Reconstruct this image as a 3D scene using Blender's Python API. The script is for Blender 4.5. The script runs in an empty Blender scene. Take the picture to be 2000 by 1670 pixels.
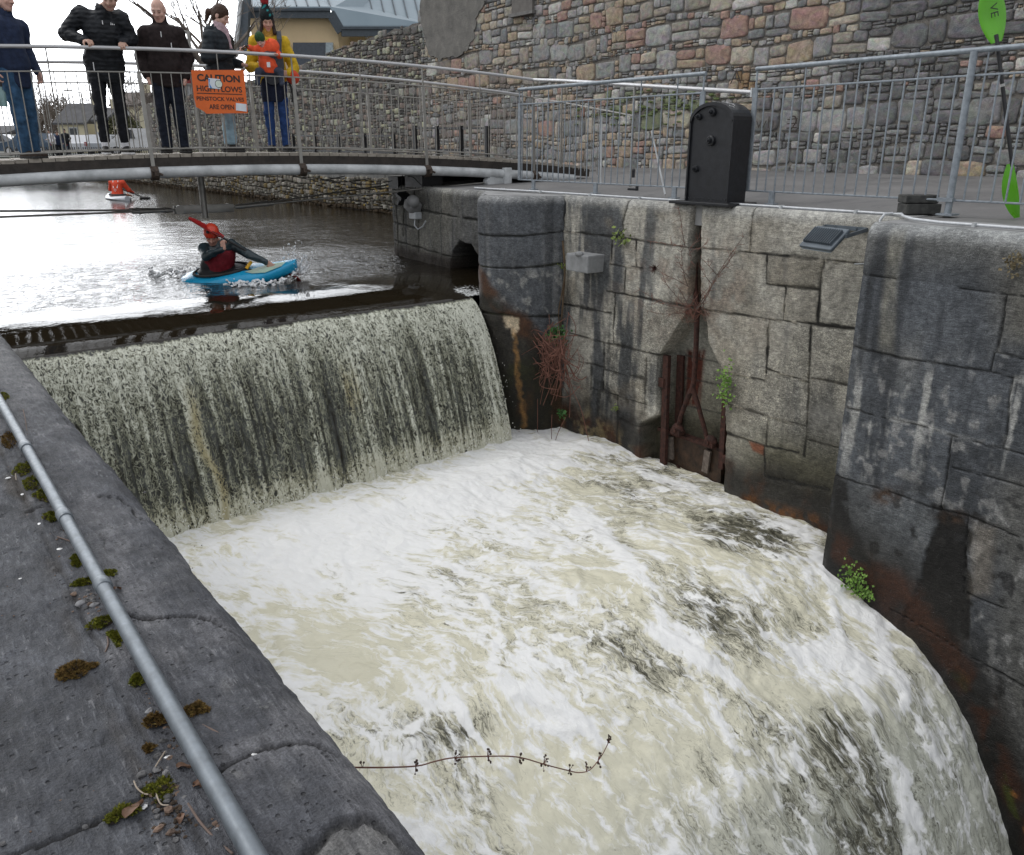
import bpy, bmesh, math, random
import numpy as np
from mathutils import Vector, Matrix, Quaternion
R = math.radians
rnd = random.Random(7)
SC = bpy.context.scene
COL = SC.collection
# ---------------------------------------------------------------- camera geometry
FPX = 1600.0; HOR = 288.0
PIT = math.atan((835 - HOR) / FPX); sp_, cp_ = math.sin(PIT), math.cos(PIT)
YAW = R(37.5); sy_, cy_ = math.sin(YAW), math.cos(YAW)
def ray(u, v):
    r = u - 1000; w = 835 - v
    f = FPX * cp_ + w * sp_; up = w * cp_ - FPX * sp_
    return (sy_ * f + cy_ * r, cy_ * f - sy_ * r, up)
def on(u, v, x=None, y=None, z=None, line=None, d=None):
    """point where the sight line of a photo pixel meets a plane of the place"""
    a = ray(u, v)
    if x is not None: t = x / a[0]
    elif y is not None: t = y / a[1]
    elif z is not None: t = z / a[2]
    elif line is not None: t = line[0] / (a[1] - line[1] * a[0])
    else: t = d / FPX
    return Vector((a[0] * t, a[1] * t, a[2] * t))
def proj(x, y, z):
    f = sy_ * x + cy_ * y; r = cy_ * x - sy_ * y
    zc = f * cp_ - z * sp_; up = f * sp_ + z * cp_
    return 1000 + FPX * r / zc, 835 - FPX * up / zc
cam = bpy.data.cameras.new('camera'); cam.sensor_width = 36; cam.lens = 36 * FPX / 2000; cam.clip_start = .05; cam.clip_end = 2000
camo = bpy.data.objects.new('camera', cam); COL.objects.link(camo)
camo.rotation_euler = (R(90) - PIT, 0, -YAW); SC.camera = camo
# ---------------------------------------------------------------- numpy noise
def _h(ix, iy, iz, seed):
    n = (ix.astype(np.int64) * 374761393 + iy.astype(np.int64) * 668265263 + iz.astype(np.int64) * 2147483647 + seed * 974711) & 0xffffffff
    n = ((n ^ (n >> 13)) * 1274126177) & 0xffffffff
    n = ((n ^ (n >> 16)) * 2246822519) & 0xffffffff
    n = n ^ (n >> 15)
    return (n & 0xffffff).astype(np.float64) / 0xffffff
def vn(x, y, z=0.0, seed=0):
    x, y, z = np.broadcast_arrays(np.asarray(x, float), np.asarray(y, float), np.asarray(z, float))
    ix, iy, iz = np.floor(x), np.floor(y), np.floor(z)
    fx, fy, fz = x - ix, y - iy, z - iz
    fx = fx * fx * (3 - 2 * fx); fy = fy * fy * (3 - 2 * fy); fz = fz * fz * (3 - 2 * fz)
    r = 0
    flat = not np.any(fz) 
    for dz in ((0,) if flat else (0, 1)):
        wz = (fz if dz else 1 - fz)
        for dy in (0, 1):
            wy = fy if dy else 1 - fy
            for dx in (0, 1):
                wx = fx if dx else 1 - fx
                r = r + wx * wy * wz * _h(ix + dx, iy + dy, iz + dz, seed)
    return r * 2 - 1
def fbm(x, y, z=0.0, o=4, seed=0, gain=.5):
    a = 1; s = 0; t = 0; f = 1
    for k in range(o):
        s = s + a * vn(np.asarray(x) * f + 17.3 * k, np.asarray(y) * f + 5.1 * k, np.asarray(z) * f, seed + k); t += a; a *= gain; f *= 2.03
    return s / t
def sst(a, b, x):
    t = np.clip((x - a) / (b - a), 0, 1); return t * t * (3 - 2 * t)
def seg_dist(px, py, pts):
    d = np.full(np.shape(px), 1e9)
    for (ax, ay), (bx, by) in zip(pts[:-1], pts[1:]):
        vx, vy = bx - ax, by - ay; L = vx * vx + vy * vy + 1e-12
        t = np.clip(((px - ax) * vx + (py - ay) * vy) / L, 0, 1)
        d = np.minimum(d, np.hypot(px - ax - t * vx, py - ay - t * vy))
    return d
def in_poly(px, py, pts):
    c = np.zeros(np.shape(px), bool); n = len(pts)
    for i in range(n):
        ax, ay = pts[i]; bx, by = pts[(i + 1) % n]
        if ay == by: continue
        k = ((ay > py) != (by > py)) & (px < (bx - ax) * (py - ay) / (by - ay) + ax)
        c ^= k
    return c
def poly_mask(px, py, pts, soft):
    """1 inside, 0 outside, soft edge"""
    d = seg_dist(px, py, list(pts) + [pts[0]]); s = np.where(in_poly(px, py, pts), d, -d)
    return sst(-soft, soft, s)
# ---------------------------------------------------------------- objects
def tag(o, label=None, cat=None, group=None, kind=None):
    if label: o['label'] = label
    if cat: o['category'] = cat
    if group: o['group'] = group
    if kind: o['kind'] = kind
    return o
def empty(name, loc=(0, 0, 0), rz=0):
    o = bpy.data.objects.new(name, None); COL.objects.link(o); o.location = loc; o.rotation_euler = (0, 0, rz); o.empty_display_size = .1
    return o
def link(name, me, mat=None, parent=None, loc=None, rot=None):
    o = bpy.data.objects.new(name, me); COL.objects.link(o)
    if mat is not None:
        for m in (mat if isinstance(mat, (list, tuple)) else [mat]): me.materials.append(m)
    if parent is not None: o.parent = parent
    if loc is not None: o.location = loc
    if rot is not None: o.rotation_euler = rot
    return o
def kids(o): return [c for c in bpy.data.objects if c.parent == o]
def copy_tree(o, parent=None, ch=None):
    c = o.copy(); COL.objects.link(c)
    if parent is not None: c.parent = parent
    for k in kids(o): copy_tree(k, c)
    return c
def np_mesh(name, V, Fq, attrs=None, smooth=True):
    """V (n,3), Fq (m,k) uniform faces"""
    me = bpy.data.meshes.new(name); V = np.ascontiguousarray(V, np.float32); Fq = np.ascontiguousarray(Fq, np.int32)
    n, k = Fq.shape
    me.vertices.add(len(V)); me.vertices.foreach_set('co', V.ravel())
    me.loops.add(n * k); me.loops.foreach_set('vertex_index', Fq.ravel())
    me.polygons.add(n); me.polygons.foreach_set('loop_start', np.arange(0, n * k, k, dtype=np.int32))
    if smooth: me.polygons.foreach_set('use_smooth', np.ones(n, bool))
    me.update(calc_edges=True); 
    for an, a in (attrs or {}).items(): set_attr(me, an, a)
    return me
def set_attr(me, an, a):
    a = np.asarray(a, np.float32)
    if a.ndim == 2 and a.shape[1] >= 3:
        at = me.attributes.new(an, 'FLOAT_COLOR', 'POINT')
        if a.shape[1] == 3: a = np.hstack([a, np.ones((len(a), 1), np.float32)])
        at.data.foreach_set('color', np.ascontiguousarray(a).ravel())
    else:
        at = me.attributes.new(an, 'FLOAT', 'POINT'); at.data.foreach_set('value', np.ascontiguousarray(a).ravel())
def grid_faces(n, m, flip=False):
    i = np.arange(n - 1)[:, None] * m + np.arange(m - 1)[None, :]
    q = np.stack([i, i + m, i + m + 1, i + 1], -1).reshape(-1, 4)
    return q[:, ::-1] if flip else q
def grid(name, X, Y, Z, mat, attrs=None, parent=None, flip=False):
    n, m = X.shape
    at = {k: (a.reshape(-1, a.shape[-1]) if a.ndim == 3 else a.ravel()) for k, a in (attrs or {}).items()}
    return link(name, np_mesh(name, np.stack([X, Y, Z], -1).reshape(-1, 3), grid_faces(n, m, flip), at), mat, parent)
class MB:
    """collects boxes, tubes, lathes ... into one mesh"""
    def __init__(s): s.v = []; s.f = []; s.c = []; s.col = (1, 1, 1); s.mi = []; s.m = 0
    def add(s, vs, fs):
        b = len(s.v); s.v += [tuple(v) for v in vs]; s.c += [s.col] * len(vs)
        s.f += [tuple(b + i for i in f) for f in fs]; s.mi += [s.m] * len(fs); return b
    def box(s, c, d, M=None, bev=0.0):
        x, y, z = d[0] / 2, d[1] / 2, d[2] / 2
        if bev <= 0:
            vs = [Vector((sx * x, sy * y, sz * z)) for sx in (-1, 1) for sy in (-1, 1) for sz in (-1, 1)]
            fs = [(0, 1, 3, 2), (4, 6, 7, 5), (0, 4, 5, 1), (2, 3, 7, 6), (0, 2, 6, 4), (1, 5, 7, 3)]
        else:
            b = min(bev, x * .9, y * .9, z * .9); bm = bmesh.new(); bmesh.ops.create_cube(bm, size=1)
            for v in bm.verts: v.co = Vector((v.co.x * 2 * x, v.co.y * 2 * y, v.co.z * 2 * z))
            bmesh.ops.bevel(bm, geom=bm.edges[:], offset=b, segments=2, affect='EDGES', profile=.5)
            bm.verts.index_update(); vs = [v.co.copy() for v in bm.verts]; fs = [tuple(v.index for v in f.verts) for f in bm.faces]; bm.free()
        c = Vector(c)
        if M is not None: vs = [M @ v for v in vs]
        s.add([v + c for v in vs], fs); return s
    def bar(s, a, b, w, h, up=(0, 0, 1)):
        a, b = Vector(a), Vector(b); d = b - a; L = d.length; d.normalize(); u = Vector(up)
        if abs(d.dot(u)) > .98: u = Vector((0, 1, 0))
        sx = d.cross(u).normalized(); u = sx.cross(d)
        M = Matrix((sx, d, u)).transposed()
        return s.box((a + b) / 2, (w, L, h), M)
    def tube(s, pts, r, n=8, cap=True, up=None):
        pts = [Vector(p) for p in pts]; k = len(pts); rs = r if isinstance(r, (list, tuple)) else [r] * k
        ring = []; prev = None
        for i, p in enumerate(pts):
            d = (pts[min(i + 1, k - 1)] - pts[max(i - 1, 0)])
            if d.length < 1e-9: d = Vector((0, 0, 1))
            d.normalize()
            if prev is None:
                a = Vector((0, 0, 1)) if abs(d.z) < .9 else Vector((1, 0, 0)); a = (a - d * a.dot(d)).normalized()
            else:
                a = prev - d * prev.dot(d)
                a = a.normalized() if a.length > 1e-6 else d.orthogonal().normalized()
            prev = a; b = d.cross(a)
            ring.append([p + (a * math.cos(2 * math.pi * j / n) + b * math.sin(2 * math.pi * j / n)) * rs[i] for j in range(n)])
        vs = [v for q in ring for v in q]
        fs = [(i * n + j, i * n + (j + 1) % n, (i + 1) * n + (j + 1) % n, (i + 1) * n + j) for i in range(k - 1) for j in range(n)]
        if cap: fs += [tuple(range(n - 1, -1, -1)), tuple((k - 1) * n + j for j in range(n))]
        s.add(vs, fs); return s
    def sphere(s, c, r, n=10, m=7, M=None):
        c = Vector(c); r = r if isinstance(r, (tuple, list, Vector)) else (r, r, r); vs = []
        for i in range(m + 1):
            t = math.pi * i / m
            for j in range(n):
                p = 2 * math.pi * j / n; q = Vector((r[0] * math.sin(t) * math.cos(p), r[1] * math.sin(t) * math.sin(p), r[2] * math.cos(t)))
                vs.append(c + (M @ q if M is not None else q))
        fs = [(i * n + j, (i + 1) * n + j, (i + 1) * n + (j + 1) % n, i * n + (j + 1) % n) for i in range(m) for j in range(n)]
        s.add(vs, fs); return s
    def prism(s, poly, a, b):
        """poly: list of 3D points; extruded by vector b-a style offset 'a'->'b' (vectors)"""
        n = len(poly); a, b = Vector(a), Vector(b)
        vs = [Vector(p) + a for p in poly] + [Vector(p) + b for p in poly]
        fs = [tuple(range(n - 1, -1, -1)), tuple(range(n, 2 * n))] + [(i, (i + 1) % n, n + (i + 1) % n, n + i) for i in range(n)]
        s.add(vs, fs); return s
    def loft(s, rings, cap=True):
        n = len(rings[0]); k = len(rings); vs = [p for q in rings for p in q]
        fs = [(i * n + j, i * n + (j + 1) % n, (i + 1) * n + (j + 1) % n, (i + 1) * n + j) for i in range(k - 1) for j in range(n)]
        if cap: fs += [tuple(range(n - 1, -1, -1)), tuple((k - 1) * n + j for j in range(n))]
        s.add(vs, fs); return s
    def quad(s, *p): s.add(p, [tuple(range(len(p)))]); return s
    def build(s, name, mat, parent=None, smooth=None, loc=None, rot=None, origin=None):
        me = bpy.data.meshes.new(name)
        vs = s.v if origin is None else [(v[0] - origin[0], v[1] - origin[1], v[2] - origin[2]) for v in s.v]
        me.from_pydata(vs, [], s.f)
        me.polygons.foreach_set('material_index', s.mi)
        set_attr(me, 'Col', np.array(s.c, np.float32).reshape(-1, 3))
        bm = bmesh.new(); bm.from_mesh(me); bmesh.ops.recalc_face_normals(bm, faces=bm.faces[:]); bm.to_mesh(me); bm.free()
        if smooth is not None:
            me.polygons.foreach_set('use_smooth', np.ones(len(me.polygons), bool))
            try: me.set_sharp_from_angle(angle=R(smooth))
            except Exception: pass
        return link(name, me, mat, parent, loc if loc is not None else origin, rot)
# ---------------------------------------------------------------- node materials
class NT:
    def __init__(s, name, rough=.7, metal=0.0, spec=.5):
        s.m = bpy.data.materials.new(name); s.m.use_nodes = True; s.t = s.m.node_tree; s.t.nodes.clear()
        s.out = s.t.nodes.new('ShaderNodeOutputMaterial'); s.b = s.t.nodes.new('ShaderNodeBsdfPrincipled')
        s.t.links.new(s.b.outputs[0], s.out.inputs[0])
        s.set('Roughness', rough); s.set('Metallic', metal); s.set('Specular IOR Level', spec)
        s._o = None
    def plug(s, sock, v):
        if isinstance(v, bpy.types.NodeSocket): s.t.links.new(v, sock)
        elif isinstance(v, (tuple, list)): sock.default_value = tuple(v) + ((1,) if len(v) == 3 and sock.type == 'RGBA' else ())
        else: sock.default_value = v if sock.type != 'RGBA' else (v, v, v, 1)
    def set(s, k, v): s.plug(s.b.inputs[k], v); return s
    def nd(s, typ, ins=None, out=0, **props):
        n = s.t.nodes.new('ShaderNode' + typ)
        for k, v in props.items(): setattr(n, k, v)
        for k, v in (ins or {}).items(): s.plug(n.inputs[k], v)
        return n.outputs[out]
    @property
    def obj(s):
        if s._o is None: s._o = s.nd('TexCoord', out='Object')
        return s._o
    def geo(s): return s.nd('NewGeometry', out='Position')
    def scl(s, vec, v): return s.nd('VectorMath', {0: vec, 1: v}, operation='MULTIPLY')
    def noise(s, scale, detail=3, rough=.55, dist=0.0, vec=None, out='Fac'):
        return s.nd('TexNoise', {'Vector': vec if vec is not None else s.obj, 'Scale': scale, 'Detail': detail, 'Roughness': rough, 'Distortion': dist}, out=out)
    def vor(s, scale, vec=None, feature='F1', out='Distance', rnd_=1.0):
        return s.nd('TexVoronoi', {'Vector': vec if vec is not None else s.obj, 'Scale': scale, 'Randomness': rnd_}, out=out, feature=feature)
    def attr(s, name, out='Fac'): return s.nd('Attribute', out=out, attribute_name=name)
    def mth(s, op, a, b=0.0, c=None, clamp=False):
        ins = {0: a, 1: b}
        if c is not None: ins[2] = c
        return s.nd('Math', ins, operation=op, use_clamp=clamp)
    def rng(s, v, a, b, c=0.0, d=1.0): return s.nd('MapRange', {'Value': v, 'From Min': a, 'From Max': b, 'To Min': c, 'To Max': d}, clamp=True)
    def sst(s, v, a, b): return s.nd('MapRange', {'Value': v, 'From Min': a, 'From Max': b}, clamp=True, interpolation_type='SMOOTHSTEP')
    def mix(s, f, a, b, bt='MIX'):
        n = s.t.nodes.new('ShaderNodeMix'); n.data_type = 'RGBA'; n.blend_type = bt
        s.plug(n.inputs['Factor'], f); s.plug(n.inputs[6], a); s.plug(n.inputs[7], b); return n.outputs[2]
    def ramp(s, f, pts):
        n = s.t.nodes.new('ShaderNodeValToRGB'); s.plug(n.inputs[0], f); e = n.color_ramp.elements
        while len(e) > 1: e.remove(e[0])
        e[0].position = pts[0][0]; e[0].color = tuple(pts[0][1]) + (1,)
        for p, c in pts[1:]:
            q = e.new(p); q.color = tuple(c) + (1,)
        return n.outputs[0]
    def bump(s, h, strength=.5, dist=.01, normal=None):
        ins = {'Height': h, 'Strength': strength, 'Distance': dist}
        if normal is not None: ins['Normal'] = normal
        o = s.nd('Bump', ins, out='Normal'); s.set('Normal', o); return o
def simple(name, col, rough=.6, metal=0.0, var=.25, scale=8, bump=0.0, bscale=60, bdist=.003, spec=.5, col2=None, usecol=False):
    """base colour with procedural mottling (and optionally the mesh's own colour attribute)"""
    n = NT(name, rough, metal, spec); f = n.noise(scale, 5, .6)
    a = tuple(c * (1 - var) for c in col); b = col2 or tuple(min(1, c * (1 + var)) for c in col)
    c = n.mix(n.rng(f, .3, .7), a, b)
    if usecol: c = n.mix(1.0, c, n.attr('Col', 'Color'), 'MULTIPLY')
    n.set('Base Color', c)
    n.set('Roughness', n.rng(n.noise(scale * 2.3, 3), .3, .7, max(.02, rough - .1), min(1, rough + .1)))
    if bump: n.bump(n.noise(bscale, 4), bump, bdist)
    return n.m
# ---------------------------------------------------------------- light
SC.view_settings.view_transform = 'Standard'; SC.view_settings.look = 'None'; SC.view_settings.gamma = 1
SC.view_settings.exposure = EXPOSURE if 'EXPOSURE' in globals() else 0.0
W = bpy.data.worlds.new('World'); SC.world = W; W.use_nodes = True
wt = W.node_tree; wt.nodes.clear()
wo = wt.nodes.new('ShaderNodeOutputWorld'); bg = wt.nodes.new('ShaderNodeBackground'); sky = wt.nodes.new('ShaderNodeTexSky')
sky.sky_type = 'NISHITA'; sky.sun_disc = False; sky.sun_elevation = R(52); sky.sun_rotation = R(-40); sky.air_density = 1.6; sky.dust_density = 4.0
# an overcast sky: the cloud layer takes the blue out of the sky light and evens it out
hs = wt.nodes.new('ShaderNodeHueSaturation'); hs.inputs['Saturation'].default_value = .12
wm = wt.nodes.new('ShaderNodeMix'); wm.data_type = 'RGBA'; wm.inputs[0].default_value = .62
tc = wt.nodes.new('ShaderNodeTexCoord'); cn = wt.nodes.new('ShaderNodeTexNoise'); cn.inputs['Scale'].default_value = 2.2; cn.inputs['Detail'].default_value = 5
cr = wt.nodes.new('ShaderNodeMapRange'); cr.inputs['From Min'].default_value = .3; cr.inputs['From Max'].default_value = .7; cr.inputs['To Min'].default_value = .88; cr.inputs['To Max'].default_value = 1.1
cm = wt.nodes.new('ShaderNodeMix'); cm.data_type = 'RGBA'; cm.blend_type = 'MULTIPLY'; cm.inputs[0].default_value = 1
wt.links.new(tc.outputs['Generated'], cn.inputs['Vector']); wt.links.new(cn.outputs[0], cr.inputs[0])
wt.links.new(sky.outputs[0], hs.inputs['Color']); wt.links.new(hs.outputs[0], wm.inputs[6]); wm.inputs[7].default_value = (9.2, 9.5, 10.0, 1)
wt.links.new(wm.outputs[2], cm.inputs[6]); wt.links.new(cr.outputs[0], cm.inputs[7])
# glow added low in the upstream sky, so the canal water reflects whiter
nv = wt.nodes.new('ShaderNodeVectorMath'); nv.operation = 'DOT_PRODUCT'; wt.links.new(tc.outputs['Generated'], nv.inputs[0]); nv.inputs[1].default_value = Vector((.10, .97, .15)).normalized()
gr = wt.nodes.new('ShaderNodeMapRange'); gr.interpolation_type = 'SMOOTHSTEP'; wt.links.new(nv.outputs['Value'], gr.inputs[0]); gr.inputs[1].default_value = .86; gr.inputs[2].default_value = 1.0; gr.inputs[3].default_value = 1.0; gr.inputs[4].default_value = 4.6
gm = wt.nodes.new('ShaderNodeVectorMath'); gm.operation = 'SCALE'; wt.links.new(cm.outputs[2], gm.inputs[0]); wt.links.new(gr.outputs[0], gm.inputs['Scale'])
wt.links.new(gm.outputs[0], bg.inputs[0]); bg.inputs[1].default_value = .12; wt.links.new(bg.outputs[0], wo.inputs[0])
sun = bpy.data.lights.new('sun', 'SUN'); sun.energy = .7; sun.angle = R(25); sun.color = (1, .97, .92)
so = bpy.data.objects.new('sun', sun); COL.objects.link(so); so.location = (0, 0, 20)
_sd = Vector((math.sin(R(-40)) * math.cos(R(52)), math.cos(R(-40)) * math.cos(R(52)), math.sin(R(52))))
so.rotation_euler = (-_sd).to_track_quat('-Z', 'Y').to_euler()
# ---------------------------------------------------------------- water
ZW = -1.64           # canal level above the weir (camera height is 0, the quays lie at -0.55)
ZQ = -0.55
XL, XR = 0.28, 5.87  # the weir between the two lock walls
def crest_y(x): return 8.40 + .045 * (np.asarray(x) - 3.5)
def pchip(xs, ys, x):
    xs, ys = np.array(xs, float), np.array(ys, float); h = np.diff(xs); d = np.diff(ys) / h
    m = np.zeros(len(xs)); m[0], m[-1] = d[0], d[-1]
    for i in range(1, len(xs) - 1):
        if d[i - 1] * d[i] > 0:
            w1, w2 = 2 * h[i] + h[i - 1], h[i] + 2 * h[i - 1]; m[i] = (w1 + w2) / (w1 / d[i - 1] + w2 / d[i])
    i = np.clip(np.searchsorted(xs, x) - 1, 0, len(xs) - 2); t = (x - xs[i]) / h[i]
    return ((2 * t ** 3 - 3 * t ** 2 + 1) * ys[i] + (t ** 3 - 2 * t ** 2 + t) * h[i] * m[i] + (-2 * t ** 3 + 3 * t ** 2) * ys[i + 1] + (t ** 3 - t ** 2) * h[i] * m[i + 1])
def mat_canal():
    n = NT('canal_water', .04, 0, .5); n.set('IOR', 1.333)
    fo = n.attr('foam'); rp = n.attr('ripple')
    nf = n.noise(28, 4, .65)
    fm = n.sst(n.mth('ADD', fo, n.mth('MULTIPLY', n.mth('SUBTRACT', nf, .5), .9)), .42, .62)
    n.set('Base Color', n.mix(fm, (.016, .012, .007), (.72, .74, .74)))
    n.set('Roughness', n.mth('ADD', .03, n.mth('MULTIPLY', fm, .6)))
    v1 = n.scl(n.obj, (1.0, 1.0, 1.0))
    h = n.mth('ADD', n.mth('MULTIPLY', n.noise(5.0, 4, .6, .4, v1), 1.0), n.mth('MULTIPLY', n.noise(15, 3, .6, .3, v1), .38))
    n.bump(n.mth('MULTIPLY', h, rp), .9, .042)
    return n.m
M_CANAL = mat_canal()
def canal():
    # near sheet, fine, curling over the crest
    xs = np.concatenate([np.arange(-6, .0, .12), np.arange(0, 7.4, .03), np.arange(7.4, 11.6, .12)])
    yy = np.concatenate([np.arange(0, 1.4, .02), np.arange(1.4, 5.4, .04), np.arange(5.4, 12, .15)])
    X, D = np.meshgrid(xs, yy); Y = crest_y(np.clip(X, XL, XR)) + D
    Z = ZW - pchip([0, .18, .35, .6, .9, 1.1, 1.35, 20], [.135, .094, .066, .036, .015, .006, 0.0, 0.0], D)
    kx, ky = 3.9, 10.95
    rr = np.hypot(X - kx + .1, (Y - ky) * 1.2)
    rip = sst(1.0, 2.0, D) * (.16 + .84 * sst(3.0, .8, np.abs(rr - 1.5))) * sst(-8, 5, X + (Y - 9))
    rip = rip + .25 * sst(5.2, 7.0, X) * sst(1.0, 2.0, D) + .045
    Z = Z + .018 * rip * fbm(X * 2.6, Y * 3.2, 0, 3, 5) + .004 * fbm(X * 1.3, Y * 3, 0, 2, 9) * sst(.1, 1, D)
    # wash round the kayak's two ends
    b1 = np.exp(-(((X - 3.1) / .34) ** 2 + ((Y - 11.35) / .3) ** 2)); b2 = np.exp(-(((X - 4.72) / .2) ** 2 + ((Y - 10.75) / .22) ** 2))
    b3 = np.exp(-(((X - 4.1 - (Y - 10.6) * .2) / .62) ** 2 + ((Y - 10.52) / .09) ** 2))
    w = np.clip(b1 + b2 + b3 * .8, 0, 1)
    Z = Z + (.05 * b1 + .05 * b2 + .02 * b3) * (.55 + .75 * fbm(X * 9, Y * 9, 0, 3, 21))
    foam = w * (.28 + .75 * np.abs(fbm(X * 7, Y * 9, 0, 4, 33)) * 1.6) - .05
    edge = sst(5.60, 5.86, X + .10 * fbm(X * 7, Y * 7, 0, 3, 35)) * sst(.70, .1, D + .2 * fbm(X * 6, Y * 6, 0, 3, 36)); foam = np.maximum(foam, edge * .54)
    o = grid('canal_water', X, Y, Z, M_CANAL, {'foam': foam, 'ripple': rip}); tag(o, kind='structure')
    # the rest of the basin, out to the far end
    xs = np.concatenate([np.linspace(-90, -6, 40), np.linspace(-5, 11.6, 34)]); yy = np.concatenate([np.arange(19.5, 40, .5), np.linspace(40, 66, 20)])
    X, Y = np.meshgrid(xs, yy); r = .2 + .1 * vn(X * .2, Y * .2, 0, 3)
    o = grid('canal_water', X, Y, np.full(X.shape, ZW - .001), M_CANAL, {'foam': X * 0, 'ripple': r}); tag(o, kind='structure')
    xs = np.linspace(-90, -6, 60); yy = np.linspace(8.2, 19.6, 30); X, Y = np.meshgrid(xs, yy)
    o = grid('canal_water', X, Y, np.full(X.shape, ZW - .001), M_CANAL, {'foam': X * 0, 'ripple': X * 0 + .12}); tag(o, kind='structure')
canal()
def mat_fall():
    n = NT('falling_water', .18, 0, .5); n.set('IOR', 1.333)
    st = n.attr('st', 'Vector'); D = n.attr('dens'); yel = n.attr('yellow')
    warp = n.noise(9, 3, .6, 0, st, 'Color')
    sv = n.nd('VectorMath', {0: st, 1: n.scl(n.nd('VectorMath', {0: warp, 1: (.5, .5, .5)}, operation='SUBTRACT'), (.05, .07, 0))}, operation='ADD')
    a = n.noise(1, 2, .5, 1.1, n.scl(sv, (19, 9.5, 1)))
    b = n.noise(1, 2, .5, 1.3, n.scl(sv, (31, 15, 1)))
    ra = n.mth('SUBTRACT', 1.0, n.mth('MULTIPLY', n.mth('ABSOLUTE', n.mth('SUBTRACT', a, .5)), 8.0), clamp=True)
    rb = n.mth('SUBTRACT', 1.0, n.mth('MULTIPLY', n.mth('ABSOLUTE', n.mth('SUBTRACT', b, .5)), 7.5), clamp=True)
    veil = n.noise(1, 4, .6, .3, n.scl(sv, (16, 3.5, 1)))
    fine = n.noise(1, 3, .7, .5, n.scl(sv, (70, 34, 1)))
    rr = n.mth('MAXIMUM', ra, n.mth('MULTIPLY', rb, .9))
    m = n.mth('ADD', n.mth('MULTIPLY', rr, .95), n.mth('MULTIPLY', D, .72))
    m = n.mth('ADD', m, n.mth('MULTIPLY', n.mth('SUBTRACT', veil, .5), .35))
    m = n.mth('ADD', m, n.mth('MULTIPLY', n.mth('SUBTRACT', fine, .5), .28))
    fm = n.sst(m, .68, 1.12)
    on_ = n.sst(D, -.45, -.1)
    fm = n.mth('MULTIPLY', fm, on_)
    pale = n.mix(n.sst(m, 1.0, 1.5), (.27, .275, .20), (.72, .73, .63))
    pale = n.mix(n.mth('MULTIPLY', yel, .8), pale, (.40, .34, .17))
    dark = n.mix(n.sst(veil, .35, .65), (.028, .027, .020), (.085, .09, .085))
    dark = n.mix(on_, (.016, .012, .007), dark)
    n.set('Base Color', n.mix(fm, dark, pale))
    n.set('Roughness', n.mth('ADD', .05, n.mth('MULTIPLY', on_, .4)))
    n.bump(n.mth('MULTIPLY', m, on_), .55, .018)
    return n.m
def fall():
    xs = np.arange(XL - .05, XR + .006, .010); ss = np.arange(0, 2.25, .009)
    drop_t = np.linspace(0, 2.08, 400); run_t = .97 * np.sqrt(drop_t / 1.65 + .012) - .97 * math.sqrt(.012)
    arc = np.concatenate([[0], np.cumsum(np.hypot(np.diff(drop_t), np.diff(run_t)))])
    X, S = np.meshgrid(xs, ss)
    dr = np.interp(S, arc, drop_t); ru = np.interp(S, arc, run_t)
    str_ = fbm(X * 9, S * .35, 0, 4, 11); st2 = fbm(X * 2.2 + S * .2, S * .25, 0, 3, 14)
    fade = sst(.0, .22, S)
    amp = fade * (.35 + .65 * sst(.2, 1.4, S))
    bumpy = .035 * str_ + .02 * st2 + .012 * fbm(X * 26, S * 9, 0, 3, 17)
    Y = crest_y(X) - ru - amp * bumpy; Z = ZW - .135 - dr + 0 * X
    str3 = fbm(X * 34 + .6 * np.sin(S * 2.2 + X * 3), S * .55, 0, 3, 19)
    D = .80 - .50 * sst(.1, 1.2, S) + .34 * str_ * sst(.0, .7, S) + .12 * st2 * sst(.1, .8, S) + .75 * str3 * sst(.12, .95, S)
    D = D + .95 * sst(1.50, 1.95, S + .12 * st2 + .05 * str_) + .55 * sst(5.15, 5.6, X + .10 * st2) * sst(-.1, .4, S) + .08 * sst(.45, .1, X)
    D = D - 1.5 * sst(.075, .0, S + .05 * fbm(X * 4, S * 0, 0, 4, 4) + .014 * vn(X * 45, S * 0, 0, 6)) 
    yel = np.exp(-((X - 2.05 - .1 * S + .04 * np.sin(S * 7)) / .055) ** 2) * sst(.45, .9, S)
    D = D + .42 * yel
    yel = np.maximum(yel, .8 * np.exp(-((X - 3.75) / .22) ** 2 - ((S - .95) / .25) ** 2) * sst(.0, .3, str_)) 
    yel = np.maximum(yel, .30 * sst(1.5, 1.8, S))
    o = grid('falling_water', X, Y, Z, mat_fall(), {'st': np.stack([X, S, X * 0], -1), 'dens': D, 'yellow': np.clip(yel, 0, 1)}); tag(o, kind='structure')
    # the weir's own masonry behind the sheet
    b = MB(); b.box((3.07, 8.62, -3.9), (5.7, .34, 4.0)); o = b.build('weir_wall', simple('wet_masonry', (.05, .048, .04), .4)); tag(o, 'dark masonry weir wall behind the falling water sheet', 'weir')
fall()
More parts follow.
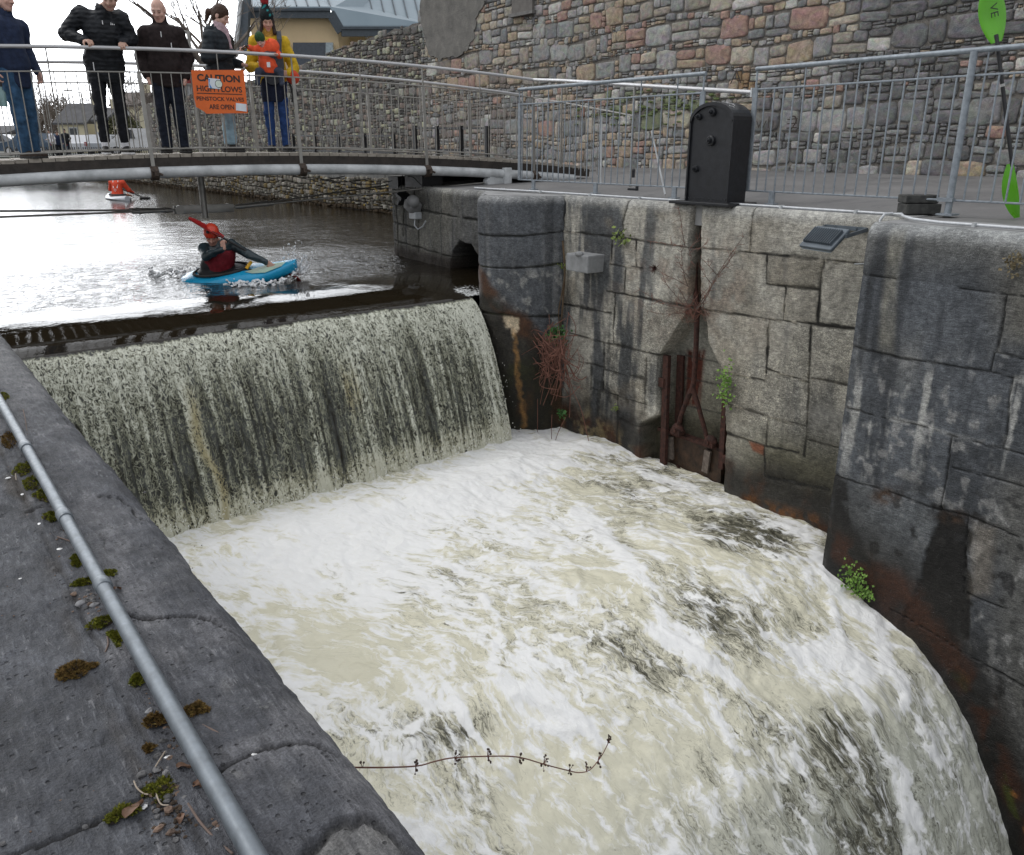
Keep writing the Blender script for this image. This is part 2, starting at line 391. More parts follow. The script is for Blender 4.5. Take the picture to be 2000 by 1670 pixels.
def mat_pool():
    n = NT('pool_water', .25, 0, .5); n.set('IOR', 1.333)
    st = n.attr('st', 'Vector'); fo = n.attr('foam'); ae = n.attr('aer'); fl = n.attr('flow')
    w = n.scl(n.nd('VectorMath', {0: n.noise(6, 4, .6, 0, st, 'Color'), 1: (.5, .5, .5)}, operation='SUBTRACT'), (.16, .20, 0))
    sv = n.nd('VectorMath', {0: st, 1: w}, operation='ADD')
    def ridge(sc, wid, dist=.6, det=3):
        q = n.noise(1, det, .55, dist, n.scl(sv, sc)); return n.mth('SUBTRACT', 1.0, n.mth('MULTIPLY', n.mth('ABSOLUTE', n.mth('SUBTRACT', q, .5)), wid), clamp=True)
    w1 = ridge((3.4, 1.7, 1), 9); w2 = ridge((8.5, 3.6, 1), 8); w3 = ridge((19, 8, 1), 6)
    nf = n.noise(1, 5, .62, .4, n.scl(sv, (5.5, 2.6, 1))); nm = n.noise(1, 4, .65, .5, n.scl(sv, (22, 8, 1)))
    sp1 = n.noise(1, 3, .7, .5, n.scl(sv, (78, 24, 1))); sp3 = n.noise(1, 3, .6, .5, n.scl(sv, (9, 3.4, 1)))
    web = n.mth('ADD', n.mth('MULTIPLY', n.mth('POWER', w1, 1.6), .42), n.mth('ADD', n.mth('MULTIPLY', n.mth('POWER', w2, 1.5), .36), n.mth('MULTIPLY', w3, .18)))
    f = n.mth('ADD', fo, n.mth('ADD', web, n.mth('ADD', n.mth('MULTIPLY', n.mth('SUBTRACT', nf, .5), 1.1), n.mth('MULTIPLY', n.mth('SUBTRACT', nm, .5), .45))))
    fm = n.sst(f, .34, .88)
    a = n.mth('ADD', ae, n.mth('ADD', n.mth('MULTIPLY', n.mth('SUBTRACT', sp1, .5), 1.45), n.mth('ADD', n.mth('MULTIPLY', n.mth('SUBTRACT', nm, .5), .55), n.mth('MULTIPLY', n.mth('SUBTRACT', sp3, .5), .8))))
    am = n.sst(a, .05, .66)
    cream = n.mix(n.noise(1, 4, .6, .3, n.scl(sv, (3.2, 1.6, 1))), (.59, .565, .43), (.80, .77, .63))
    grey = n.mix(n.noise(1, 4, .6, .3, n.scl(sv, (11, 2.0, 1))), (.38, .39, .32), (.64, .645, .57)); cream = n.mix(fl, cream, grey)
    clear = n.mix(n.sst(nm, .38, .66), (.060, .058, .042), (.22, .21, .155))
    c = n.mix(am, clear, cream)
    c = n.mix(fm, c, n.mix(nm, (.80, .80, .78), (.93, .93, .93)))
    n.set('Base Color', c)
    n.set('Roughness', n.mth('ADD', .10, n.mth('ADD', n.mth('MULTIPLY', fm, .5), n.mth('MULTIPLY', am, .12))))
    h = n.mth('ADD', n.mth('MULTIPLY', f, .35), n.mth('ADD', n.mth('MULTIPLY', sp1, .22), n.mth('MULTIPLY', nm, .35)))
    n.bump(h, .6, .026)
    return n.m
def pool():
    py = [1.0, 1.2, 1.52, 1.67, 1.9, 2.17, 2.5, 2.98, 3.45, 3.75, 4.3, 5.0, 7.0, 8.3]
    pz = [-6.5, -5.95, -5.22, -4.95, -4.55, -4.18, -3.90, -3.69, -3.52, -3.46, -3.45, -3.46, -3.46, -3.46]
    ty = np.linspace(8.3, 1.0, 2000); tz = pchip(py, pz, ty); arc = np.concatenate([[0], np.cumsum(np.hypot(np.diff(ty), np.diff(tz)))])
    s = np.arange(0, arc[-1], .0135); cy0 = np.interp(s, arc, ty); cz0 = np.interp(s, arc, tz)
    ny, nz = np.gradient(-cz0), np.gradient(cy0); L = np.hypot(ny, nz); ny, nz = ny / L, nz / L
    xs = np.arange(.2, 6.8, .0135); X, S = np.meshgrid(xs, s)
    Y = np.repeat(cy0[:, None], len(xs), 1); Z = np.repeat(cz0[:, None], len(xs), 1); U, V = proj(X, Y, Z)
    fallz = sst(-3.6, -4.3, Z); near = sst(5.6, 7.2, Y)
    wx = X + .30 * fbm(X * 1.6, S * 1.3, 0, 3, 41); ws = S + .35 * fbm(X * 1.5 + 9, S * 1.2, 0, 3, 43)
    bil = 1 - 2 * np.abs(fbm(wx * 2.4, ws * 1.9, 0, 4, 51)); rg = 1 - np.abs(fbm(wx * 3.4, ws * (2.2 - .9 * fallz), 0, 4, 57)) * 2.6
    H = .026 * bil + .024 * fbm(X * 6, S * 4.5, 0, 4, 61) + .009 * fbm(X * 19, S * 12, 0, 3, 63) + .10 * np.exp(-((Y - 6.75 - .12 * fbm(X * 1.7, X * 0, 0, 2, 3)) / .38) ** 2) * (.75 + .5 * fbm(X * 2.3, X * 0, 0, 3, 8))
    H = H * (1 - .3 * fallz) + .05 * fallz * (fbm(wx * 1.6, ws * .5, 0, 3, 71)) + .035 * fallz * fbm(X * 6, S * 1.0, 0, 4, 75) + .022 * sst(5.55, 6.0, X) * fallz * fbm(X * 16, S * 5, 0, 3, 77)
    Yd = Y - np.abs(ny)[:, None] * H; Zd = Z + np.abs(nz)[:, None] * H
    # where foam, aerated water and clear water lie
    foam = .08 + .09 * near + .18 * sst(.35, 1.0, rg) + .26 * fbm(wx * 1.1, ws * .8, 0, 3, 81)
    foam = foam - .16 * fallz
    aer = .70 + .45 * fbm(wx * 1.5, ws * .9, 0, 4, 91) - .20 * fallz
    UW = U + 55 * fbm(X * 2.6, S * 2.2, 0, 4, 121); VW = V + 42 * fbm(X * 2.6 + 5, S * 2.2, 0, 4, 123)
    def blob(u, v, ru, rv, a=0.0):
        c, s_ = math.cos(R(a)), math.sin(R(a)); du, dv = UW - u, VW - v
        return np.exp(-(((du * c + dv * s_) / ru) ** 2 + ((dv * c - du * s_) / rv) ** 2))
    for u, v, ru, rv, a, k in ((600, 1075, 260, 70, -18, .55), (900, 975, 170, 60, -25, .6), (1040, 890, 90, 36, -15, .6), (800, 1150, 330, 70, -5, .2), (1120, 1080, 140, 60, 25, .32),
                              (1040, 1380, 120, 110, 30, .16), (1330, 1240, 60, 40, 40, .3), (800, 1620, 60, 40, 0, .3), (860, 1370, 46, 60, 0, .3), (1640, 1300, 70, 36, 10, .45), (1560, 1390, 90, 30, 10, .2), (1180, 1550, 60, 30, 0, .15)):
        foam = foam + k * blob(u, v, ru, rv, a)
    for u, v, ru, rv, a, k in ((700, 1290, 170, 70, 20, .35), (1180, 1130, 120, 45, 20, .4), (560, 1230, 120, 60, 0, .2), (1220, 1480, 130, 90, 0, .15), (1000, 1560, 200, 80, 0, .1), (1500, 1330, 120, 60, 20, .2)):
        foam = foam - k * blob(u, v, ru, rv, a); aer = aer + .5 * k * blob(u, v, ru, rv, a) + .1 * blob(u, v, ru, rv, a)
    clr = np.zeros(X.shape)
    for u, v, ru, rv, a, k in ((1240, 985, 95, 34, 22, .8), (1400, 1015, 150, 40, 20, .95), (1290, 930, 130, 26, 20, .75), (1500, 1050, 110, 22, 20, .5), (1400, 1205, 140, 50, 25, .75), (1290, 1285, 100, 55, 20, .75), (1560, 1215, 90, 60, 45, .6), (1640, 1235, 60, 26, 45, .6),
                              (1180, 1010, 50, 60, 30, .5), (870, 1430, 90, 36, -10, .75), (1350, 1590, 60, 70, 0, .3), (1390, 1480, 80, 70, 40, .35), (1220, 1240, 50, 50, 0, .45), (900, 1520, 80, 60, 0, .35), (1000, 1490, 60, 26, 0, .4), (1760, 1310, 26, 60, -25, .5), (1820, 1420, 24, 60, -20, .3), (1620, 1450, 100, 80, 30, .42), (1520, 1560, 100, 90, 0, .4), (1700, 1600, 80, 100, 0, .35), (1480, 1400, 90, 60, 30, .35), (1250, 1400, 80, 70, 0, .3), (1120, 1590, 110, 60, 0, .28)):
        clr = np.maximum(clr, k * blob(u, v, ru, rv, a))
    aer = aer - .60 * clr; foam = foam - .30 * clr
    for w, k, pts in ((16, .62, ((1130, 1005), (1190, 1060), (1240, 1110), (1275, 1180), (1300, 1240), (1360, 1290), (1430, 1330))), (13, .75, ((1585, 1085), (1615, 1130), (1650, 1170), (1700, 1215), (1722, 1260), (1740, 1320), (1765, 1370))),
                      (15, .5, ((1560, 1275), (1640, 1270), (1680, 1300), (1690, 1400), (1700, 1440), (1735, 1480), (1765, 1560), (1775, 1680))), (8, .4, ((1620, 1180), (1660, 1280), (1680, 1300))), (9, .5, ((1250, 925), (1330, 955), (1400, 985), (1490, 1020), (1600, 1045))),
                      (7, .42, ((1210, 960), (1260, 975), (1330, 1000), (1350, 1040), (1420, 1060), (1560, 1100))), (9, .45, ((950, 1170), (985, 1240), (960, 1300), (1010, 1360), (1100, 1390), (1160, 1440))), (10, .5, ((740, 1270), (800, 1330), (840, 1390), (830, 1420), (760, 1440))),
                      (8, .45, ((900, 1390), (940, 1440), (960, 1480), (1000, 1510))), (9, .4, ((1040, 1420), (1090, 1425), (1140, 1430), (1180, 1500), (1190, 1560))), (8, .4, ((1760, 1370), (1810, 1440), (1830, 1500))), (8, .4, ((1340, 1330), (1400, 1390), (1430, 1460), (1440, 1540))), (7, .35, ((920, 1520), (960, 1560), (940, 1620)))):
        d = seg_dist(U + 16 * fbm(X * 5, S * 5, 0, 3, 101), V + 14 * fbm(X * 5 + 7, S * 5, 0, 3, 103), pts)
        foam = foam + k * np.exp(-(d / w) ** 2); H2 = .012 * np.exp(-(d / (w * 1.4)) ** 2); Zd = Zd + H2
    # flow lines: from the foot of the weir slanting to the right, then straight down the second fall
    ca = X - .42 * np.minimum(S, 4.0) + .22 * fbm(X * .9, S * .8, 0, 3, 111) * (1 - .6 * fallz)
    o = grid('pool_water', X, Yd, Zd, mat_pool(), {'st': np.stack([ca, S + .25 * fbm(X * 1.1, S * 1.1, 0, 3, 113), X * 0], -1), 'foam': foam, 'aer': aer, 'flow': fallz}); tag(o, kind='structure')
pool()
def spray():
    wm = NT('spray_white', .4, 0, .5); wm.set('Base Color', (.84, .84, .80)); b = MB(); r_ = random.Random(77)
    wy = [1.2, 1.52, 1.67, 1.9, 2.17, 2.5, 2.98, 3.45]; wz = [-5.95, -5.22, -4.95, -4.55, -4.18, -3.90, -3.69, -3.50]
    def drop(p, r): b.sphere(p, (r * r_.uniform(.6, 1.2), r * r_.uniform(.6, 1.2), r * r_.uniform(.7, 1.8)), 5, 3)
    for i in range(800):
        x = r_.uniform(.5, 5.85); y = float(crest_y(x)) - .97 - abs(r_.gauss(0, .10)) + .06; drop((x, y, -3.40 + abs(r_.gauss(0, .10)) * .9), r_.uniform(.002, .007))
    for i in range(0):
        y = r_.uniform(1.5, 3.45); z = float(np.interp(y, wy, wz)); drop((XB_ - abs(r_.gauss(.0, .09)), y + r_.gauss(0, .06), z + abs(r_.gauss(0, .06))), r_.uniform(.0012, .0045))
    for i in range(60):
        x = r_.uniform(5.70, 5.90); t = r_.random(); y = float(crest_y(x)) - .97 * math.sqrt(t); drop((x + r_.gauss(0, .02), y - .03 + r_.gauss(0, .03), ZW - .25 - 1.6 * t + r_.gauss(0, .04)), r_.uniform(.002, .006))
    for i in range(0): y = r_.uniform(3.5, 7.3); drop((6.6 - abs(r_.gauss(0, .05)), y, -3.42 + abs(r_.gauss(0, .03))), r_.uniform(.002, .006))
    tag(b.build('spray', wm.m, None, 60), kind='stuff')
XB_ = 6.09
spray()
# ---------------------------------------------------------------- lock masonry
def mat_ashlar():
    n = NT('limestone_ashlar', .8, 0, .35); c = n.attr('Col', 'Color'); t = n.attr('tool'); wet = n.attr('wet')
    P = n.geo()
    f1 = n.noise(26, 5, .65, 0, P); f2 = n.noise(110, 3, .6, 0, P); pit = n.vor(38, P)
    m = n.mix(n.rng(f1, .3, .7), (.70, .70, .71), (1.28, 1.27, 1.25)); c = n.mix(1, c, m, 'MULTIPLY')
    sk = n.noise(1, 3, .65, .3, n.scl(P, (40, 17, 75))); c = n.mix(1, c, n.mix(n.rng(sk, .32, .68), (.72, .72, .72), (1.26, 1.26, 1.25)), 'MULTIPLY')
    m2 = n.mix(n.rng(f2, .3, .7), (.66, .66, .66), (1.30, 1.30, 1.28)); c = n.mix(1, c, m2, 'MULTIPLY')
    pk = n.mth('MULTIPLY', n.sst(pit, .17, .08), n.sst(n.noise(4.5, 3, .6, 0, P), .5, .68))
    c = n.mix(n.mth('MULTIPLY', pk, .8), c, (.02, .02, .02))
    wh = n.mth('MULTIPLY', n.sst(n.noise(150, 2, .6, 0, P), .66, .74), n.sst(n.noise(6, 3, .6, 0, P), .48, .65))
    c = n.mix(n.mth('MULTIPLY', wh, .6), c, (.5, .5, .48))
    n.set('Base Color', c); n.set('Roughness', n.mth('SUBTRACT', .88, n.mth('MULTIPLY', wet, .5)))
    wv = n.noise(40, 2, .5, 1.3, n.scl(P, (1, 1, 1.7))); rid = n.mth('ABSOLUTE', n.mth('SUBTRACT', wv, .5))
    c = n.mix(n.mth('MULTIPLY', n.mth('MULTIPLY', n.sst(rid, .04, .16), t), .75), c, n.mix(1, c, (1.9, 1.9, 1.85), 'MULTIPLY')); c = n.mix(n.mth('MULTIPLY', n.mth('MULTIPLY', n.sst(rid, .05, .0), t), .6), c, (.05, .048, .042)); n.set('Base Color', c)
    f4 = n.noise(300, 2, .6, 0, P)
    h = n.mth('ADD', n.mth('MULTIPLY', f1, .6), n.mth('ADD', n.mth('ADD', n.mth('MULTIPLY', f2, .45), n.mth('MULTIPLY', f4, .2)), n.mth('MULTIPLY', n.mth('MULTIPLY', rid, t), 3.4)))
    h = n.mth('ADD', n.mth('SUBTRACT', h, n.mth('MULTIPLY', pk, .5)), n.mth('MULTIPLY', sk, .55))
    n.bump(h, .9, .013)
    return n.m
M_ASH = mat_ashlar()
def label_regions(blocked, step=1):
    """flood fill: an integer per block of stone"""
    n, m = blocked.shape; lab = np.where(blocked, 0, -1).astype(int); k = 0
    for i in range(0, n, 3):
        for j in range(0, m, 3):
            if lab[i, j] == -1:
                k += 1; st = [(i, j)]; lab[i, j] = k
                while st:
                    a, b = st.pop()
                    for c, d in ((a + 1, b), (a - 1, b), (a, b + 1), (a, b - 1)):
                        if 0 <= c < n and 0 <= d < m and lab[c, d] == -1: lab[c, d] = k; st.append((c, d))
    return lab, k
def per_block(lab, k, seed):
    r = np.random.RandomState(seed); v = r.rand(k + 2); return v[np.clip(lab, 0, k)]
def wall_paint(A, Bz, joints, width, seed, groove=.022):
    """A along, Bz height (world metres). returns groove depth, joint mask, block ids"""
    wob = .010 * fbm(A * 9, Bz * 9, 0, 3, seed)
    d = np.full(A.shape, 1e9)
    for pts in joints: d = np.minimum(d, seg_dist(A + wob, Bz + wob * .8, pts))
    ww = width * np.clip(.85 + 1.6 * fbm(A * 3.2, Bz * 3.2, 0, 4, seed + 3), .35, 2.0)
    jm = sst(ww * 1.5, ww * .4, d)
    lab, k = label_regions(d < .012)
    return d, jm, lab, k
def mixc(c, col, m):
    return c * (1 - m[..., None]) + np.array(col) * m[..., None]
def punch(c, A, Bz, seed, mid=.17, g=1.35, k=.34):
    """contrast curve and mottling: dark stones go darker, pale ones paler"""
    L = c.mean(-1, keepdims=True) + 1e-4; f = np.clip(L / mid, .02, 4) ** (g - 1); q = 1 + k * (fbm(A * 3.1, Bz * 2.1, 0, 4, seed) + .7 * fbm(A * 13, Bz * 9, 0, 4, seed + 1) + .6 * fbm(A * 30, Bz * 22, 0, 2, seed + 2)); return np.clip(c * f * np.clip(q, .3, 2)[..., None], .004, .8)
def streaks(A, Bz, seed, fx=7, fz=.7):
    return fbm(A * fx, Bz * fz, 0, 4, seed)
XA = 6.64; XB = 6.10
def pz(pts, x): return [(on(u, v, x=x).y, on(u, v, x=x).z) for u, v in pts]
def slab_top(name, poly, z, thick, mat, label, cat):
    b = MB(); b.prism([(p[0], p[1], z) for p in poly], (0, 0, -thick), (0, 0, 0)); return tag(b.build(name, mat), label, cat)
def recess_wall():
    h = .0125
    ys = np.arange(3.44, 7.72, h); arcn = 10
    zt = -.535; rr = .075
    # profile: coping rounding at the top, then the face
    th = np.linspace(0, math.pi / 2, arcn)
    prof_z = np.concatenate([zt - rr + rr * np.cos(th), np.arange(zt - rr - h, -3.9, -h)]); prof_x = np.concatenate([XA + rr - rr * np.sin(th), np.full(len(prof_z) - arcn, XA)])
    Yg, Zg = np.meshgrid(ys, prof_z); Xg = np.repeat(prof_x[:, None], len(ys), 1)
    J = [[(1104, 451), (1200, 462), (1242, 468), (1260, 471), (1302, 478), (1346, 484)], [(1366, 483), (1425, 489), (1470, 493), (1502, 497), (1607, 507), (1690, 515)],
         [(1228, 372), (1224, 408), (1215, 435), (1217, 450), (1203, 465)], [(1474, 380), (1471, 400), (1465, 492)], [(1436, 380), (1424, 405)],
         [(1195, 468), (1192, 516)], [(1243, 471), (1242, 520)], [(1191, 516), (1221, 519), (1254, 523)], [(1222, 522), (1219, 573)], [(1101, 594), (1194, 612)], [(1185, 568), (1218, 574), (1287, 588), (1348, 600)],
         [(1201, 573), (1198, 672)], [(1112, 650), (1179, 669), (1200, 673), (1272, 690), (1300, 696)], [(1131, 705), (1182, 717)], [(1155, 714), (1153, 760)], [(1180, 668), (1179, 760)], [(1182, 722), (1197, 726), (1262, 740)],
         [(1153, 757), (1206, 772), (1262, 790)], [(1262, 700), (1258, 830)], [(1206, 770), (1206, 850), (1204, 900)], [(1206, 816), (1251, 834)],
         [(1366, 602), (1400, 608), (1505, 623), (1592, 633), (1668, 641)], [(1500, 497), (1497, 554)], [(1497, 554), (1598, 566)], [(1535, 560), (1530, 626)], [(1610, 507), (1604, 536), (1595, 634)],
         [(1502, 624), (1496, 737)], [(1583, 638), (1578, 760), (1575, 840), (1570, 890)], [(1400, 720), (1493, 743)], [(1496, 720), (1562, 740), (1580, 746)], [(1586, 738), (1655, 752)],
         [(1418, 787), (1427, 791), (1520, 818), (1572, 832)], [(1418, 846), (1467, 861), (1492, 870), (1560, 884)], [(1575, 858), (1640, 875)], [(1500, 932), (1618, 956)], [(1492, 870), (1494, 930)], [(1500, 820), (1496, 868)]]
    J = [pz(p, XA) for p in J]
    d, jm, lab, k = wall_paint(Yg, Zg, J, .0115, 200)
    t1 = per_block(lab, k, 3); t2 = per_block(lab, k, 4)
    U, V = proj(np.full(Yg.shape, XA), Yg, Zg)
    base = np.array((.25, .24, .215)) * (.66 + .72 * t1[..., None]) ; base = base * (1 + .12 * (t2[..., None] - .5) * np.array((1, .4, -.6)))
    pale = sst(.0, .45, fbm(Yg * 1.3, Zg * 1.3, 0, 4, 211)); base = mixc(base, (.44, .43, .39), pale * .55)
    c = base
    # dark run-off stains: heavy in the left part and under joints
    st = streaks(Yg, Zg, 221, 6, .8); left = sst(5.7, 6.5, Yg)
    blk = sst(.1, .45, st + .30 * left + .12 * fbm(Yg * 5, Zg * 5, 0, 3, 5)); c = mixc(c, (.075, .082, .092), blk * (.45 + .45 * left))
    grime = poly_mask(U, V, ((1150, 745), (1215, 790), (1265, 830), (1262, 960), (1140, 880), (1108, 840), (1110, 770)), 40) * (.6 + .9 * fbm(Yg * 8, Zg * 6, 0, 4, 231))
    c = mixc(c, (.028, .028, .028), np.clip(grime, 0, 1) * .85)
    g2 = poly_mask(U, V, ((1180, 650), (1195, 650), (1200, 750), (1260, 780), (1250, 840), (1150, 800), (1170, 720)), 26) * sst(-.1, .35, fbm(Yg * 14, Zg * 10, 0, 4, 233)); c = mixc(c, (.03, .03, .03), g2 * .8)
    brn = sst(.05, .4, fbm(Yg * 2.5, Zg * 2.5, 0, 4, 241)) * sst(4.2, 5.2, Yg) * .35; c = mixc(c, (.20, .165, .12), brn)
    # wet, rust red and olive algae above the water
    wl = np.interp(Yg, [3.4, 5.2, 7.7], [-3.38, -3.46, -3.52]); hgt = Zg - wl + .10 * fbm(Yg * 3, Zg * 2, 0, 4, 251)
    olive = sst(1.05, .45, hgt) * sst(5.35, 4.3, Yg) * sst(.0, .25, hgt); c = mixc(c, (.085, .078, .035), olive * .75)
    dk = sst(.62, .22, hgt); c = mixc(c, (.030, .027, .024), dk * .88)
    rust = sst(.32, .12, np.abs(hgt - .14)) * sst(-.25, .35, fbm(Yg * 5, Zg * 4, 0, 4, 253)); c = mixc(c, (.10, .034, .010), rust * .8)
    lz = poly_mask(U, V, ((1150, 800), (1200, 840), (1240, 880), (1255, 960), (1120, 880), (1090, 840)), 20) * sst(-.1, .3, fbm(Yg * 9, Zg * 9, 0, 4, 255)); c = mixc(c, (.24, .19, .10), lz * .75)
    org = np.maximum(poly_mask(U, V, ((1210, 905), (1252, 900), (1254, 945), (1205, 940)), 14), poly_mask(U, V, ((1455, 965), (1500, 980), (1600, 1010), (1605, 1040), (1440, 1000)), 12)) * sst(-.3, .3, fbm(Yg * 16, Zg * 14, 0, 3, 257)); c = mixc(c, (.20, .075, .014), org * .8)
    brick = poly_mask(U, V, ((1462, 862), (1493, 870), (1492, 890), (1470, 880)), 3); c = mixc(c, (.26, .08, .035), brick * .8)
    # penstock slot
    slot = [(1352, 395), (1368, 395), (1367, 603), (1376, 612), (1380, 640), (1382, 670), (1400, 708), (1412, 732), (1416, 850), (1410, 1000), (1285, 985), (1252, 960), (1250, 830), (1283, 812), (1285, 700), (1290, 693), (1345, 608), (1346, 470)]
    S = poly_mask(Yg, Zg, pz(slot, XA), .012)
    cham = poly_mask(Yg, Zg, pz([(1328, 386), (1358, 392), (1353, 420), (1345, 470), (1330, 440)], XA), .02)
    dep = -.013 * jm + .012 * fbm(Yg * 6, Zg * 6, 0, 4, 261) + .030 * (t2 - .5) - .006 * sst(.06, .0, d)
    panel = poly_mask(Yg, Zg, pz([(1385, 770), (1400, 700), (1395, 640), (1372, 620), (1320, 700), (1322, 840), (1412, 870), (1412, 790)], XA), .03)
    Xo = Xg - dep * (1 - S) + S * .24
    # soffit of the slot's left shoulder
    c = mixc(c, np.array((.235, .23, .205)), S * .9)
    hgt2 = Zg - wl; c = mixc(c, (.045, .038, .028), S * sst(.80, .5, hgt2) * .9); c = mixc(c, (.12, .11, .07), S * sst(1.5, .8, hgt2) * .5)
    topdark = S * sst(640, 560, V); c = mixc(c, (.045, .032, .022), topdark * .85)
    rg = S * poly_mask(U, V, ((1312, 690), (1348, 690), (1338, 800), (1310, 800)), 5) * (.55 + .45 * (fbm(Yg * 30, Zg * 3, 0, 2, 5) > 0)); c = mixc(c, (.11, .028, .016), rg)
    pj = np.full(Yg.shape, 9.0)
    for q in ([(1310, 700), (1420, 725)], [(1310, 745), (1420, 768)], [(1310, 800), (1420, 825)]): pj = np.minimum(pj, seg_dist(Yg, Zg, pz(q, XA)))
    c = mixc(c, (.06, .06, .055), S * sst(.014, .006, pj) * .7)
    # rust-red earth in the joints around the dead shrub
    rj = np.exp(-(((U - 1350) / 130) ** 2 + ((V - 560) / 90) ** 2)); c = mixc(c, (.20, .13, .09), np.clip(rj * sst(-.1, .4, fbm(Yg * 6, Zg * 6, 0, 4, 271)), 0, 1) * .55)
    topw = sst(-.68, -.57, Zg + .03 * fbm(Yg * 5, Zg * 5, 0, 3, 283)); c = mixc(c, (.31, .31, .30), topw * .7)
    c = mixc(c, (.018, .017, .015), jm * (1 - S) * (.66 + .32 * sst(-.2, .2, fbm(Yg * 3, Zg * 3, 0, 3, 281))))
    c = punch(c, Yg, Zg, 901)
    tool = sst(-1.25, -1.7, Zg) * sst(-.2, .25, fbm(Yg * 1.7, Zg * 1.7, 0, 3, 291)) * (1 - S) * sst(.3, .8, hgt)
    o = grid('lock_wall', Xo, Yg, Zg, M_ASH, {'Col': c, 'tool': tool, 'wet': np.clip(dk + olive * .3, 0, 1)}, flip=True)
    # closing pieces: top of the coping and the end returns
    r = tag(o, 'pale grey squared limestone lock wall with the rusty sluice slot', 'lock wall', kind='thing')
    b = MB(); b.box((XA + .9, 5.4, -2.6), (.8, 4.6, 4.0)); b.build('backing', M_DKST, r)
    return r
M_DKST = simple('dark_stone', (.10, .10, .10), .85, var=.4, scale=5, bump=.6, bscale=30, bdist=.01)
def near_wall():
    h = .011; ys = np.arange(.5, 3.462, h); zt = -.545; rr = .11; th = np.linspace(0, math.pi / 2, 12)
    prof_z = np.concatenate([zt - rr + rr * np.cos(th), np.arange(zt - rr - h, -6.6, -h)]); prof_x = np.concatenate([XB + rr - rr * np.sin(th), np.full(len(prof_z) - 12, XB)])
    Yg, Zg = np.meshgrid(ys, prof_z); Xg = np.repeat(prof_x[:, None], len(ys), 1)
    J = [[(1680, 536), (1720, 541), (1820, 555), (1970, 575), (2080, 588)], [(1967, 576), (1957, 640), (1946, 689)], [(1946, 689), (2000, 701), (2080, 716)], [(1660, 676), (1667, 677), (1760, 700), (1931, 725), (1940, 730)],
         [(1940, 690), (1936, 728)], [(1938, 728), (1976, 738), (2080, 760)], [(1977, 740), (1964, 850), (1958, 872)], [(1640, 794), (1660, 799), (1778, 827), (1850, 848), (1898, 860), (1925, 870), (2000, 887), (2080, 908)],
         [(1859, 850), (1838, 994)], [(1861, 914), (2000, 950), (2080, 972)], [(1625, 928), (1638, 932), (1710, 953), (1832, 995), (1880, 1004), (1950, 1033), (2080, 1085)], [(1889, 1159), (1949, 1183), (2080, 1240)], [(1890, 1010), (1880, 1160)], [(1740, 1190), (1889, 1280), (2000, 1340)]]
    J = [pz(p, XB) for p in J]
    d, jm, lab, k = wall_paint(Yg, Zg, J, .007, 300)
    t1 = per_block(lab, k, 13); t2 = per_block(lab, k, 14); U, V = proj(np.full(Yg.shape, XB), Yg, Zg)
    c = np.array((.100, .109, .124)) * (.74 + .4 * t1[..., None])
    c = mixc(c, (.17, .17, .165), sst(.05, .5, fbm(Yg * 1.6, Zg * 1.2, 0, 4, 311)) * .6)
    right = sst(1900, 1990, U + 25 * fbm(Yg * 3, Zg * 3, 0, 3, 312)); c = mixc(c, (.165, .158, .140), right * .8 * sst(700, 640, V) + right * .5 * sst(880, 960, V))
    topg = sst(560, 470, V); c = mixc(c, (.15, .15, .145), topg * .65)
    # rain streaks: pale lime runs, dark runs
    st = streaks(Yg, Zg, 321, 9, .45); c = mixc(c, (.055, .06, .07), sst(.15, .5, st) * .65)
    band = poly_mask(U, V, ((1738, 440), (1768, 445), (1752, 560), (1745, 690), (1716, 685), (1726, 560)), 8) * (.75 + .4 * fbm(Yg * 16, Zg * 8, 0, 3, 331)); c = mixc(c, (.25, .24, .205), np.clip(band, 0, 1) * .85)
    lm = sst(.1, .42, streaks(Yg, Zg, 341, 11, .8) + .25 * fbm(Yg * 22, Zg * 16, 0, 3, 343)) * sst(690, 760, V) * sst(1000, 820, V); c = mixc(c, (.36, .36, .35), lm * .85)
    c = mixc(c, (.27, .27, .27), sst(.22, .5, fbm(Yg * 12, Zg * 9, 0, 4, 351)) * sst(660, 760, V) * .7)
    slate = poly_mask(U, V, ((1660, 935), (1836, 995), (1812, 1090), (1780, 1160), (1720, 1110), (1690, 1060), (1640, 1010)), 16); c = mixc(c, (.155, .165, .175), slate * (.6 + .4 * fbm(Yg * 5, Zg * 5, 0, 3, 353)))
    wob = 14 * fbm(Yg * 9, Zg * 9, 0, 3, 361)
    dk = poly_mask(U + wob, V + wob, ((1838, 996), (1872, 1003), (1898, 1040), (1895, 1120), (1888, 1250), (1840, 1330), (1760, 1250), (1780, 1180), (1806, 1100), (1822, 1040)), 5); c = mixc(c, (.024, .022, .020), dk * .9)
    lft = poly_mask(U + wob, V + wob, ((1628, 930), (1656, 940), (1650, 985), (1672, 1040), (1690, 1080), (1760, 1150), (1900, 1270), (1700, 1260), (1600, 1110), (1608, 1050)), 8); c = mixc(c, (.030, .030, .031), lft * .85)
    pt = sst(.30, .42, fbm(Yg * 10, Zg * 10, 0, 3, 371)) * sst(900, 1000, V); c = mixc(c, (.04, .04, .042), pt * .75)
    rb = np.maximum(np.exp(-(((U - 1730) / 24) ** 2 + ((V - 968) / 15) ** 2)), np.exp(-(((U - 1860) / 30) ** 2 + ((V - 1010) / 14) ** 2)) * .8); c = mixc(c, (.085, .05, .032), np.clip(rb * 1.2 * (.7 + fbm(Yg * 25, Zg * 25, 0, 3, 5)), 0, 1))
    tan = poly_mask(U, V, ((1900, 1020), (1945, 1030), (1935, 1160), (1895, 1165)), 14); c = mixc(c, (.20, .175, .145), tan * .6)
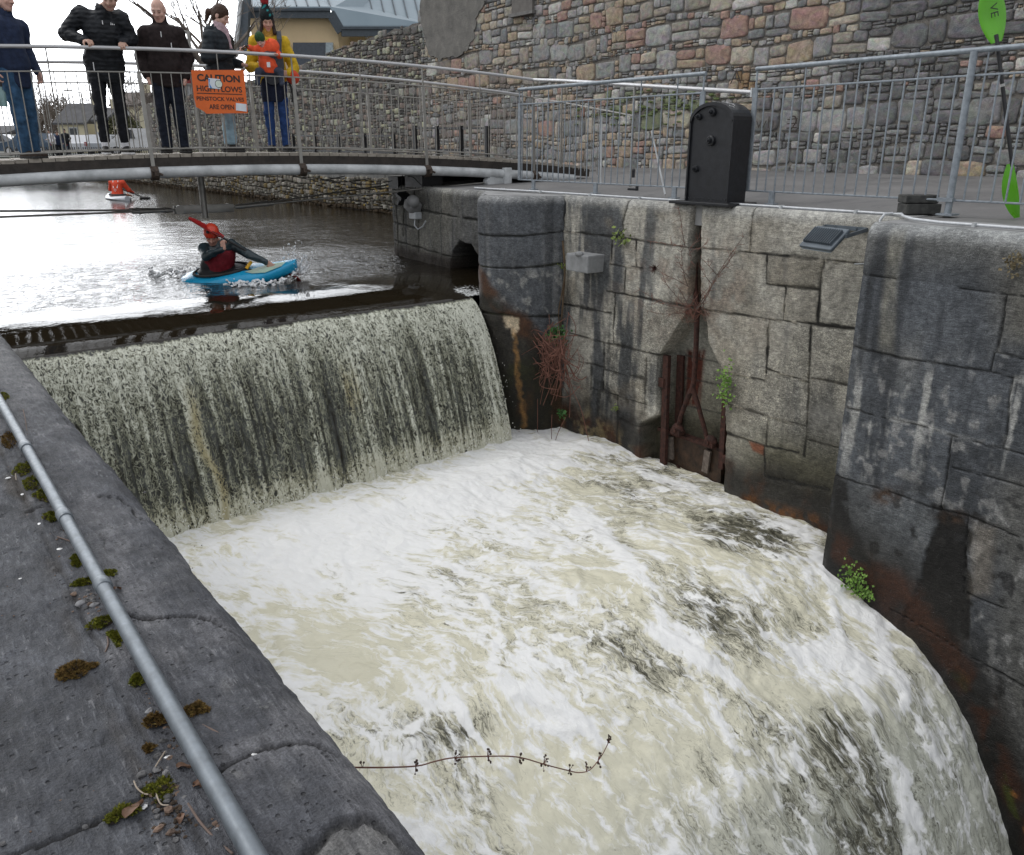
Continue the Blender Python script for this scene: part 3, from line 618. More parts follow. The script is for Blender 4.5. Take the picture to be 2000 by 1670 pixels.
    # algae band that follows the falling water
    wl = pchip([0, 1.2, 1.52, 1.67, 1.9, 2.17, 2.5, 2.98, 3.45, 3.6], [-6.9, -5.95, -5.22, -4.95, -4.55, -4.18, -3.90, -3.69, -3.50, -3.47], Yg)
    dd = (Zg - wl) * .62 + .07 * fbm(Yg * 4, Zg * 4, 0, 4, 381); low = sst(-3.6, -4.6, Zg)
    c = mixc(c, (.026, .023, .020), sst(.62, .22, dd) * (.80 + .15 * low))
    c = mixc(c, (.082, .028, .012), sst(.17, .05, np.abs(dd - .17 - .03 * low)) * sst(-.35, .25, fbm(Yg * 7, Zg * 5, 0, 4, 383)) * .8)
    c = mixc(c, (.07, .085, .012), sst(.06, .015, np.abs(dd - .16)) * sst(.1, .4, fbm(Yg * 5 + 4, Zg * 5, 0, 4, 385)) * low * .9)
    c = mixc(c, (.30, .12, .03), sst(.05, .012, np.abs(dd - .2)) * sst(.25, .45, fbm(Yg * 8 + 4, Zg * 8, 0, 4, 387)) * low * .7)
    c = mixc(c, (.20, .20, .20), sst(.22, .36, fbm(Yg * 14 - Zg * 4, Zg * 7, 0, 4, 389)) * sst(.25, .6, dd) * sst(1180, 1280, V) * .6)
    c = mixc(c, (.27, .28, .285), sst(-.70, -.56, Zg + .04 * fbm(Yg * 6, Zg, 0, 3, 391)) * .7)
    c = mixc(c, (.022, .021, .020), jm * .72)
    jw = sst(.035, .012, d) * sst(.05, .3, fbm(Yg * 6, Zg * 6, 0, 3, 393)) * sst(640, 700, V) * sst(900, 800, V); c = mixc(c, (.33, .33, .32), jw * .6)
    c = punch(c, Yg, Zg, 911)
    dep = -.013 * jm + .010 * fbm(Yg * 5, Zg * 5, 0, 4, 395) + .008 * (t2 - .5) - .012 * dk - .01 * np.clip(rb, 0, 1)
    cr = sst(3.462, 3.40, Yg)   # arris
    Xo = Xg - dep + .02 * (1 - cr)
    tool = .55 * sst(0, .3, fbm(Yg * 1.5, Zg * 1.5, 0, 3, 397)) * sst(.5, .9, dd)
    o = grid('lock_wall', Xo, Yg, Zg, M_ASH, {'Col': c, 'tool': tool, 'wet': sst(.55, .15, dd)}, flip=True)
    r = tag(o, 'dark blue grey lock wall standing forward beside the second fall', 'lock wall', kind='thing')
    b = MB(); b.box((6.52, 1.73, -3.6), (.78, 3.46, 5.9)); b.build('backing', M_DKST, r)
    b = MB(); b.box((6.42, 3.45, -2.3), (.56, .02, 3.4)); b.build('end_face', M_DKST, r)
    return r
def pier_wall():
    """rounded pier at the weir, then the wall that runs on upstream"""
    P = [(6.70, 7.50), (6.66, 7.60), (6.47, 7.67), (6.24, 7.81), (6.05, 7.99), (5.945, 8.16), (5.905, 8.32), (5.97, 8.46), (6.16, 8.68), (6.35, 8.93), (6.50, 9.14), (6.545, 9.25), (6.52, 9.36), (6.50, 9.6), (6.53, 10.2), (6.60, 11.0), (6.66, 11.75), (6.74, 11.9), (6.95, 11.95), (7.5, 12.0), (10.9, 12.2)]
    P = [Vector((p[0], p[1], 0)) for p in P]; L = [0]
    for a, b in zip(P[:-1], P[1:]): L.append(L[-1] + (b - a).length)
    h = .014; s = np.concatenate([np.arange(0, 5.6, h), np.arange(5.6, L[-1], .06)])
    px = pchip(L, [p.x for p in P], s); py = pchip(L, [p.y for p in P], s)
    k = 7; ker = np.ones(k) / k; px[k:-k] = np.convolve(px, ker, 'same')[k:-k]; py[k:-k] = np.convolve(py, ker, 'same')[k:-k]
    tx, ty = np.gradient(px, s), np.gradient(py, s); l = np.hypot(tx, ty); nx, ny = -ty / l, tx / l      # pointing to the chamber
    zt = -.545; rr = .085; th = np.linspace(0, math.pi / 2, 9); zz = np.concatenate([zt - rr + rr * np.cos(th), np.arange(zt - rr - h, -3.95, -h)]); inn = np.concatenate([rr - rr * np.sin(th), np.zeros(len(zz) - 9)])
    Sg, Zg = np.meshgrid(s, zz); Ng = np.repeat(inn[:, None], len(s), 1)
    Xp = np.repeat(px[None], len(zz), 0); Yp = np.repeat(py[None], len(zz), 0); U, V = proj(Xp, Yp, Zg)
    s1 = L[1] + .02; sp = L[10]; J = []
    zj = [-.98, -1.36, -1.92, -2.6]
    for z in zj[:2]: J.append([(s1, z + .03), (s1 + .5, z - .02), (s1 + 1.2, z - .03), (sp, z - .02)])
    J.append([(s1, -1.98), (sp, -1.93)]); J.append([(s1 + .01, -.5), (s1, -4)])
    J += [[(sp - .05, -.93), (sp + 1, -.9), (sp + 3.2, -.84)], [(sp, -1.5), (sp + 1.2, -1.46), (sp + 3, -1.4)], [(sp + 1.0, -.5), (sp + 1.02, -.92)], [(sp + 1.9, -.5), (sp + 1.85, -.9)], [(sp + 1.75, -.9), (sp + 1.8, -1.5)], [(sp + 2.25, -.9), (sp + 2.3, -1.3)], [(sp + 2.5, -.86), (sp + 2.5, -1.8)], [(sp + 1.75, -1.16), (sp + 2.9, -1.12)]]
    d, jm, lab, kk = wall_paint(Sg, Zg, J, .012, 400)
    t1 = per_block(lab, kk, 23); t2 = per_block(lab, kk, 24)
    c = np.array((.088, .094, .105)) * (.7 + .7 * t1[..., None]); up = sst(sp - .1, sp + .25, Sg)
    c = mixc(c, (.19, .185, .165), up * (.7 + .3 * t2))
    st = streaks(Sg, Zg, 421, 8, .6); c = mixc(c, (.20, .20, .20), sst(.1, .5, st) * .45); c = mixc(c, (.05, .055, .065), sst(.05, .45, streaks(Sg, Zg, 423, 9, .5)) * .6)
    c = mixc(c, (.075, .08, .09), up * sst(sp + 1.0, sp + .35, Sg) * .6)
    gr = sst(.12, .4, fbm(Sg * 14, Zg * 9, 0, 4, 431)) * sst(-1.3, -1.5, Zg) * (1 - up); c = mixc(c, (.27, .27, .26), gr * .7)
    c = mixc(c, (.40, .40, .39), sst(-.66, -.56, Zg) * .35)
    # flaked pale patch, rust and moss where the weir washes the pier
    fallz = np.interp(Yp, [7.40, 7.5, 7.8, 8.1, 8.3, 8.5, 8.9], [-3.3, -2.95, -2.35, -1.95, -1.75, -1.62, -1.5]); dd = Zg - fallz - .10 * fbm(Sg * 5, Zg * 5, 0, 4, 441)
    w1 = sst(.42, .12, dd) * (1 - up); c = mixc(c, (.030, .024, .014), w1 * .9)
    c = mixc(c, (.105, .040, .013), sst(.22, .05, np.abs(dd - .17)) * (1 - up) * sst(-.4, .2, fbm(Sg * 6, Zg * 5, 0, 4, 443)) * .85)
    c = mixc(c, (.04, .045, .008), sst(.0, .5, fbm(Sg * 4, Zg * 3, 0, 4, 445)) * sst(-2.2, -2.7, Zg) * (1 - up) * .8)
    low = sst(-2.45, -3.0, Zg + .25 * fbm(Sg * 4, Zg * 2, 0, 3, 447)) * (1 - up); c = mixc(c, (.028, .024, .008), low * .9)
    c = mixc(c, (.11, .045, .013), low * sst(.0, .4, fbm(Sg * 5, Zg * 2.2, 0, 4, 449)) * .7)
    pk = poly_mask(U + 6 * fbm(Sg * 30, Zg * 30, 0, 2, 3), V, ((982, 614), (1014, 622), (1012, 640), (1002, 662), (994, 640), (988, 640)), 3); c = mixc(c, (.46, .38, .27), pk)
    oy = poly_mask(U + 5 * fbm(Sg * 30, Zg * 20, 0, 2, 4), V, ((1002, 640), (1009, 660), (1016, 740), (1030, 830), (1022, 840), (1008, 740)), 4); c = mixc(c, (.33, .17, .05), oy * .7)
    c = mixc(c, (.04, .026, .018), up * sst(-1.38, -1.58, Zg) * .85)
    # culvert mouth beside the pier
    cv = sst(.37, .33, .05 * fbm(Sg * 8, Zg * 8, 0, 3, 461) + np.hypot((Sg - (sp + .42)) / 1.0, np.minimum(Zg + 1.62, 0) * 0 + np.maximum(Zg + 1.62, 0) * .95)) * up
    c = mixc(c, (.02, .016, .012), cv)
    jj = jm * sst(-3.0, -2.4, Zg); c = mixc(c, (.02, .02, .016), jj * .8); c = mixc(c, (.05, .05, .015), jj * sst(-1.2, -1.3, Zg) * sst(0, .3, fbm(Sg * 5, Zg * 5, 0, 3, 5)) * (1 - up) * .8)
    c = punch(c, Sg, Zg, 921)
    dep = -.020 * jj + .012 * fbm(Sg * 6, Zg * 6, 0, 4, 451) + .012 * (t2 - .5) - Ng - .45 * cv - .02 * pk
    Xo = Xp + nx[None] * dep; Yo = Yp + ny[None] * dep
    # the pier's foot spreads a little towards the weir
    o = grid('lock_pier', Xo, Yo, Zg, M_ASH, {'Col': c, 'tool': .2 + 0 * c[..., 0], 'wet': np.clip(w1 + low, 0, 1)}, flip=True)
    return tag(o, 'rounded dark stone lock pier at the right end of the weir', 'lock pier', kind='thing')
recess_wall(); near_wall(); pier_wall()
# ---------------------------------------------------------------- left quay (close to the camera)
def mat_quay():
    n = NT('blue_limestone', .78, 0, .35); P = n.geo(); c = n.attr('Col', 'Color')
    f1 = n.noise(9, 5, .65, .3, P); f2 = n.noise(70, 5, .7, 0, P); f3 = n.noise(420, 3, .6, 0, P)
    m = n.mix(n.rng(f1, .3, .7), (.74, .74, .76), (1.25, 1.24, 1.22)); c = n.mix(1, c, m, 'MULTIPLY')
    m = n.mix(n.rng(f2, .3, .7), (.72, .72, .73), (1.28, 1.28, 1.27)); c = n.mix(1, c, m, 'MULTIPLY')
    m = n.mix(n.rng(f3, .3, .7), (.66, .66, .66), (1.34, 1.34, 1.34)); c = n.mix(1, c, m, 'MULTIPLY')
    lich = n.mth('MULTIPLY', n.sst(n.noise(60, 4, .7, 1, P), .60, .70), n.sst(n.noise(12, 3, .6, 0, P), .5, .62)); c = n.mix(n.mth('MULTIPLY', lich, .35), c, (.25, .25, .24))
    stk = n.noise(1, 4, .65, .4, n.scl(P, (180, 34, 180))); c = n.mix(1, c, n.mix(n.rng(stk, .3, .7), (.62, .62, .63), (1.42, 1.42, 1.40)), 'MULTIPLY')
    scf = n.mth('MULTIPLY', n.sst(stk, .56, .68), n.sst(n.noise(9, 3, .6, .5, P), .46, .62)); c = n.mix(n.mth('MULTIPLY', scf, .55), c, (.22, .22, .23))
    pits = n.mth('MULTIPLY', n.sst(n.vor(85, P), .22, .10), n.sst(n.noise(16, 3, .6, 0, P), .46, .58)); c = n.mix(n.mth('MULTIPLY', pits, .7), c, (.018, .018, .02))
    n.set('Base Color', c)
    n.set('Roughness', n.rng(f2, .3, .7, .62, .85))
    h = n.mth('ADD', n.mth('MULTIPLY', f1, .8), n.mth('ADD', n.mth('MULTIPLY', f2, .55), n.mth('MULTIPLY', f3, .28)))
    n.bump(n.mth('SUBTRACT', h, n.mth('SUBTRACT', n.mth('MULTIPLY', pits, .7), n.mth('MULTIPLY', stk, .5))), .85, .008)
    return n.m
M_QUAY = mat_quay()
def q2(pts): return [(on(u, v, z=ZQ).x, on(u, v, z=ZQ).y) for u, v in pts]
XJ = .118   # seam between paving slabs and coping
def left_quay():
    cx, rr = .222, .058
    s = np.concatenate([np.arange(-.16, cx, .0028), cx + np.linspace(0, rr * math.pi / 2, 24)[1:], cx + rr * math.pi / 2 + np.geomspace(.004, 3.6, 40)])
    ys = np.concatenate([np.arange(.30, 1.3, .0035), np.arange(1.3, 3.3, .007), np.geomspace(3.3, 8.6, 60)])
    th = np.clip((s - cx) / rr, 0, math.pi / 2); px = np.where(s < cx, s, cx + rr * np.sin(th)); pz_ = ZQ - rr * (1 - np.cos(th)) - np.maximum(s - cx - rr * math.pi / 2, 0)
    nx, nz = np.where(s < cx, 0, np.sin(th)), np.where(s < cx, 1, np.cos(th))
    Sg, Yg = np.meshgrid(s, ys); X0 = np.repeat(px[None], len(ys), 0); Z0 = np.repeat(pz_[None], len(ys), 0)
    Xs = np.minimum(Sg, .40)
    J = [q2(p) for p in ([(140, 984), (190, 973), (232, 972), (258, 985), (275, 1010)], [(230, 1196), (262, 1208), (300, 1212), (360, 1207), (410, 1212), (470, 1228)], [(415, 1515), (450, 1497), (500, 1475), (560, 1458), (610, 1450), (660, 1462)],
                             [(-60, 1012), (0, 1008), (55, 998), (100, 990), (118, 985)], [(-30, 1690), (90, 1648), (150, 1622), (210, 1590), (270, 1563), (330, 1530)])]
    brk = q2([(590, 1690), (612, 1660), (640, 1625), (672, 1608), (690, 1618), (706, 1596), (740, 1604), (772, 1618), (806, 1650), (850, 1700), (760, 1760), (600, 1730)])
    crk = [q2(p) for p in ([(90, 760), (110, 790), (150, 830), (200, 860)], [(75, 790), (130, 800), (165, 815)], [(195, 1035), (205, 1060), (215, 1110), (230, 1150)])]
    wob = .0035 * fbm(Xs * 55, Yg * 55, 0, 4, 500)
    jd = np.full(Sg.shape, 9.0)
    for p in J: jd = np.minimum(jd, seg_dist(Xs + wob, Yg + wob, p))
    cd = np.full(Sg.shape, 9.0)
    for p in crk: cd = np.minimum(cd, seg_dist(Xs + wob * 1.5, Yg + wob, p))
    seam = np.abs(Xs - XJ + .004 * fbm(Xs * 0, Yg * 12, 0, 3, 501))
    jw = .0028 * (1 + .9 * fbm(Xs * 30, Yg * 30, 0, 2, 503)); jm = sst(jw, jw * .35, jd); sm = sst(.005, .001, seam) * sst(-.5, .2, fbm(Xs * 0, Yg * 9, 0, 3, 502)); cm = sst(.0022, .0008, cd) * sst(-.2, .2, fbm(Xs * 40, Yg * 40, 0, 2, 505))
    bd = seg_dist(Xs, Yg, brk + [brk[0]]); inn = in_poly(Xs + wob, Yg + wob, brk); bm_ = np.where(inn, 1.0, 0.0); bedge = sst(.007, .001, bd)
    cop = sst(XJ - .002, XJ + .002, Xs)
    H = .0035 * fbm(Xs * 14, Yg * 9, 0, 4, 511) + .0030 * fbm(Xs * 60, Yg * 42, 0, 4, 513) + cop * .0026 * fbm(Xs * 6, Yg * 3.2, 0, 3, 515) + .0010 * (1 - np.abs(fbm(Xs * 30, Yg * 14, 0, 3, 517))) * cop
    H = H - .0045 * jm - .003 * sm - .002 * cm - .004 * bedge - .003 * bm_ + .002 * cop
    far = sst(2.6, 3.4, Yg); 
    X = X0 + nx[None] * H; Z = Z0 + nz[None] * H
    c = np.zeros(Sg.shape + (3,)) + np.array((.054, .057, .066))
    c = c * (1 + .28 * fbm(Xs * 7, Yg * 5, 0, 4, 521))[..., None]; c = mixc(c, (.062, .064, .074), cop * .4); c = c * np.clip(1 + .42 * fbm(Xs * 26, Yg * 16, 0, 4, 571) + .30 * fbm(Xs * 90, Yg * 60, 0, 3, 573), .35, 2)[..., None]
    c = mixc(c, (.13, .13, .14), sst(.1, .45, fbm(Xs * 16, Yg * 9, 0, 4, 523)) * cop * .6); c = mixc(c, (.16, .16, .16), sst(1.7, 2.7, Yg) * .5)
    U, V = proj(X0, Yg, Z0)
    for u, v, r, k in ((690, 1515, 22, .6), (440, 1345, 12, .5), (160, 1075, 22, .5), (570, 1540, 20, .35), (350, 1100, 30, .3), (600, 1400, 30, .35)):
        c = mixc(c, (.23, .23, .235), np.exp(-((U - u) ** 2 + (V - v) ** 2) / r ** 2) * k * (.6 + .7 * fbm(Xs * 90, Yg * 60, 0, 3, 525)).clip(0, 1))
    c = mixc(c, (.17, .165, .155), bm_ * .75 * (.6 + .5 * fbm(Xs * 30, Yg * 30, 0, 3, 527)).clip(0, 1)); c = mixc(c, (.02, .02, .021), bedge * .75)
    c = mixc(c, (.012, .011, .011), np.maximum(np.maximum(jm, cm * .6), sm * .7) * .95); dirt = sst(.028, .006, seam - .004) * sst(-.25, .3, fbm(Xs * 25, Yg * 9, 0, 4, 531)) * sst(XJ + .012, XJ, Xs)
    c = mixc(c, (.030, .022, .014), dirt * .75)
    c = mixc(c, (.05, .055, .03), sst(.3, .8, Z0 * -1 - .55) * .6)
    o = grid('left_quay', X, Yg, Z, M_QUAY, {'Col': c}); tag(o, kind='structure')
    b = MB(); b.prism([(-9, -2, 0), (.2, -2, 0), (.2, .32, 0), (-.15, .32, 0), (-.15, 8.5, 0), (-9, 8.5, 0)], (0, 0, -.7), (0, 0, ZQ - .004)); b.box((-4.4, 3.2, -3.6), (9.2, 10.6, 6)); tag(b.build('left_quay', M_DKST), kind='structure')
left_quay()
# ---------------------------------------------------------------- right bank: pavement between the lock and the old building
def mat_pave():
    n = NT('quay_pavement', .85, 0, .3); P = n.geo(); f = n.noise(1.3, 5, .65, 0, P); g = n.noise(40, 4, .6, 0, P)
    c = n.mix(n.rng(f, .3, .7), (.125, .122, .122), (.205, .20, .197)); c = n.mix(n.mth('MULTIPLY', n.rng(g, .4, .7), .45), c, (.12, .12, .12))
    w = n.sst(n.noise(2.2, 4, .6, 1.0, n.scl(P, (.35, 1.0, 1))), .54, .62); c = n.mix(n.mth('MULTIPLY', w, .45), c, (.10, .10, .105))
    n.set('Base Color', c); n.set('Roughness', n.rng(f, .35, .65, .55, .9)); n.bump(g, .3, .006); return n.m
def right_bank():
    gx = np.array([6.2, 6.66, 6.72, 7.0, 8.0, 10, 12, 13.6, 16, 30, 90]); gz = np.array([ZQ, ZQ, ZQ + .004, ZQ + .01, -.51, -.46, -.41, -.39, -.39, -.4, -.5])
    xs = np.concatenate([np.arange(6.72, 13.7, .12)]); ys = np.concatenate([np.arange(-3, 12, .12), np.arange(12, 62, 1.)])
    X, Y = np.meshgrid(xs, ys); Z = np.interp(X, gx, gz) + .012 * fbm(X * .9, Y * .9, 0, 3, 601)
    X = np.where((Y > 11.9) & (X < 10.95), 10.95, X)
    o = grid('pavement', X, Y, Z, mat_pave(), flip=False); tag(o, kind='structure')
    cp = simple('coping_top', (.25, .25, .25), .8, var=.3, scale=4, bump=.4, bscale=30, bdist=.008)
    b = MB(); b.prism([(XA + .07, 3.45, 0), (7.0, 3.45, 0), (7.0, 7.6, 0), (XA + .07, 7.6, 0)], (0, 0, ZQ - .2), (0, 0, -.535 ))
    b.prism([(XB + .105, .4, 0), (7.0, .4, 0), (7.0, 3.447, 0), (XB + .105, 3.447, 0)], (0, 0, ZQ - .2), (0, 0, -.545)); b.prism([(6.72, 7.602, 0), (6.36, 7.90, 0), (6.14, 8.10, 0), (6.04, 8.33, 0), (6.12, 8.52, 0), (6.28, 8.74, 0), (6.46, 8.98, 0), (6.62, 9.22, 0), (6.63, 9.5, 0), (6.68, 10.3, 0), (6.8, 11.7, 0), (7.2, 11.8, 0), (7.4, 7.602, 0)], (0, 0, ZQ - .2), (0, 0, -.545))
    b.prism([(7.4, 7.6, 0), (10.9, 7.6, 0), (10.9, 12.1, 0), (7.2, 11.8, 0)], (0, 0, ZQ - .3), (0, 0, -.575)); tag(b.build('coping', cp), kind='structure')
    g = simple('far_ground', (.11, .115, .10), .95, var=.3, scale=.4)
    b = MB(); b.quad((-400, 63, -.56), (400, 63, -.56), (400, 600, -.2), (-400, 600, -.2)); b.quad((-400, 63, -.56), (-400, 63, -3), (13, 63, -3), (13, 63, -.56)); b.quad((13.5, -30, -.42), (90, -30, -.42), (90, 63.1, -.5), (13.5, 63.1, -.5)); tag(b.build('ground', g), kind='structure')
    b = MB(); b.quad((-120, -30, -6.6), (40, -30, -6.6), (40, 70, -6.6), (-120, 70, -6.6)); tag(b.build('river_bed', M_DKST), kind='structure')
right_bank()
# ---------------------------------------------------------------- footbridge
M_STEEL = simple('brushed_steel', (.50, .50, .51), .45, .55, var=.05, scale=6)
M_STEELD = simple('dull_steel', (.30, .29, .27), .5, .75, var=.15, scale=6)
M_GALV = simple('galvanised_steel', (.25, .28, .31), .55, .4, var=.22, scale=22, bump=.1, bscale=90)
M_WHITEP = simple('dirty_white_paint', (.46, .48, .49), .5, 0, var=.25, scale=5, col2=(.62, .64, .65), bump=.1, bscale=40)
M_BLACKP = simple('black_paint', (.012, .013, .016), .38, 0, var=.35, scale=14, bump=.35, bscale=26, bdist=.004)
M_TIMBER = simple('dark_wet_timber', (.028, .022, .018), .7, 0, var=.5, scale=9, bump=.5, bscale=40, bdist=.006)
M_DECK = simple('grey_deck_boards', (.30, .27, .23), .8, 0, var=.3, scale=12, bump=.3, bscale=60)
M_RUST = simple('rusted_iron', (.032, .015, .012), .85, .1, var=.5, scale=22, col2=(.085, .032, .022), bump=.6, bscale=55, bdist=.006)
M_CLAMP = simple('rust_stained_clamp', (.055, .045, .040), .7, .3, var=.5, scale=30, col2=(.12, .085, .065))
M_CABLE = simple('black_cable', (.02, .02, .022), .5)
BA, BB = 11.145, -.1
BD = Vector((1, BB, 0)).normalized(); BN = Vector((-BB, 1, 0)).normalized()
def deck_z(x): return -.062 - .0088 * (x - 4.3) ** 2
def bp(x, off=0.0, z=0.0):
    p = Vector((x, BA + BB * x, deck_z(x) + z)) + BN * off; return p
def text_mesh(txt, w, h, bold=0.0, ext=.0008):
    cu = bpy.data.curves.new('t', 'FONT'); cu.body = txt; cu.size = 1; cu.extrude = .01; cu.offset = bold; cu.fill_mode = 'BOTH'
    o = bpy.data.objects.new('t', cu); COL.objects.link(o); bpy.context.view_layer.update()
    me = bpy.data.meshes.new_from_object(o.evaluated_get(bpy.context.evaluated_depsgraph_get())); bpy.data.objects.remove(o); bpy.data.curves.remove(cu)
    n = len(me.vertices); co = np.zeros(n * 3, np.float32); me.vertices.foreach_get('co', co); co = co.reshape(-1, 3)
    lo, hi = co.min(0), co.max(0); co = (co - (lo + hi) / 2) / np.maximum(hi - lo, 1e-6) * np.array((w, h, ext * 2), np.float32); me.vertices.foreach_set('co', co.ravel()); me.update(); me.materials.clear()
    return me
def footbridge():
    root = empty('footbridge', bp(4.3)); tag(root, 'arched steel and timber footbridge crossing the canal above the weir', 'footbridge')
    O = root.location
    xs = [-3 + .1 * i for i in range(125)]; xs = [x for x in xs if x <= 9.42]
    def B(b, name, mat, par=root, smooth=None): 
        o = b.build(name, mat, None, smooth); bpy.context.view_layer.update()
        o.parent = par; w = Vector((0, 0, 0)); q = par
        while q is not None: w += q.location; q = q.parent
        o.location = -w
        return o
    b = MB()
    for k in range(92):                                   # cross boards, their ends show at the edge
        x = -3 + k * .135 + .06
        if x > 9.4: break
        a = bp(x, .02 - rnd.uniform(0, .015), -.02); c = bp(x, 2.02, -.02); b.bar(a, c, .125, .04)
    B(b, 'deck', M_DECK)
    b = MB()
    for off in (.035, 1.98):
        b = MB()
        for x0, x1 in zip(xs[:-1], xs[1:]):
            b.bar(bp(x0, off, -.098), bp(x1, off, -.098), .07, .115)
        B(b, 'edge_beam', M_TIMBER)
    for off in (0.0, 2.0):
        b = MB(); b.tube([bp(x, off, -.21) for x in xs if x <= 9.2], .066, 14); B(b, 'arch_tube', M_WHITEP, smooth=50)
    for x in [-2.6 + 1.2 * i for i in range(10)]: b = MB(); b.bar(bp(x, .05, -.19), bp(x, 1.95, -.19), .06, .08); B(b, 'cross_beam', M_TIMBER)
    posts = [1.03 + 1.82 * k for k in range(-2, 5)]
    for off, tag_ in ((0.0, 'near'), (2.0, 'far')):
        sgn = 1 if off else -1; hx = [x for x in xs if x <= 8.32] + [8.31] if not off else xs
        b = MB(); b.tube([bp(x, off, .91) for x in hx], .009, 6); b.tube([bp(x, off, .062) for x in hx], .009, 6)
        rl = B(b, 'railing', M_STEELD, smooth=50)
        b = MB(); b.tube([bp(x, off, 1.16) for x in hx], .021, 10)
        if not off: b = MB(); b.tube([bp(x, off, 1.16) for x in hx] + [Vector((8.05, 9.35, .88)), Vector((7.55, 7.45, .70)), Vector((7.02, 5.32, .50))], .021, 10)
        B(b, 'handrail', M_STEEL, rl, 50)
        proto = None
        for i in range(112):
            x = -3 + .112 * i + .05
            if x > (8.3 if not off else 9.35): break
            if proto is None:
                b = MB(); b.tube([(0, 0, 0), (0, 0, .85)], .0062, 6); o = b.build('baluster', M_STEELD, rl); proto = o
            else: o = proto.copy(); COL.objects.link(o)
            o.location = bp(x, off, .06)
        proto = None
        for x in posts:
            if x > 8.6: continue
            b = MB()
            b.bar(bp(x + .03, off - sgn * .0, -.24), bp(x + .008, off, .90), .016, .044, BD); b.tube([bp(x + .008, off, .88), bp(x, off, 1.16)], .011, 8)
            B(b, 'post', M_STEELD, rl, 50)
            b = MB(); q = bp(x + .03, off - (.0 if off else .0), -.215); b.tube([q - BD * .045, q + BD * .045], .083, 12); b.box(q + Vector((0, sgn * .08, 0)), (.05, .06, .06)); b.tube([q + Vector((-.05, sgn * .1, .03)), q + Vector((.07, sgn * .1, -.02))], .014, 6)
            B(b, 'tube_clamp', M_CLAMP, rl, 50)
            xm = x + .91
            if xm < 8.4:
                b = MB(); b.tube([bp(xm, off, .06), bp(xm, off, 1.16)], .0085, 8); B(b, 'thin_post', M_STEELD, rl, 50)
    # rail that swings from the bridge to the quay railing
    rl = [o for o in kids(root) if o.name.startswith('railing')][0]
    fl = [bp(8.31, 0, 0), Vector((8.05, 9.35, -.27)), Vector((7.55, 7.45, -.44)), Vector((7.02, 5.32, -.64))]
    b = MB(); b.tube([fl[0] + Vector((0, 0, .91)), fl[1] + Vector((0, 0, .87)), fl[2] + Vector((0, 0, .80))], .009, 6); B(b, 'end_rail', M_STEELD, rl, 50); b = MB(); b.tube([fl[2] + Vector((0, 0, -.02)), fl[2] + Vector((0, 0, 1.13))], .015, 8); B(b, 'end_post', M_STEELD, rl, 50); b = MB(); b.tube([fl[1] + Vector((0, 0, .0)), fl[1] + Vector((0, 0, 1.14))], .013, 8); B(b, 'end_post', M_STEELD, rl, 50)
    b = MB(); b.box((7.02, 5.34, .50), (.05, .02, .085)); B(b, 'end_bracket', M_WHITEP, rl, 50)
    for i in range(1, 13):
        o = [k for k in kids(rl) if k.name.startswith('baluster')][0].copy(); COL.objects.link(o); o.location = fl[0].lerp(fl[2], i / 17) + Vector((0, 0, .04)); o.scale = (1, 1, .98)
    # hanging mast and the tie rods that truss the arch from below
    mt = on(390, 346, line=(BA + 1.005, BB)); mb = on(402, 426, line=(BA + 1.005, BB))
    mx = (mt.x + mb.x) / 2; c = Vector((mx, BA + BB * mx + 1.0, 0))
    b = MB(); b.tube([(c.x, c.y, deck_z(mx) - .2), (c.x, c.y, mb.z)], .043, 14); B(b, 'mast', M_STEELD, smooth=50)
    pz_ = on(396, 408, line=(BA + 1.005, BB)).z
    b = MB(); b.box((c.x, c.y, pz_), (.80, .035, .11), Matrix.Rotation(-.1, 3, 'Z'), .01)
    for dx in (-.33, .33): b.tube([c + Vector((dx, -.03, pz_)), c + Vector((dx, .03, pz_))], .06, 12)
    B(b, 'tie_plate', M_STEELD, smooth=40)
    e1 = on(955, 356, line=(BA, BB)); e2 = bp(7.7, 2.0, -.33); L1 = bp(-3, 0, -.3); L2 = bp(-3, 2, -.3)
    for e, dx, r in ((e1, .33, .013), (e2, .33, .013), (Vector((-1.9, BA + .1, pz_ + .05)), -.33, .013), (Vector((-1.9, BA + 2.2, pz_ + .1)), -.33, .013)):
        a = c + Vector((dx, 0, pz_)); d = (e - a).normalized(); b = MB(); b.tube([a, e], r, 8); b.tube([a + d * .1, a + d * .62], .028, 8); b.tube([a + d * .16, a + d * .2], .036, 8); b.tube([a + d * .5, a + d * .54], .036, 8)
        B(b, 'tie_rod', M_STEELD, smooth=50)
    q = on(975, 352, line=(BA, BB)); b = MB(); b.box(q + Vector((.12, 0, 0)), (.13, .16, .36), None, .012); b.box(q + Vector((-.05, 0, .02)), (.26, .05, .22), None, .01); b.tube([e1 + Vector((0, -.06, 0)), e1 + Vector((0, .06, 0))], .07, 12); B(b, 'anchor_bracket', M_WHITEP, smooth=40)
    b = MB(); b.box(bp(6.75, .6, -.38), (.36, .5, .24)); b.box(bp(8.0, .5, -.36), (.5, .6, .2)); b.box(bp(8.9, .3, -.32), (.9, .5, .12)); b.box(bp(7.6, 1.3, -.36), (2.2, .3, .18)); B(b, 'bearing', M_BLACKP)
    # thin cables slung below
    b = MB()
    for k in range(3):
        p = [bp(4.6 + .35 * k + .09 * j, .1, -.3 - .05 * math.sin(j / 8 * math.pi) - .03 * k) for j in range(9)]; b.tube(p, .006, 5)
    p = [bp(6.3 + .05 * j, .2, -.3 - .02 * j + .03 * math.sin(j)) for j in range(9)]; b.tube(p, .006, 5)
    B(b, 'cable', M_CABLE)
    return root
BR = footbridge()
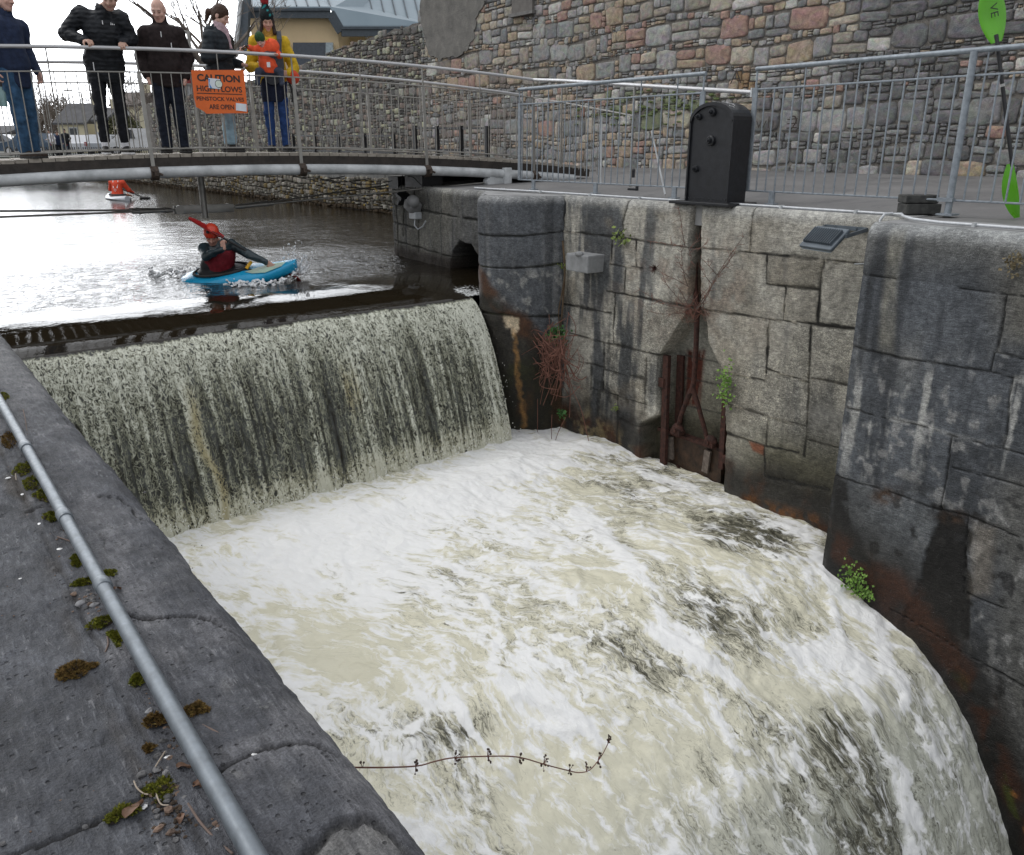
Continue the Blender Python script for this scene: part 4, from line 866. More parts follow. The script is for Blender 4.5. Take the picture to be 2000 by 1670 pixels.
def caution_sign():
    M_OR = simple('orange_sign', (.72, .13, .012), .45, 0, var=.08, scale=6); M_BK = simple('sign_black', (.02, .012, .01), .5)
    ln = (BA - .045, BB)
    tl, tr, br, bl = [on(u, v, line=ln) for u, v in ((373, 137), (476, 136.5), (484, 221), (382, 222))]
    o0 = (tl + br) / 2; ex = BD; ez = Vector((0, 0, 1))
    def loc(u, v): p = on(u, v, line=ln); return ((p - o0).dot(ex), p.z - o0.z)
    poly = [loc(*p) for p in ((373, 137), (476, 136.5), (484, 221), (403, 222), (399, 218), (389, 212), (383, 209), (379, 190))]
    root = empty('caution_sign', o0, math.atan2(BD.y, BD.x)); tag(root, 'orange caution sign with black lettering and stickers tied to the bridge railing', 'sign')
    b = MB(); b.prism([(x, 0, z) for x, z in poly], (0, .004, 0), (0, 0, 0)); b.build('board', M_OR, root)
    def line(txt, u0, v0, u1, v1, bold, name):
        a = loc(u0, v0); c = loc(u1, v1); me = text_mesh(txt, abs(c[0] - a[0]), abs(a[1] - c[1]), bold)
        o = link(name, me, M_BK, root); o.rotation_euler = (R(90), 0, 0); o.location = ((a[0] + c[0]) / 2, -.002, (a[1] + c[1]) / 2); o['label'] = 'black lettering reading ' + txt
    line('CAUTION', 384, 144, 469, 161.5, .035, 'lettering'); line('HIGH FLOWS', 383.5, 166.5, 473, 181, .016, 'lettering'); line('PENSTOCK VALVES', 383.5, 188, 477, 198.5, .018, 'lettering'); line('ARE OPEN', 408, 203.5, 457.5, 214, .02, 'lettering')
    b = MB(); a = loc(384.5, 182.6); c = loc(473, 183.8); b.box(((a[0] + c[0]) / 2, -.002, (a[1] + c[1]) / 2), (c[0] - a[0], .002, abs(a[1] - c[1]))); b.build('rule', M_BK, root)
    M_ST = simple('paper_sticker', (.72, .76, .82), .6, 0, var=.1); M_BL = simple('sticker_blue', (.10, .28, .62), .6); M_GN = simple('sticker_pale_disc', (.70, .78, .68), .6)
    b = MB(); a = loc(406, 153); c = loc(431, 173.5); b.box(((a[0] + c[0]) / 2, -.0045, (a[1] + c[1]) / 2), (c[0] - a[0], .003, abs(a[1] - c[1])), Matrix.Rotation(R(4), 3, 'Y')); st = b.build('sticker', M_ST, root)
    b = MB(); a = loc(406.5, 154); c = loc(412.5, 172); b.prism([(a[0], -.007, a[1]), (a[0] + .022, -.007, a[1]), (a[0] + .008, -.007, (a[1] + c[1]) / 2), (a[0] + .034, -.007, c[1]), (a[0] + .006, -.007, c[1])], (0, 0, 0), (0, .0006, 0)); b.build('print', M_BL, st)
    b = MB(); q = loc(427, 164); rr = .042
    b.tube([(q[0], -.008, q[1]), (q[0], -.006, q[1])], rr, 24); b.build('print', M_GN, st); b = MB(); b.tube([(q[0] + rr * math.cos(t / 24 * 6.283), -.009, q[1] + rr * math.sin(t / 24 * 6.283)) for t in range(25)], .0025, 5); b.build('print', M_BK, st)
    b = MB(); a = loc(460, 202); c = loc(482, 217); b.box(((a[0] + c[0]) / 2, -.003, (a[1] + c[1]) / 2), (c[0] - a[0], .003, abs(a[1] - c[1])), Matrix.Rotation(R(5), 3, 'Y')); b.build('sticker', M_ST, root)
caution_sign()
# ---------------------------------------------------------------- quay railings
XRL = 7.0
def quay_railing(name, y0, y1, label, posts, legs, dy, first, big=None, ztop=.705):
    root = empty(name, (XRL, (y0 + y1) / 2, -.53)); tag(root, label, 'railing', 'galvanised railings along the far quay'); O = root.location
    def B(b, nm, mat=M_GALV, par=root): o = b.build(nm, mat, par, 50, loc=-O); return o
    b = MB(); b.tube([(XRL, y0, ztop), (XRL, y1, ztop)], .021, 12); B(b, 'handrail')
    b = MB(); b.tube([(XRL, y0, .525), (XRL, y1, .525)], .0085, 6); b.tube([(XRL, y0, -.405), (XRL, y1, -.405)], .0085, 6); B(b, 'rail')
    proto = None; i = 0; y = y0 + dy * .5
    while y < y1:
        if proto is None: b = MB(); b.tube([(0, 0, 0), (0, 0, .93)], .0075, 6); proto = o = b.build('baluster', M_GALV, root, 50)
        else: o = proto.copy(); COL.objects.link(o)
        o.location = Vector((XRL, y, -.405)) - O
        if i % 5 == first:
            b = MB(); b.tube([(XRL, y, .52), (XRL, y, ztop)], .0065, 6); B(b, 'stub')
        y += dy; i += 1
    for y in posts: b = MB(); b.bar((XRL, y, -.41), (XRL, y, .54), .018, .05, (0, 1, 0)); b.tube([(XRL, y, .53), (XRL, y, ztop)], .009, 8); B(b, 'post')
    for y in legs: b = MB(); b.bar((XRL, y, -.53), (XRL, y, -.40), .02, .06, (0, 1, 0)); b.box((XRL, y, -.518), (.08, .10, .012)); B(b, 'leg')
    for y in big or (): b = MB(); b.tube([(XRL - .01, y, -.53), (XRL - .01, y, ztop - .01)], .028, 14); b.box((XRL - .01, y, -.515), (.13, .13, .014)); b.box((XRL - .03, y + .02, -.40), (.05, .12, .03)); B(b, 'standard')
    return root
yA0, yA1 = on(1378, 160, x=XRL).y, on(1013, 180, x=XRL).y
yB1 = on(1475, 165, x=XRL).y
quay_railing('railing', yA0, yA1, 'galvanised railing with an open end between bridge and black iron box', (yA0 + .02, yA1 - .02), (on(1042, 360, x=XRL).y, on(1163, 365, x=XRL).y, on(1317, 375, x=XRL).y), .105, 3)
quay_railing('railing', .3, yB1, 'galvanised railing with round standard to the right of the black box', (yB1 - .012,), (on(1508, 380, x=XRL).y,), .105, 2, (on(1878, 260, x=XRL).y, on(1878, 260, x=XRL).y - 1.75))
def iron_box():
    x0 = 6.70; a = on(1338, 386, x=x0); c = on(1421, 389, x=x0); y1, y0 = a.y, c.y; zb = -.515; w = (y1 - y0); ym = (y0 + y1) / 2; dpt = .27
    ztop = on(1392, 199, x=x0).z; r = w / 2; zs = ztop - r * .62
    root = empty('penstock_cover', (x0 + dpt / 2, ym, zb)); tag(root, 'black arched cast iron penstock gear box standing on the quay edge', 'gear box'); O = root.location
    prof = [(y0, zb), (y0, zs)] + [(ym - r * math.cos(t / 16 * math.pi), zs + r * .62 * math.sin(t / 16 * math.pi)) for t in range(1, 16)] + [(y1, zs), (y1, zb)]
    b = MB(); b.prism([(x0, y, z) for y, z in prof], (.012, 0, 0), (dpt, 0, 0)); b.build('body', M_BLACKP, root, loc=-O)
    b = MB()                                              # raised rim round the face
    p2 = [((y - ym) * .93 + ym, (z - zb) * .965 + zb) for y, z in prof]
    for i in range(1, len(prof) - 2):
        (a0, a1), (b0, b1), (c0, c1), (d0, d1) = prof[i], prof[i + 1], p2[i + 1], p2[i]
        b.prism([(x0, a0, a1), (x0, b0, b1), (x0, c0, c1), (x0, d0, d1)], (-.008, 0, 0), (.013, 0, 0))
    b.prism([(x0, y0, zb), (x0, y0, zs), (x0, p2[1][0], zs), (x0, p2[1][0], zb)], (-.008, 0, 0), (.013, 0, 0)); b.prism([(x0, y1, zb), (x0, y1, zs), (x0, p2[-2][0], zs), (x0, p2[-2][0], zb)], (-.008, 0, 0), (.013, 0, 0))
    b.build('rim', M_BLACKP, root, loc=-O)
    for u, v, rr in ((1391, 219, .033), (1365, 228, .026), (1388, 275, .040), (1358, 330, .027)):
        q = on(u, v, x=x0); b = MB(); b.tube([(x0 + .02, q.y, q.z), (x0 - .012, q.y, q.z), (x0 - .02, q.y, q.z)], [rr * 1.25, rr * 1.2, rr], 16); b.tube([(x0 - .015, q.y, q.z), (x0 - .045, q.y, q.z)], [rr * .75, rr * .6], 14); b.tube([(x0 - .04, q.y, q.z), (x0 - .06, q.y, q.z)], rr * .3, 8)
        b.build('bearing_boss', M_BLACKP, root, 40, loc=-O)
    b = MB(); b.box((x0 + .10, ym, zb - .012), (.44, w + .22, .03), None, .006); b.build('base_plate', M_BLACKP, root, loc=-O)
    b = MB()
    for k in range(14):
        for xx, yy in ((x0 - .05, 0),): pass
        b.sphere((x0 - .012, y0 + w * (k + .5) / 14, zb + .03), .006, 6, 4)
    b.build('rivet', M_BLACKP, root, loc=-O)
    ch = simple('white_scrawl', (.6, .6, .6), .8); b = MB(); tz = lambda yy: zs + r * .62 * math.sqrt(max(0, 1 - ((yy - ym) / r) ** 2)) + .003
    for k in range(6):
        yy = y0 + w * (.12 + .05 * k); xx = x0 + .07 + .03 * (k % 3); p = [(xx + .012 * j * (1 if k % 2 else -1) + .02 * math.sin(j * 2.2), yy + .012 * j, tz(yy + .012 * j)) for j in range(4)]; b.tube(p, .0028, 5)
    b.build('chalk_scrawl', ch, root, loc=-O)
    return root
iron_box()
# ---------------------------------------------------------------- conduits, lamps, irons and other fittings
M_COND = simple('galvanised_conduit', (.155, .175, .195), .45, .5, var=.2, scale=60, bump=.15, bscale=300, bdist=.0006)
M_CONDP = simple('weathered_conduit', (.50, .52, .54), .5, .3, var=.15, scale=20)
def left_conduit():
    r = .0090; pts = [(-40, 700), (0, 784), (50, 874), (125, 1010), (205, 1144), (270, 1262), (340, 1388), (420, 1534), (497, 1680), (600, 1880)]
    P = []
    for u, v in pts:
        p = on(u, v, z=ZQ + .018); P.append(p)
    # straighten: one line in plan
    a, c = P[1], P[8]; d = c - a; L = lambda y: Vector((a.x + d.x * (y - a.y) / d.y, y, ZQ + .017 + r * .5))
    root = empty('conduit', L(1.2)); O = root.location; tag(root, 'galvanised steel conduit running along the near left quay', 'conduit')
    b = MB(); b.tube([L(y) + Vector((.0006 * math.sin(y * 5), 0, .001 * math.sin(y * 3))) for y in np.arange(.3, 8.4, .12)], r, 18); b.build('pipe', M_COND, root, 60, loc=-O)
    for u, v in ((50, 874), (125, 1010), (205, 1144)):
        y = on(u, v, z=ZQ + .02).y; b = MB(); dv = Vector((0, .014 if v < 1100 else .010, 0)); b.tube([L(y) - dv, L(y) - dv * .8, L(y) + dv * .8, L(y) + dv], [r * 1.08, r * 1.2, r * 1.2, r * 1.08], 18); b.build('coupling', M_COND, root, 40, loc=-O)
left_conduit()
def right_conduits():
    def path(pts, z): return [on(u, v, z=z) for u, v in pts]
    root = empty('conduit', (6.9, 6, -.53)); O = root.location; tag(root, 'pale conduit along the coping edge under the far railings', 'conduit')
    xs = 6.775
    P = [Vector((6.72, 9.6, -.525)), Vector((6.69, 9.2, -.522))] + [Vector((xs - .02, y, -.522)) for y in (8.3, 7.6, 6.4, 5.2, 4.4, 3.85)]
    P += [Vector((xs - .03, 3.62, -.522)), Vector((xs - .12, 3.5, -.51)), Vector((6.5, 3.40, -.512)), Vector((6.36, 3.25, -.518)), Vector((6.29, 3.0, -.524))] + [Vector((6.27, y, -.524)) for y in (2.4, 1.6, .6)]
    b = MB(); b.tube(P, .0115, 10); b.build('pipe', M_CONDP, root, 60, loc=-O)
    for y in (9.0, 8.2, 7.3, 6.5, 5.6, 4.7, 3.95): b = MB(); b.box((xs - .02, y, -.521), (.06, .02, .03)); b.build('saddle', M_WHITEP, root, loc=-O)
    for y in (2.75, 2.1, 1.5): b = MB(); b.box((6.27, y, -.523), (.05, .02, .03)); b.build('saddle', M_WHITEP, root, loc=-O)
    # the drop to the floodlight
    b = MB(); q = [Vector((6.70, 3.60, -.512)), Vector((6.62, 3.62, -.515)), Vector((6.60, 3.64, -.56)), Vector((6.60, 3.645, -.70)), Vector((6.60, 3.65, -.80))]; b.tube(q, .011, 10); b.tube([(6.60, 3.65, -.80), (6.60, 3.65, -.87)], .016, 10); b.tube([(6.60, 3.65, -.87), (6.58, 3.69, -.92), (6.54, 3.78, -.93)], .006, 6); b.build('drop_pipe', M_CONDP, root, 60, loc=-O)
right_conduits()
M_LAMP = simple('grey_lamp_casting', (.10, .12, .14), .5, .3, var=.2); M_LGL = simple('lamp_glass', (.35, .40, .44), .12, 0, var=.05)
def floodlight():
    cs = [on(u, v, x=6.34) for u, v in ((1566, 452), (1640, 484), (1652, 478), (1578, 444))]; m = sum(cs, Vector()) / 4
    m = on(1610, 466, x=6.32)
    root = empty('floodlight', m); tag(root, 'grey floodlight on a bracket below the coping by the wall corner', 'floodlight')
    Mr = Matrix.Rotation(R(-14), 3, 'Z') @ Matrix.Rotation(R(-42), 3, 'Y')
    b = MB(); b.box((0, 0, 0), (.24, .37, .035), Mr, .012); b.build('housing', M_LAMP, root)
    b = MB()
    for k in range(13): b.box(Mr @ Vector((.0, -.15 + .025 * k, .03)), (.16, .006, .03), Mr)
    b.build('cooling_fins', M_LAMP, root)
    b = MB(); b.box(Mr @ Vector((-.02, 0, -.02)), (.20, .33, .006), Mr); b.build('lens', M_LGL, root)
    for s in (-1, 1):
        b = MB(); e = Vector((6.63 - m.x, s * .15, .07)); b.bar(Mr @ Vector((.05, s * .195, 0)), e + Vector((0, s * .045, 0)), .012, .03); b.build('bracket_arm', M_LAMP, root)
    b = MB(); b.bar(Vector((6.62 - m.x, -.19, .07)), Vector((6.62 - m.x, .19, .07)), .014, .035); b.tube([Vector((6.60 - m.x, -.1, .07)), Vector((6.65 - m.x, -.1, .07))], .014, 8); b.tube([Vector((6.60 - m.x, .1, .07)), Vector((6.65 - m.x, .1, .07))], .014, 8); b.build('wall_bar', M_LAMP, root)
floodlight()
def side_lamp():
    q = on(806, 402, x=6.45); root = empty('floodlight', q); tag(root, 'old grey lamp with a black shade fixed to the pier wall above the canal', 'floodlight')
    Mr = Matrix.Rotation(R(25), 3, 'X')
    b = MB(); b.box((0, 0, 0), (.20, .20, .14), Mr, .02); b.sphere((-.03, -.06, .06), (.10, .10, .10), 12, 8); b.build('housing', simple('light_grey_casting', (.22, .22, .22), .6), root, 40)
    b = MB(); b.box((-.02, .20, .12), (.20, .16, .05), Mr); b.box((-.02, .30, .17), (.14, .10, .03), Matrix.Rotation(R(-20), 3, 'X')); b.box((-.06, .24, .05), (.1, .05, .1), Matrix.Rotation(R(40), 3, 'X')); b.build('shade', M_BLACKP, root)
    b = MB(); b.box((.04, 0, -.14), (.12, .18, .10), None, .01); b.build('junction_box', M_CONDP, root)
    b = MB(); b.tube([(.02, -.02, -.18), (.0, -.03, -.28), (.0, -.12, -.33), (.02, -.24, -.28), (.03, -.3, -.2)], .011, 8); b.build('cable', M_CONDP, root, 60)
    b = MB(); b.tube([(.0, .32, .22), (.05, .36, .4), (.15, .42, .55)], .008, 6); b.build('cable', M_CABLE, root, 60)
side_lamp()
def penstock_irons():
    root = empty('penstock_gear', (6.75, 5.2, -2.5)); O = root.location; tag(root, 'rust red penstock rod, fork and guide posts in the wall slot', 'penstock gear')
    xr = 6.70
    def B(b, n, par=root, mat=M_RUST): return b.build(n, mat, par, 45, loc=-O)
    def Q(u, v, x=xr): return on(u, v, x=x)
    b = MB(); b.tube([Q(1359, 470, 6.78), Q(1358, 560, 6.76), Q(1362, 602), Q(1359, 690), Q(1355, 745), Q(1351, 766)], [.026, .027, .029, .028, .028, .036], 10); B(b, 'rod')
    b = MB(); b.tube([Q(1351, 760), Q(1340, 785), Q(1330, 812), Q(1320, 848)], [.032, .027, .026, .022], 10); B(b, 'fork_arm')
    b = MB(); b.tube([Q(1353, 760), Q(1363, 790), Q(1374, 830), Q(1383, 866)], [.030, .026, .025, .022], 10); B(b, 'fork_arm')
    b = MB(); b.bar(Q(1303, 694), Q(1296, 908), .05, .075, (0, 1, 0)); b.box(Q(1294, 746) + Vector((-.01, .02, 0)), (.06, .14, .10)); B(b, 'guide_post')
    b = MB(); b.bar(Q(1330, 694, 6.84), Q(1325, 835, 6.84), .03, .09, (0, 1, 0)); B(b, 'guide_post')
    b = MB(); b.bar(Q(1418, 770), Q(1409, 915), .045, .06, (0, 1, 0)); b.box(Q(1424, 803), (.06, .08, .10), None, .02); b.box(Q(1418, 897), (.06, .08, .10), None, .02); B(b, 'guide_post')
    b = MB(); b.bar(Q(1290, 836, 6.79), Q(1410, 877, 6.79), .10, .035); B(b, 'cross_beam')
    for u, v in ((1324, 838), (1388, 862)):
        b = MB(); p = Q(u, v, 6.71); b.sphere(p, (.06, .08, .07), 8, 6); b.box(p + Vector((0, .0, -.03)), (.1, .13, .05)); b.tube([p + Vector((-.07, 0, 0)), p + Vector((.05, 0, 0))], .026, 8); B(b, 'lug')
    gm = simple('wet_iron_plate', (.040, .032, .027), .5, .2, var=.5, scale=10, col2=(.09, .05, .03), bump=.6, bscale=30, bdist=.01)
    b = MB(); p = [Q(u, v, 6.80) for u, v in ((1296, 838), (1410, 882), (1404, 1010), (1286, 985))]; b.prism(p, (0, 0, 0), (.05, 0, 0)); b.build('gate_plate', gm, root, loc=-O)
    for u0, v0, u1, v1, w in ((1308, 852, 1309, 896, .1), (1383, 880, 1377, 922, .08)):
        b = MB(); b.bar(Q(u0, v0, 6.77), Q(u1, v1, 6.77), .03, w, (0, 1, 0)); b.build('gate_strap', simple('limed_iron', (.16, .13, .11), .7, .1, var=.4, scale=30), root, loc=-O)
    b = MB(); b.bar(Q(1322, 908, 6.76), Q(1342, 935, 6.76), .02, .02); B(b, 'rod')
penstock_irons()
def loose_bits():
    st = simple('grey_stone_block', (.24, .245, .25), .85, 0, var=.2, scale=12, bump=.5, bscale=50, bdist=.006)
    a = on(1107, 505, x=6.42); c = on(1153, 530, x=6.42); m = (a + c) / 2; b = MB(); b.box((m.x + .12, m.y, m.z + .02), (.30, abs(a.y - c.y) * .92, .20), None, .014); b.sphere((m.x - .02, m.y - .03, m.z + .13), (.05, .06, .03), 7, 5)
    tag(b.build('stone_bracket', st), 'small square stone block jutting from the wall beside the pier', 'stone block')
    root = empty('block_stack', on(1793, 418, z=-.53)); tag(root, 'pair of weathered black timber blocks stacked on the quay by the standard', 'blocks')
    m = simple('weathered_block', (.035, .036, .036), .8, 0, var=.5, scale=16, bump=.5, bscale=50, bdist=.006, col2=(.07, .07, .065))
    Mz = Matrix.Rotation(R(-38), 3, 'Z'); b = MB(); b.box((0, 0, .045), (.29, .18, .085), Mz, .008); b.build('block', m, root); b = MB(); b.box((-.012, .012, .125), (.27, .17, .065), Mz, .008); b.build('block', m, root)
    b = MB(); p = on(1236, 373, z=-.52); b.box(p + Vector((0, 0, .02)), (.04, .16, .03), None, .006); b.tube([p + Vector((0, -.07, .02)), p + Vector((0, -.07, .06))], .02, 8); tag(b.build('cable_cleat', M_BLACKP), 'small dark iron cleat lying on the quay below the railing', 'cleat')
    b = MB(); b.tube([on(1252, 240, z=.0) + Vector((0, 0, 0)) if False else Vector((7.35, 6.95, .18)), Vector((7.2, 6.55, -.5))], .010, 8); tag(b.build('leaning_rod', M_WHITEP), 'thin white rod leaning behind the railing', 'rod')
    b = MB(); b.tube([Vector((8.4, 8.9, .42)), Vector((8.35, 8.82, -.5))], .012, 8); tag(b.build('marker_post', M_WHITEP), 'short white post standing behind the bridge end railing', 'post')
    b = MB(); p = on(1236, 352, z=-.5); b.tube([p, p + Vector((0, 0, .14))], .03, 8); b.sphere(p + Vector((0, 0, .15)), .034, 8, 6); tag(b.build('mooring_bollard', M_BLACKP), 'tiny black bollard on the pavement behind the railing', 'bollard')
    b = MB(); b.bar(on(324, 1034, x=1.95) , on(338, 1074, x=1.95), .03, .05); tag(b.build('iron_stub', M_RUST), 'rusty iron stub poking up between the fall and the foam', 'iron bar')
loose_bits()
def green_paddle():
    gm = simple('green_plastic', (.10, .36, .015), .35, 0, var=.08, scale=6); bk = simple('black_shaft', (.015, .015, .017), .4)
    top = on(1941, 30, x=7.06); bot = on(1983, 372, x=7.16)
    d = (top - bot).normalized(); root = empty('kayak_paddle', bot); tag(root, 'green bladed kayak paddle with black shaft leaning behind the right railing', 'paddle')
    vw = Vector((-.83, -.56, 0)); vw = (vw - d * vw.dot(d)).normalized(); sd = d.cross(vw).normalized()
    Lr = (top - bot).length
    b = MB(); b.tube([d * .10, d * (Lr * .38), d * (Lr * .62), d * (Lr - .14)], .0145, 10); b.build('shaft', bk, root, 50)
    b = MB(); b.tube([d * (Lr * .60), d * (Lr * .60 + .02)], .017, 10); b.build('tape_ring', simple('white_tape', (.6, .6, .58), .6), root, 50)
    def blade(c, ax, wdt, lng, turn):
        sx = (sd * math.cos(turn) + vw * math.sin(turn)); nx = ax.cross(sx); b = MB(); rings = []
        for i in range(15):
            t = i / 14; y = (t - .5) * lng; w = wdt * max(.08, math.sin(math.pi * (t * .86 + .10)) ** .62 * (1 - .25 * (1 - t) ** 2)); cu = .03 * (1 - (2 * t - 1) ** 2)
            ring = []
            for k in range(16):
                a = 2 * math.pi * k / 16; ring.append(c + ax * y + sx * (w * math.cos(a)) + nx * (.007 * math.sin(a) + cu + .018 * math.cos(a) ** 2))
            rings.append(ring)
        b.loft(rings); o = b.build('blade', gm, root, 40); return sx, nx
    sx, nx = blade(d * (Lr + .02), d, .098, .43, 0.0)
    blade(Vector((0, 0, 0)) + d * .0, -d, .086, .42, R(58))
    me = text_mesh('VE', .10, .05, 0, .0006); o = link('mark', me, simple('mark_black', (.01, .02, .005), .5), root)
    nn = nx if nx.dot(vw) > 0 else -nx
    ex = -d; ez = nn; ey = ez.cross(ex)
    o.matrix_local = Matrix.Translation(d * (Lr + .03) + nn * .034) @ Matrix((ex, ey, ez)).transposed().to_4x4()
green_paddle()
# ---------------------------------------------------------------- rubble masonry
def mat_rubble(name, rough=.9):
    n = NT(name, rough, 0, .25); P = n.geo(); c = n.attr('Col', 'Color'); f = n.noise(11, 5, .65, 0, P); g = n.noise(60, 4, .65, 0, P)
    c = n.mix(1, c, n.mix(n.rng(f, .3, .7), (.68, .68, .70), (1.30, 1.29, 1.26)), 'MULTIPLY'); c = n.mix(1, c, n.mix(n.rng(g, .3, .7), (.78, .78, .78), (1.2, 1.2, 1.2)), 'MULTIPLY')
    n.set('Base Color', c); n.bump(n.mth('ADD', f, n.mth('MULTIPLY', g, .5)), .8, .035); return n.m
M_RUB = mat_rubble('rubble_stone')
def rubble(seed, L, Hh, hmin, hmax, place, colour, gap=.009, depth=.03, keep=None, aspect=(.7, 2.2), fill=.28):
    """stones of a random rubble wall. place(s, z, d) -> world; colour(s, z, rng) -> rgb"""
    r = random.Random(seed); V = []; F = []; C = []; NS = 14
    def stone(s0, s1, z0, z1):
        if s1 - s0 < .03 or z1 - z0 < .03: return
        cs, cz = (s0 + s1) / 2, (z0 + z1) / 2
        if keep and not keep(cs, cz): return
        a, b = (s1 - s0) / 2 - gap / 2, (z1 - z0) / 2 - gap / 2; ex = r.uniform(.26, .55); col = colour(cs, cz, r); dp = depth * r.uniform(.45, 1.1); tilt = r.uniform(-.08, .08); k0 = len(V)
        ph = [r.uniform(-.07, .09) for _ in range(NS)]; sk = r.uniform(-.12, .12)
        for sc, d in ((1.0, -.01), (.97, dp * .55), (.84, dp), (.45, dp * 1.12)):
            for k in range(NS):
                t = 2 * math.pi * (k + .5) / NS; ct, st_ = math.cos(t), math.sin(t)
                x = a * math.copysign(abs(ct) ** ex, ct) * (1 + ph[k]) * sc; y = b * math.copysign(abs(st_) ** ex, st_) * (1 + ph[(k * 5) % NS]) * sc
                y += tilt * x; x += sk * y * .5
                V.append(place(cs + x, cz + y, d + (r.uniform(-.006, .006) if sc < .9 else 0))); C.append(tuple(q * r.uniform(.9, 1.1) for q in col) if sc < .9 else tuple(q * .9 for q in col))
        V.append(place(cs, cz, dp * 1.12)); C.append(col)
        for q in range(3):
            for k in range(NS): F.append((k0 + q * NS + k, k0 + q * NS + (k + 1) % NS, k0 + (q + 1) * NS + (k + 1) % NS, k0 + (q + 1) * NS + k))
        for k in range(NS): F.append((k0 + 3 * NS + k, k0 + 3 * NS + (k + 1) % NS, k0 + 4 * NS, k0 + 4 * NS))
    z = 0.0
    while z < Hh:
        h = r.uniform(hmin, hmax) if r.random() < .7 else r.uniform(hmin, (hmin + hmax) / 2)
        s = -r.uniform(0, .3)
        while s < L:
            w = h * r.uniform(*aspect); zz = z + .05 * math.sin(s * 1.1 + seed) + .03 * math.sin(s * 2.7 + z * 3)
            q = r.random()
            if q < fill:
                m = r.uniform(.35, .65); stone(s, s + w, zz, zz + h * m)
                if r.random() < .5: mm = r.uniform(.3, .7); stone(s, s + w * mm, zz + h * m, zz + h); stone(s + w * mm, s + w, zz + h * m, zz + h)
                else: stone(s, s + w, zz + h * m, zz + h)
            elif q < fill + .14:
                mm = .22 / max(w, .22) * .5; stone(s, s + w * (1 - mm), zz, zz + h)
                for j in range(3): stone(s + w * (1 - mm), s + w, zz + h * j / 3, zz + h * (j + 1) / 3)
            else: stone(s, s + w, zz, zz + h + (r.uniform(-.02, .03)))
            s += w
        z += h
    V = np.array(V, np.float32); F = np.array(F, np.int32)
    return V, F, np.array(C, np.float32)
def rub_mesh(name, V, F, C, mat, parent=None):
    me = bpy.data.meshes.new(name); q = F[:, 2] != F[:, 3]; faces = [tuple(f) for f in F[q].tolist()] + [tuple(f[:3]) for f in F[~q].tolist()]
    me.from_pydata(V.tolist(), [], faces); set_attr(me, 'Col', C); me.polygons.foreach_set('use_smooth', np.ones(len(faces), bool)); me.update()
    return link(name, me, mat, parent)
XW = 13.0
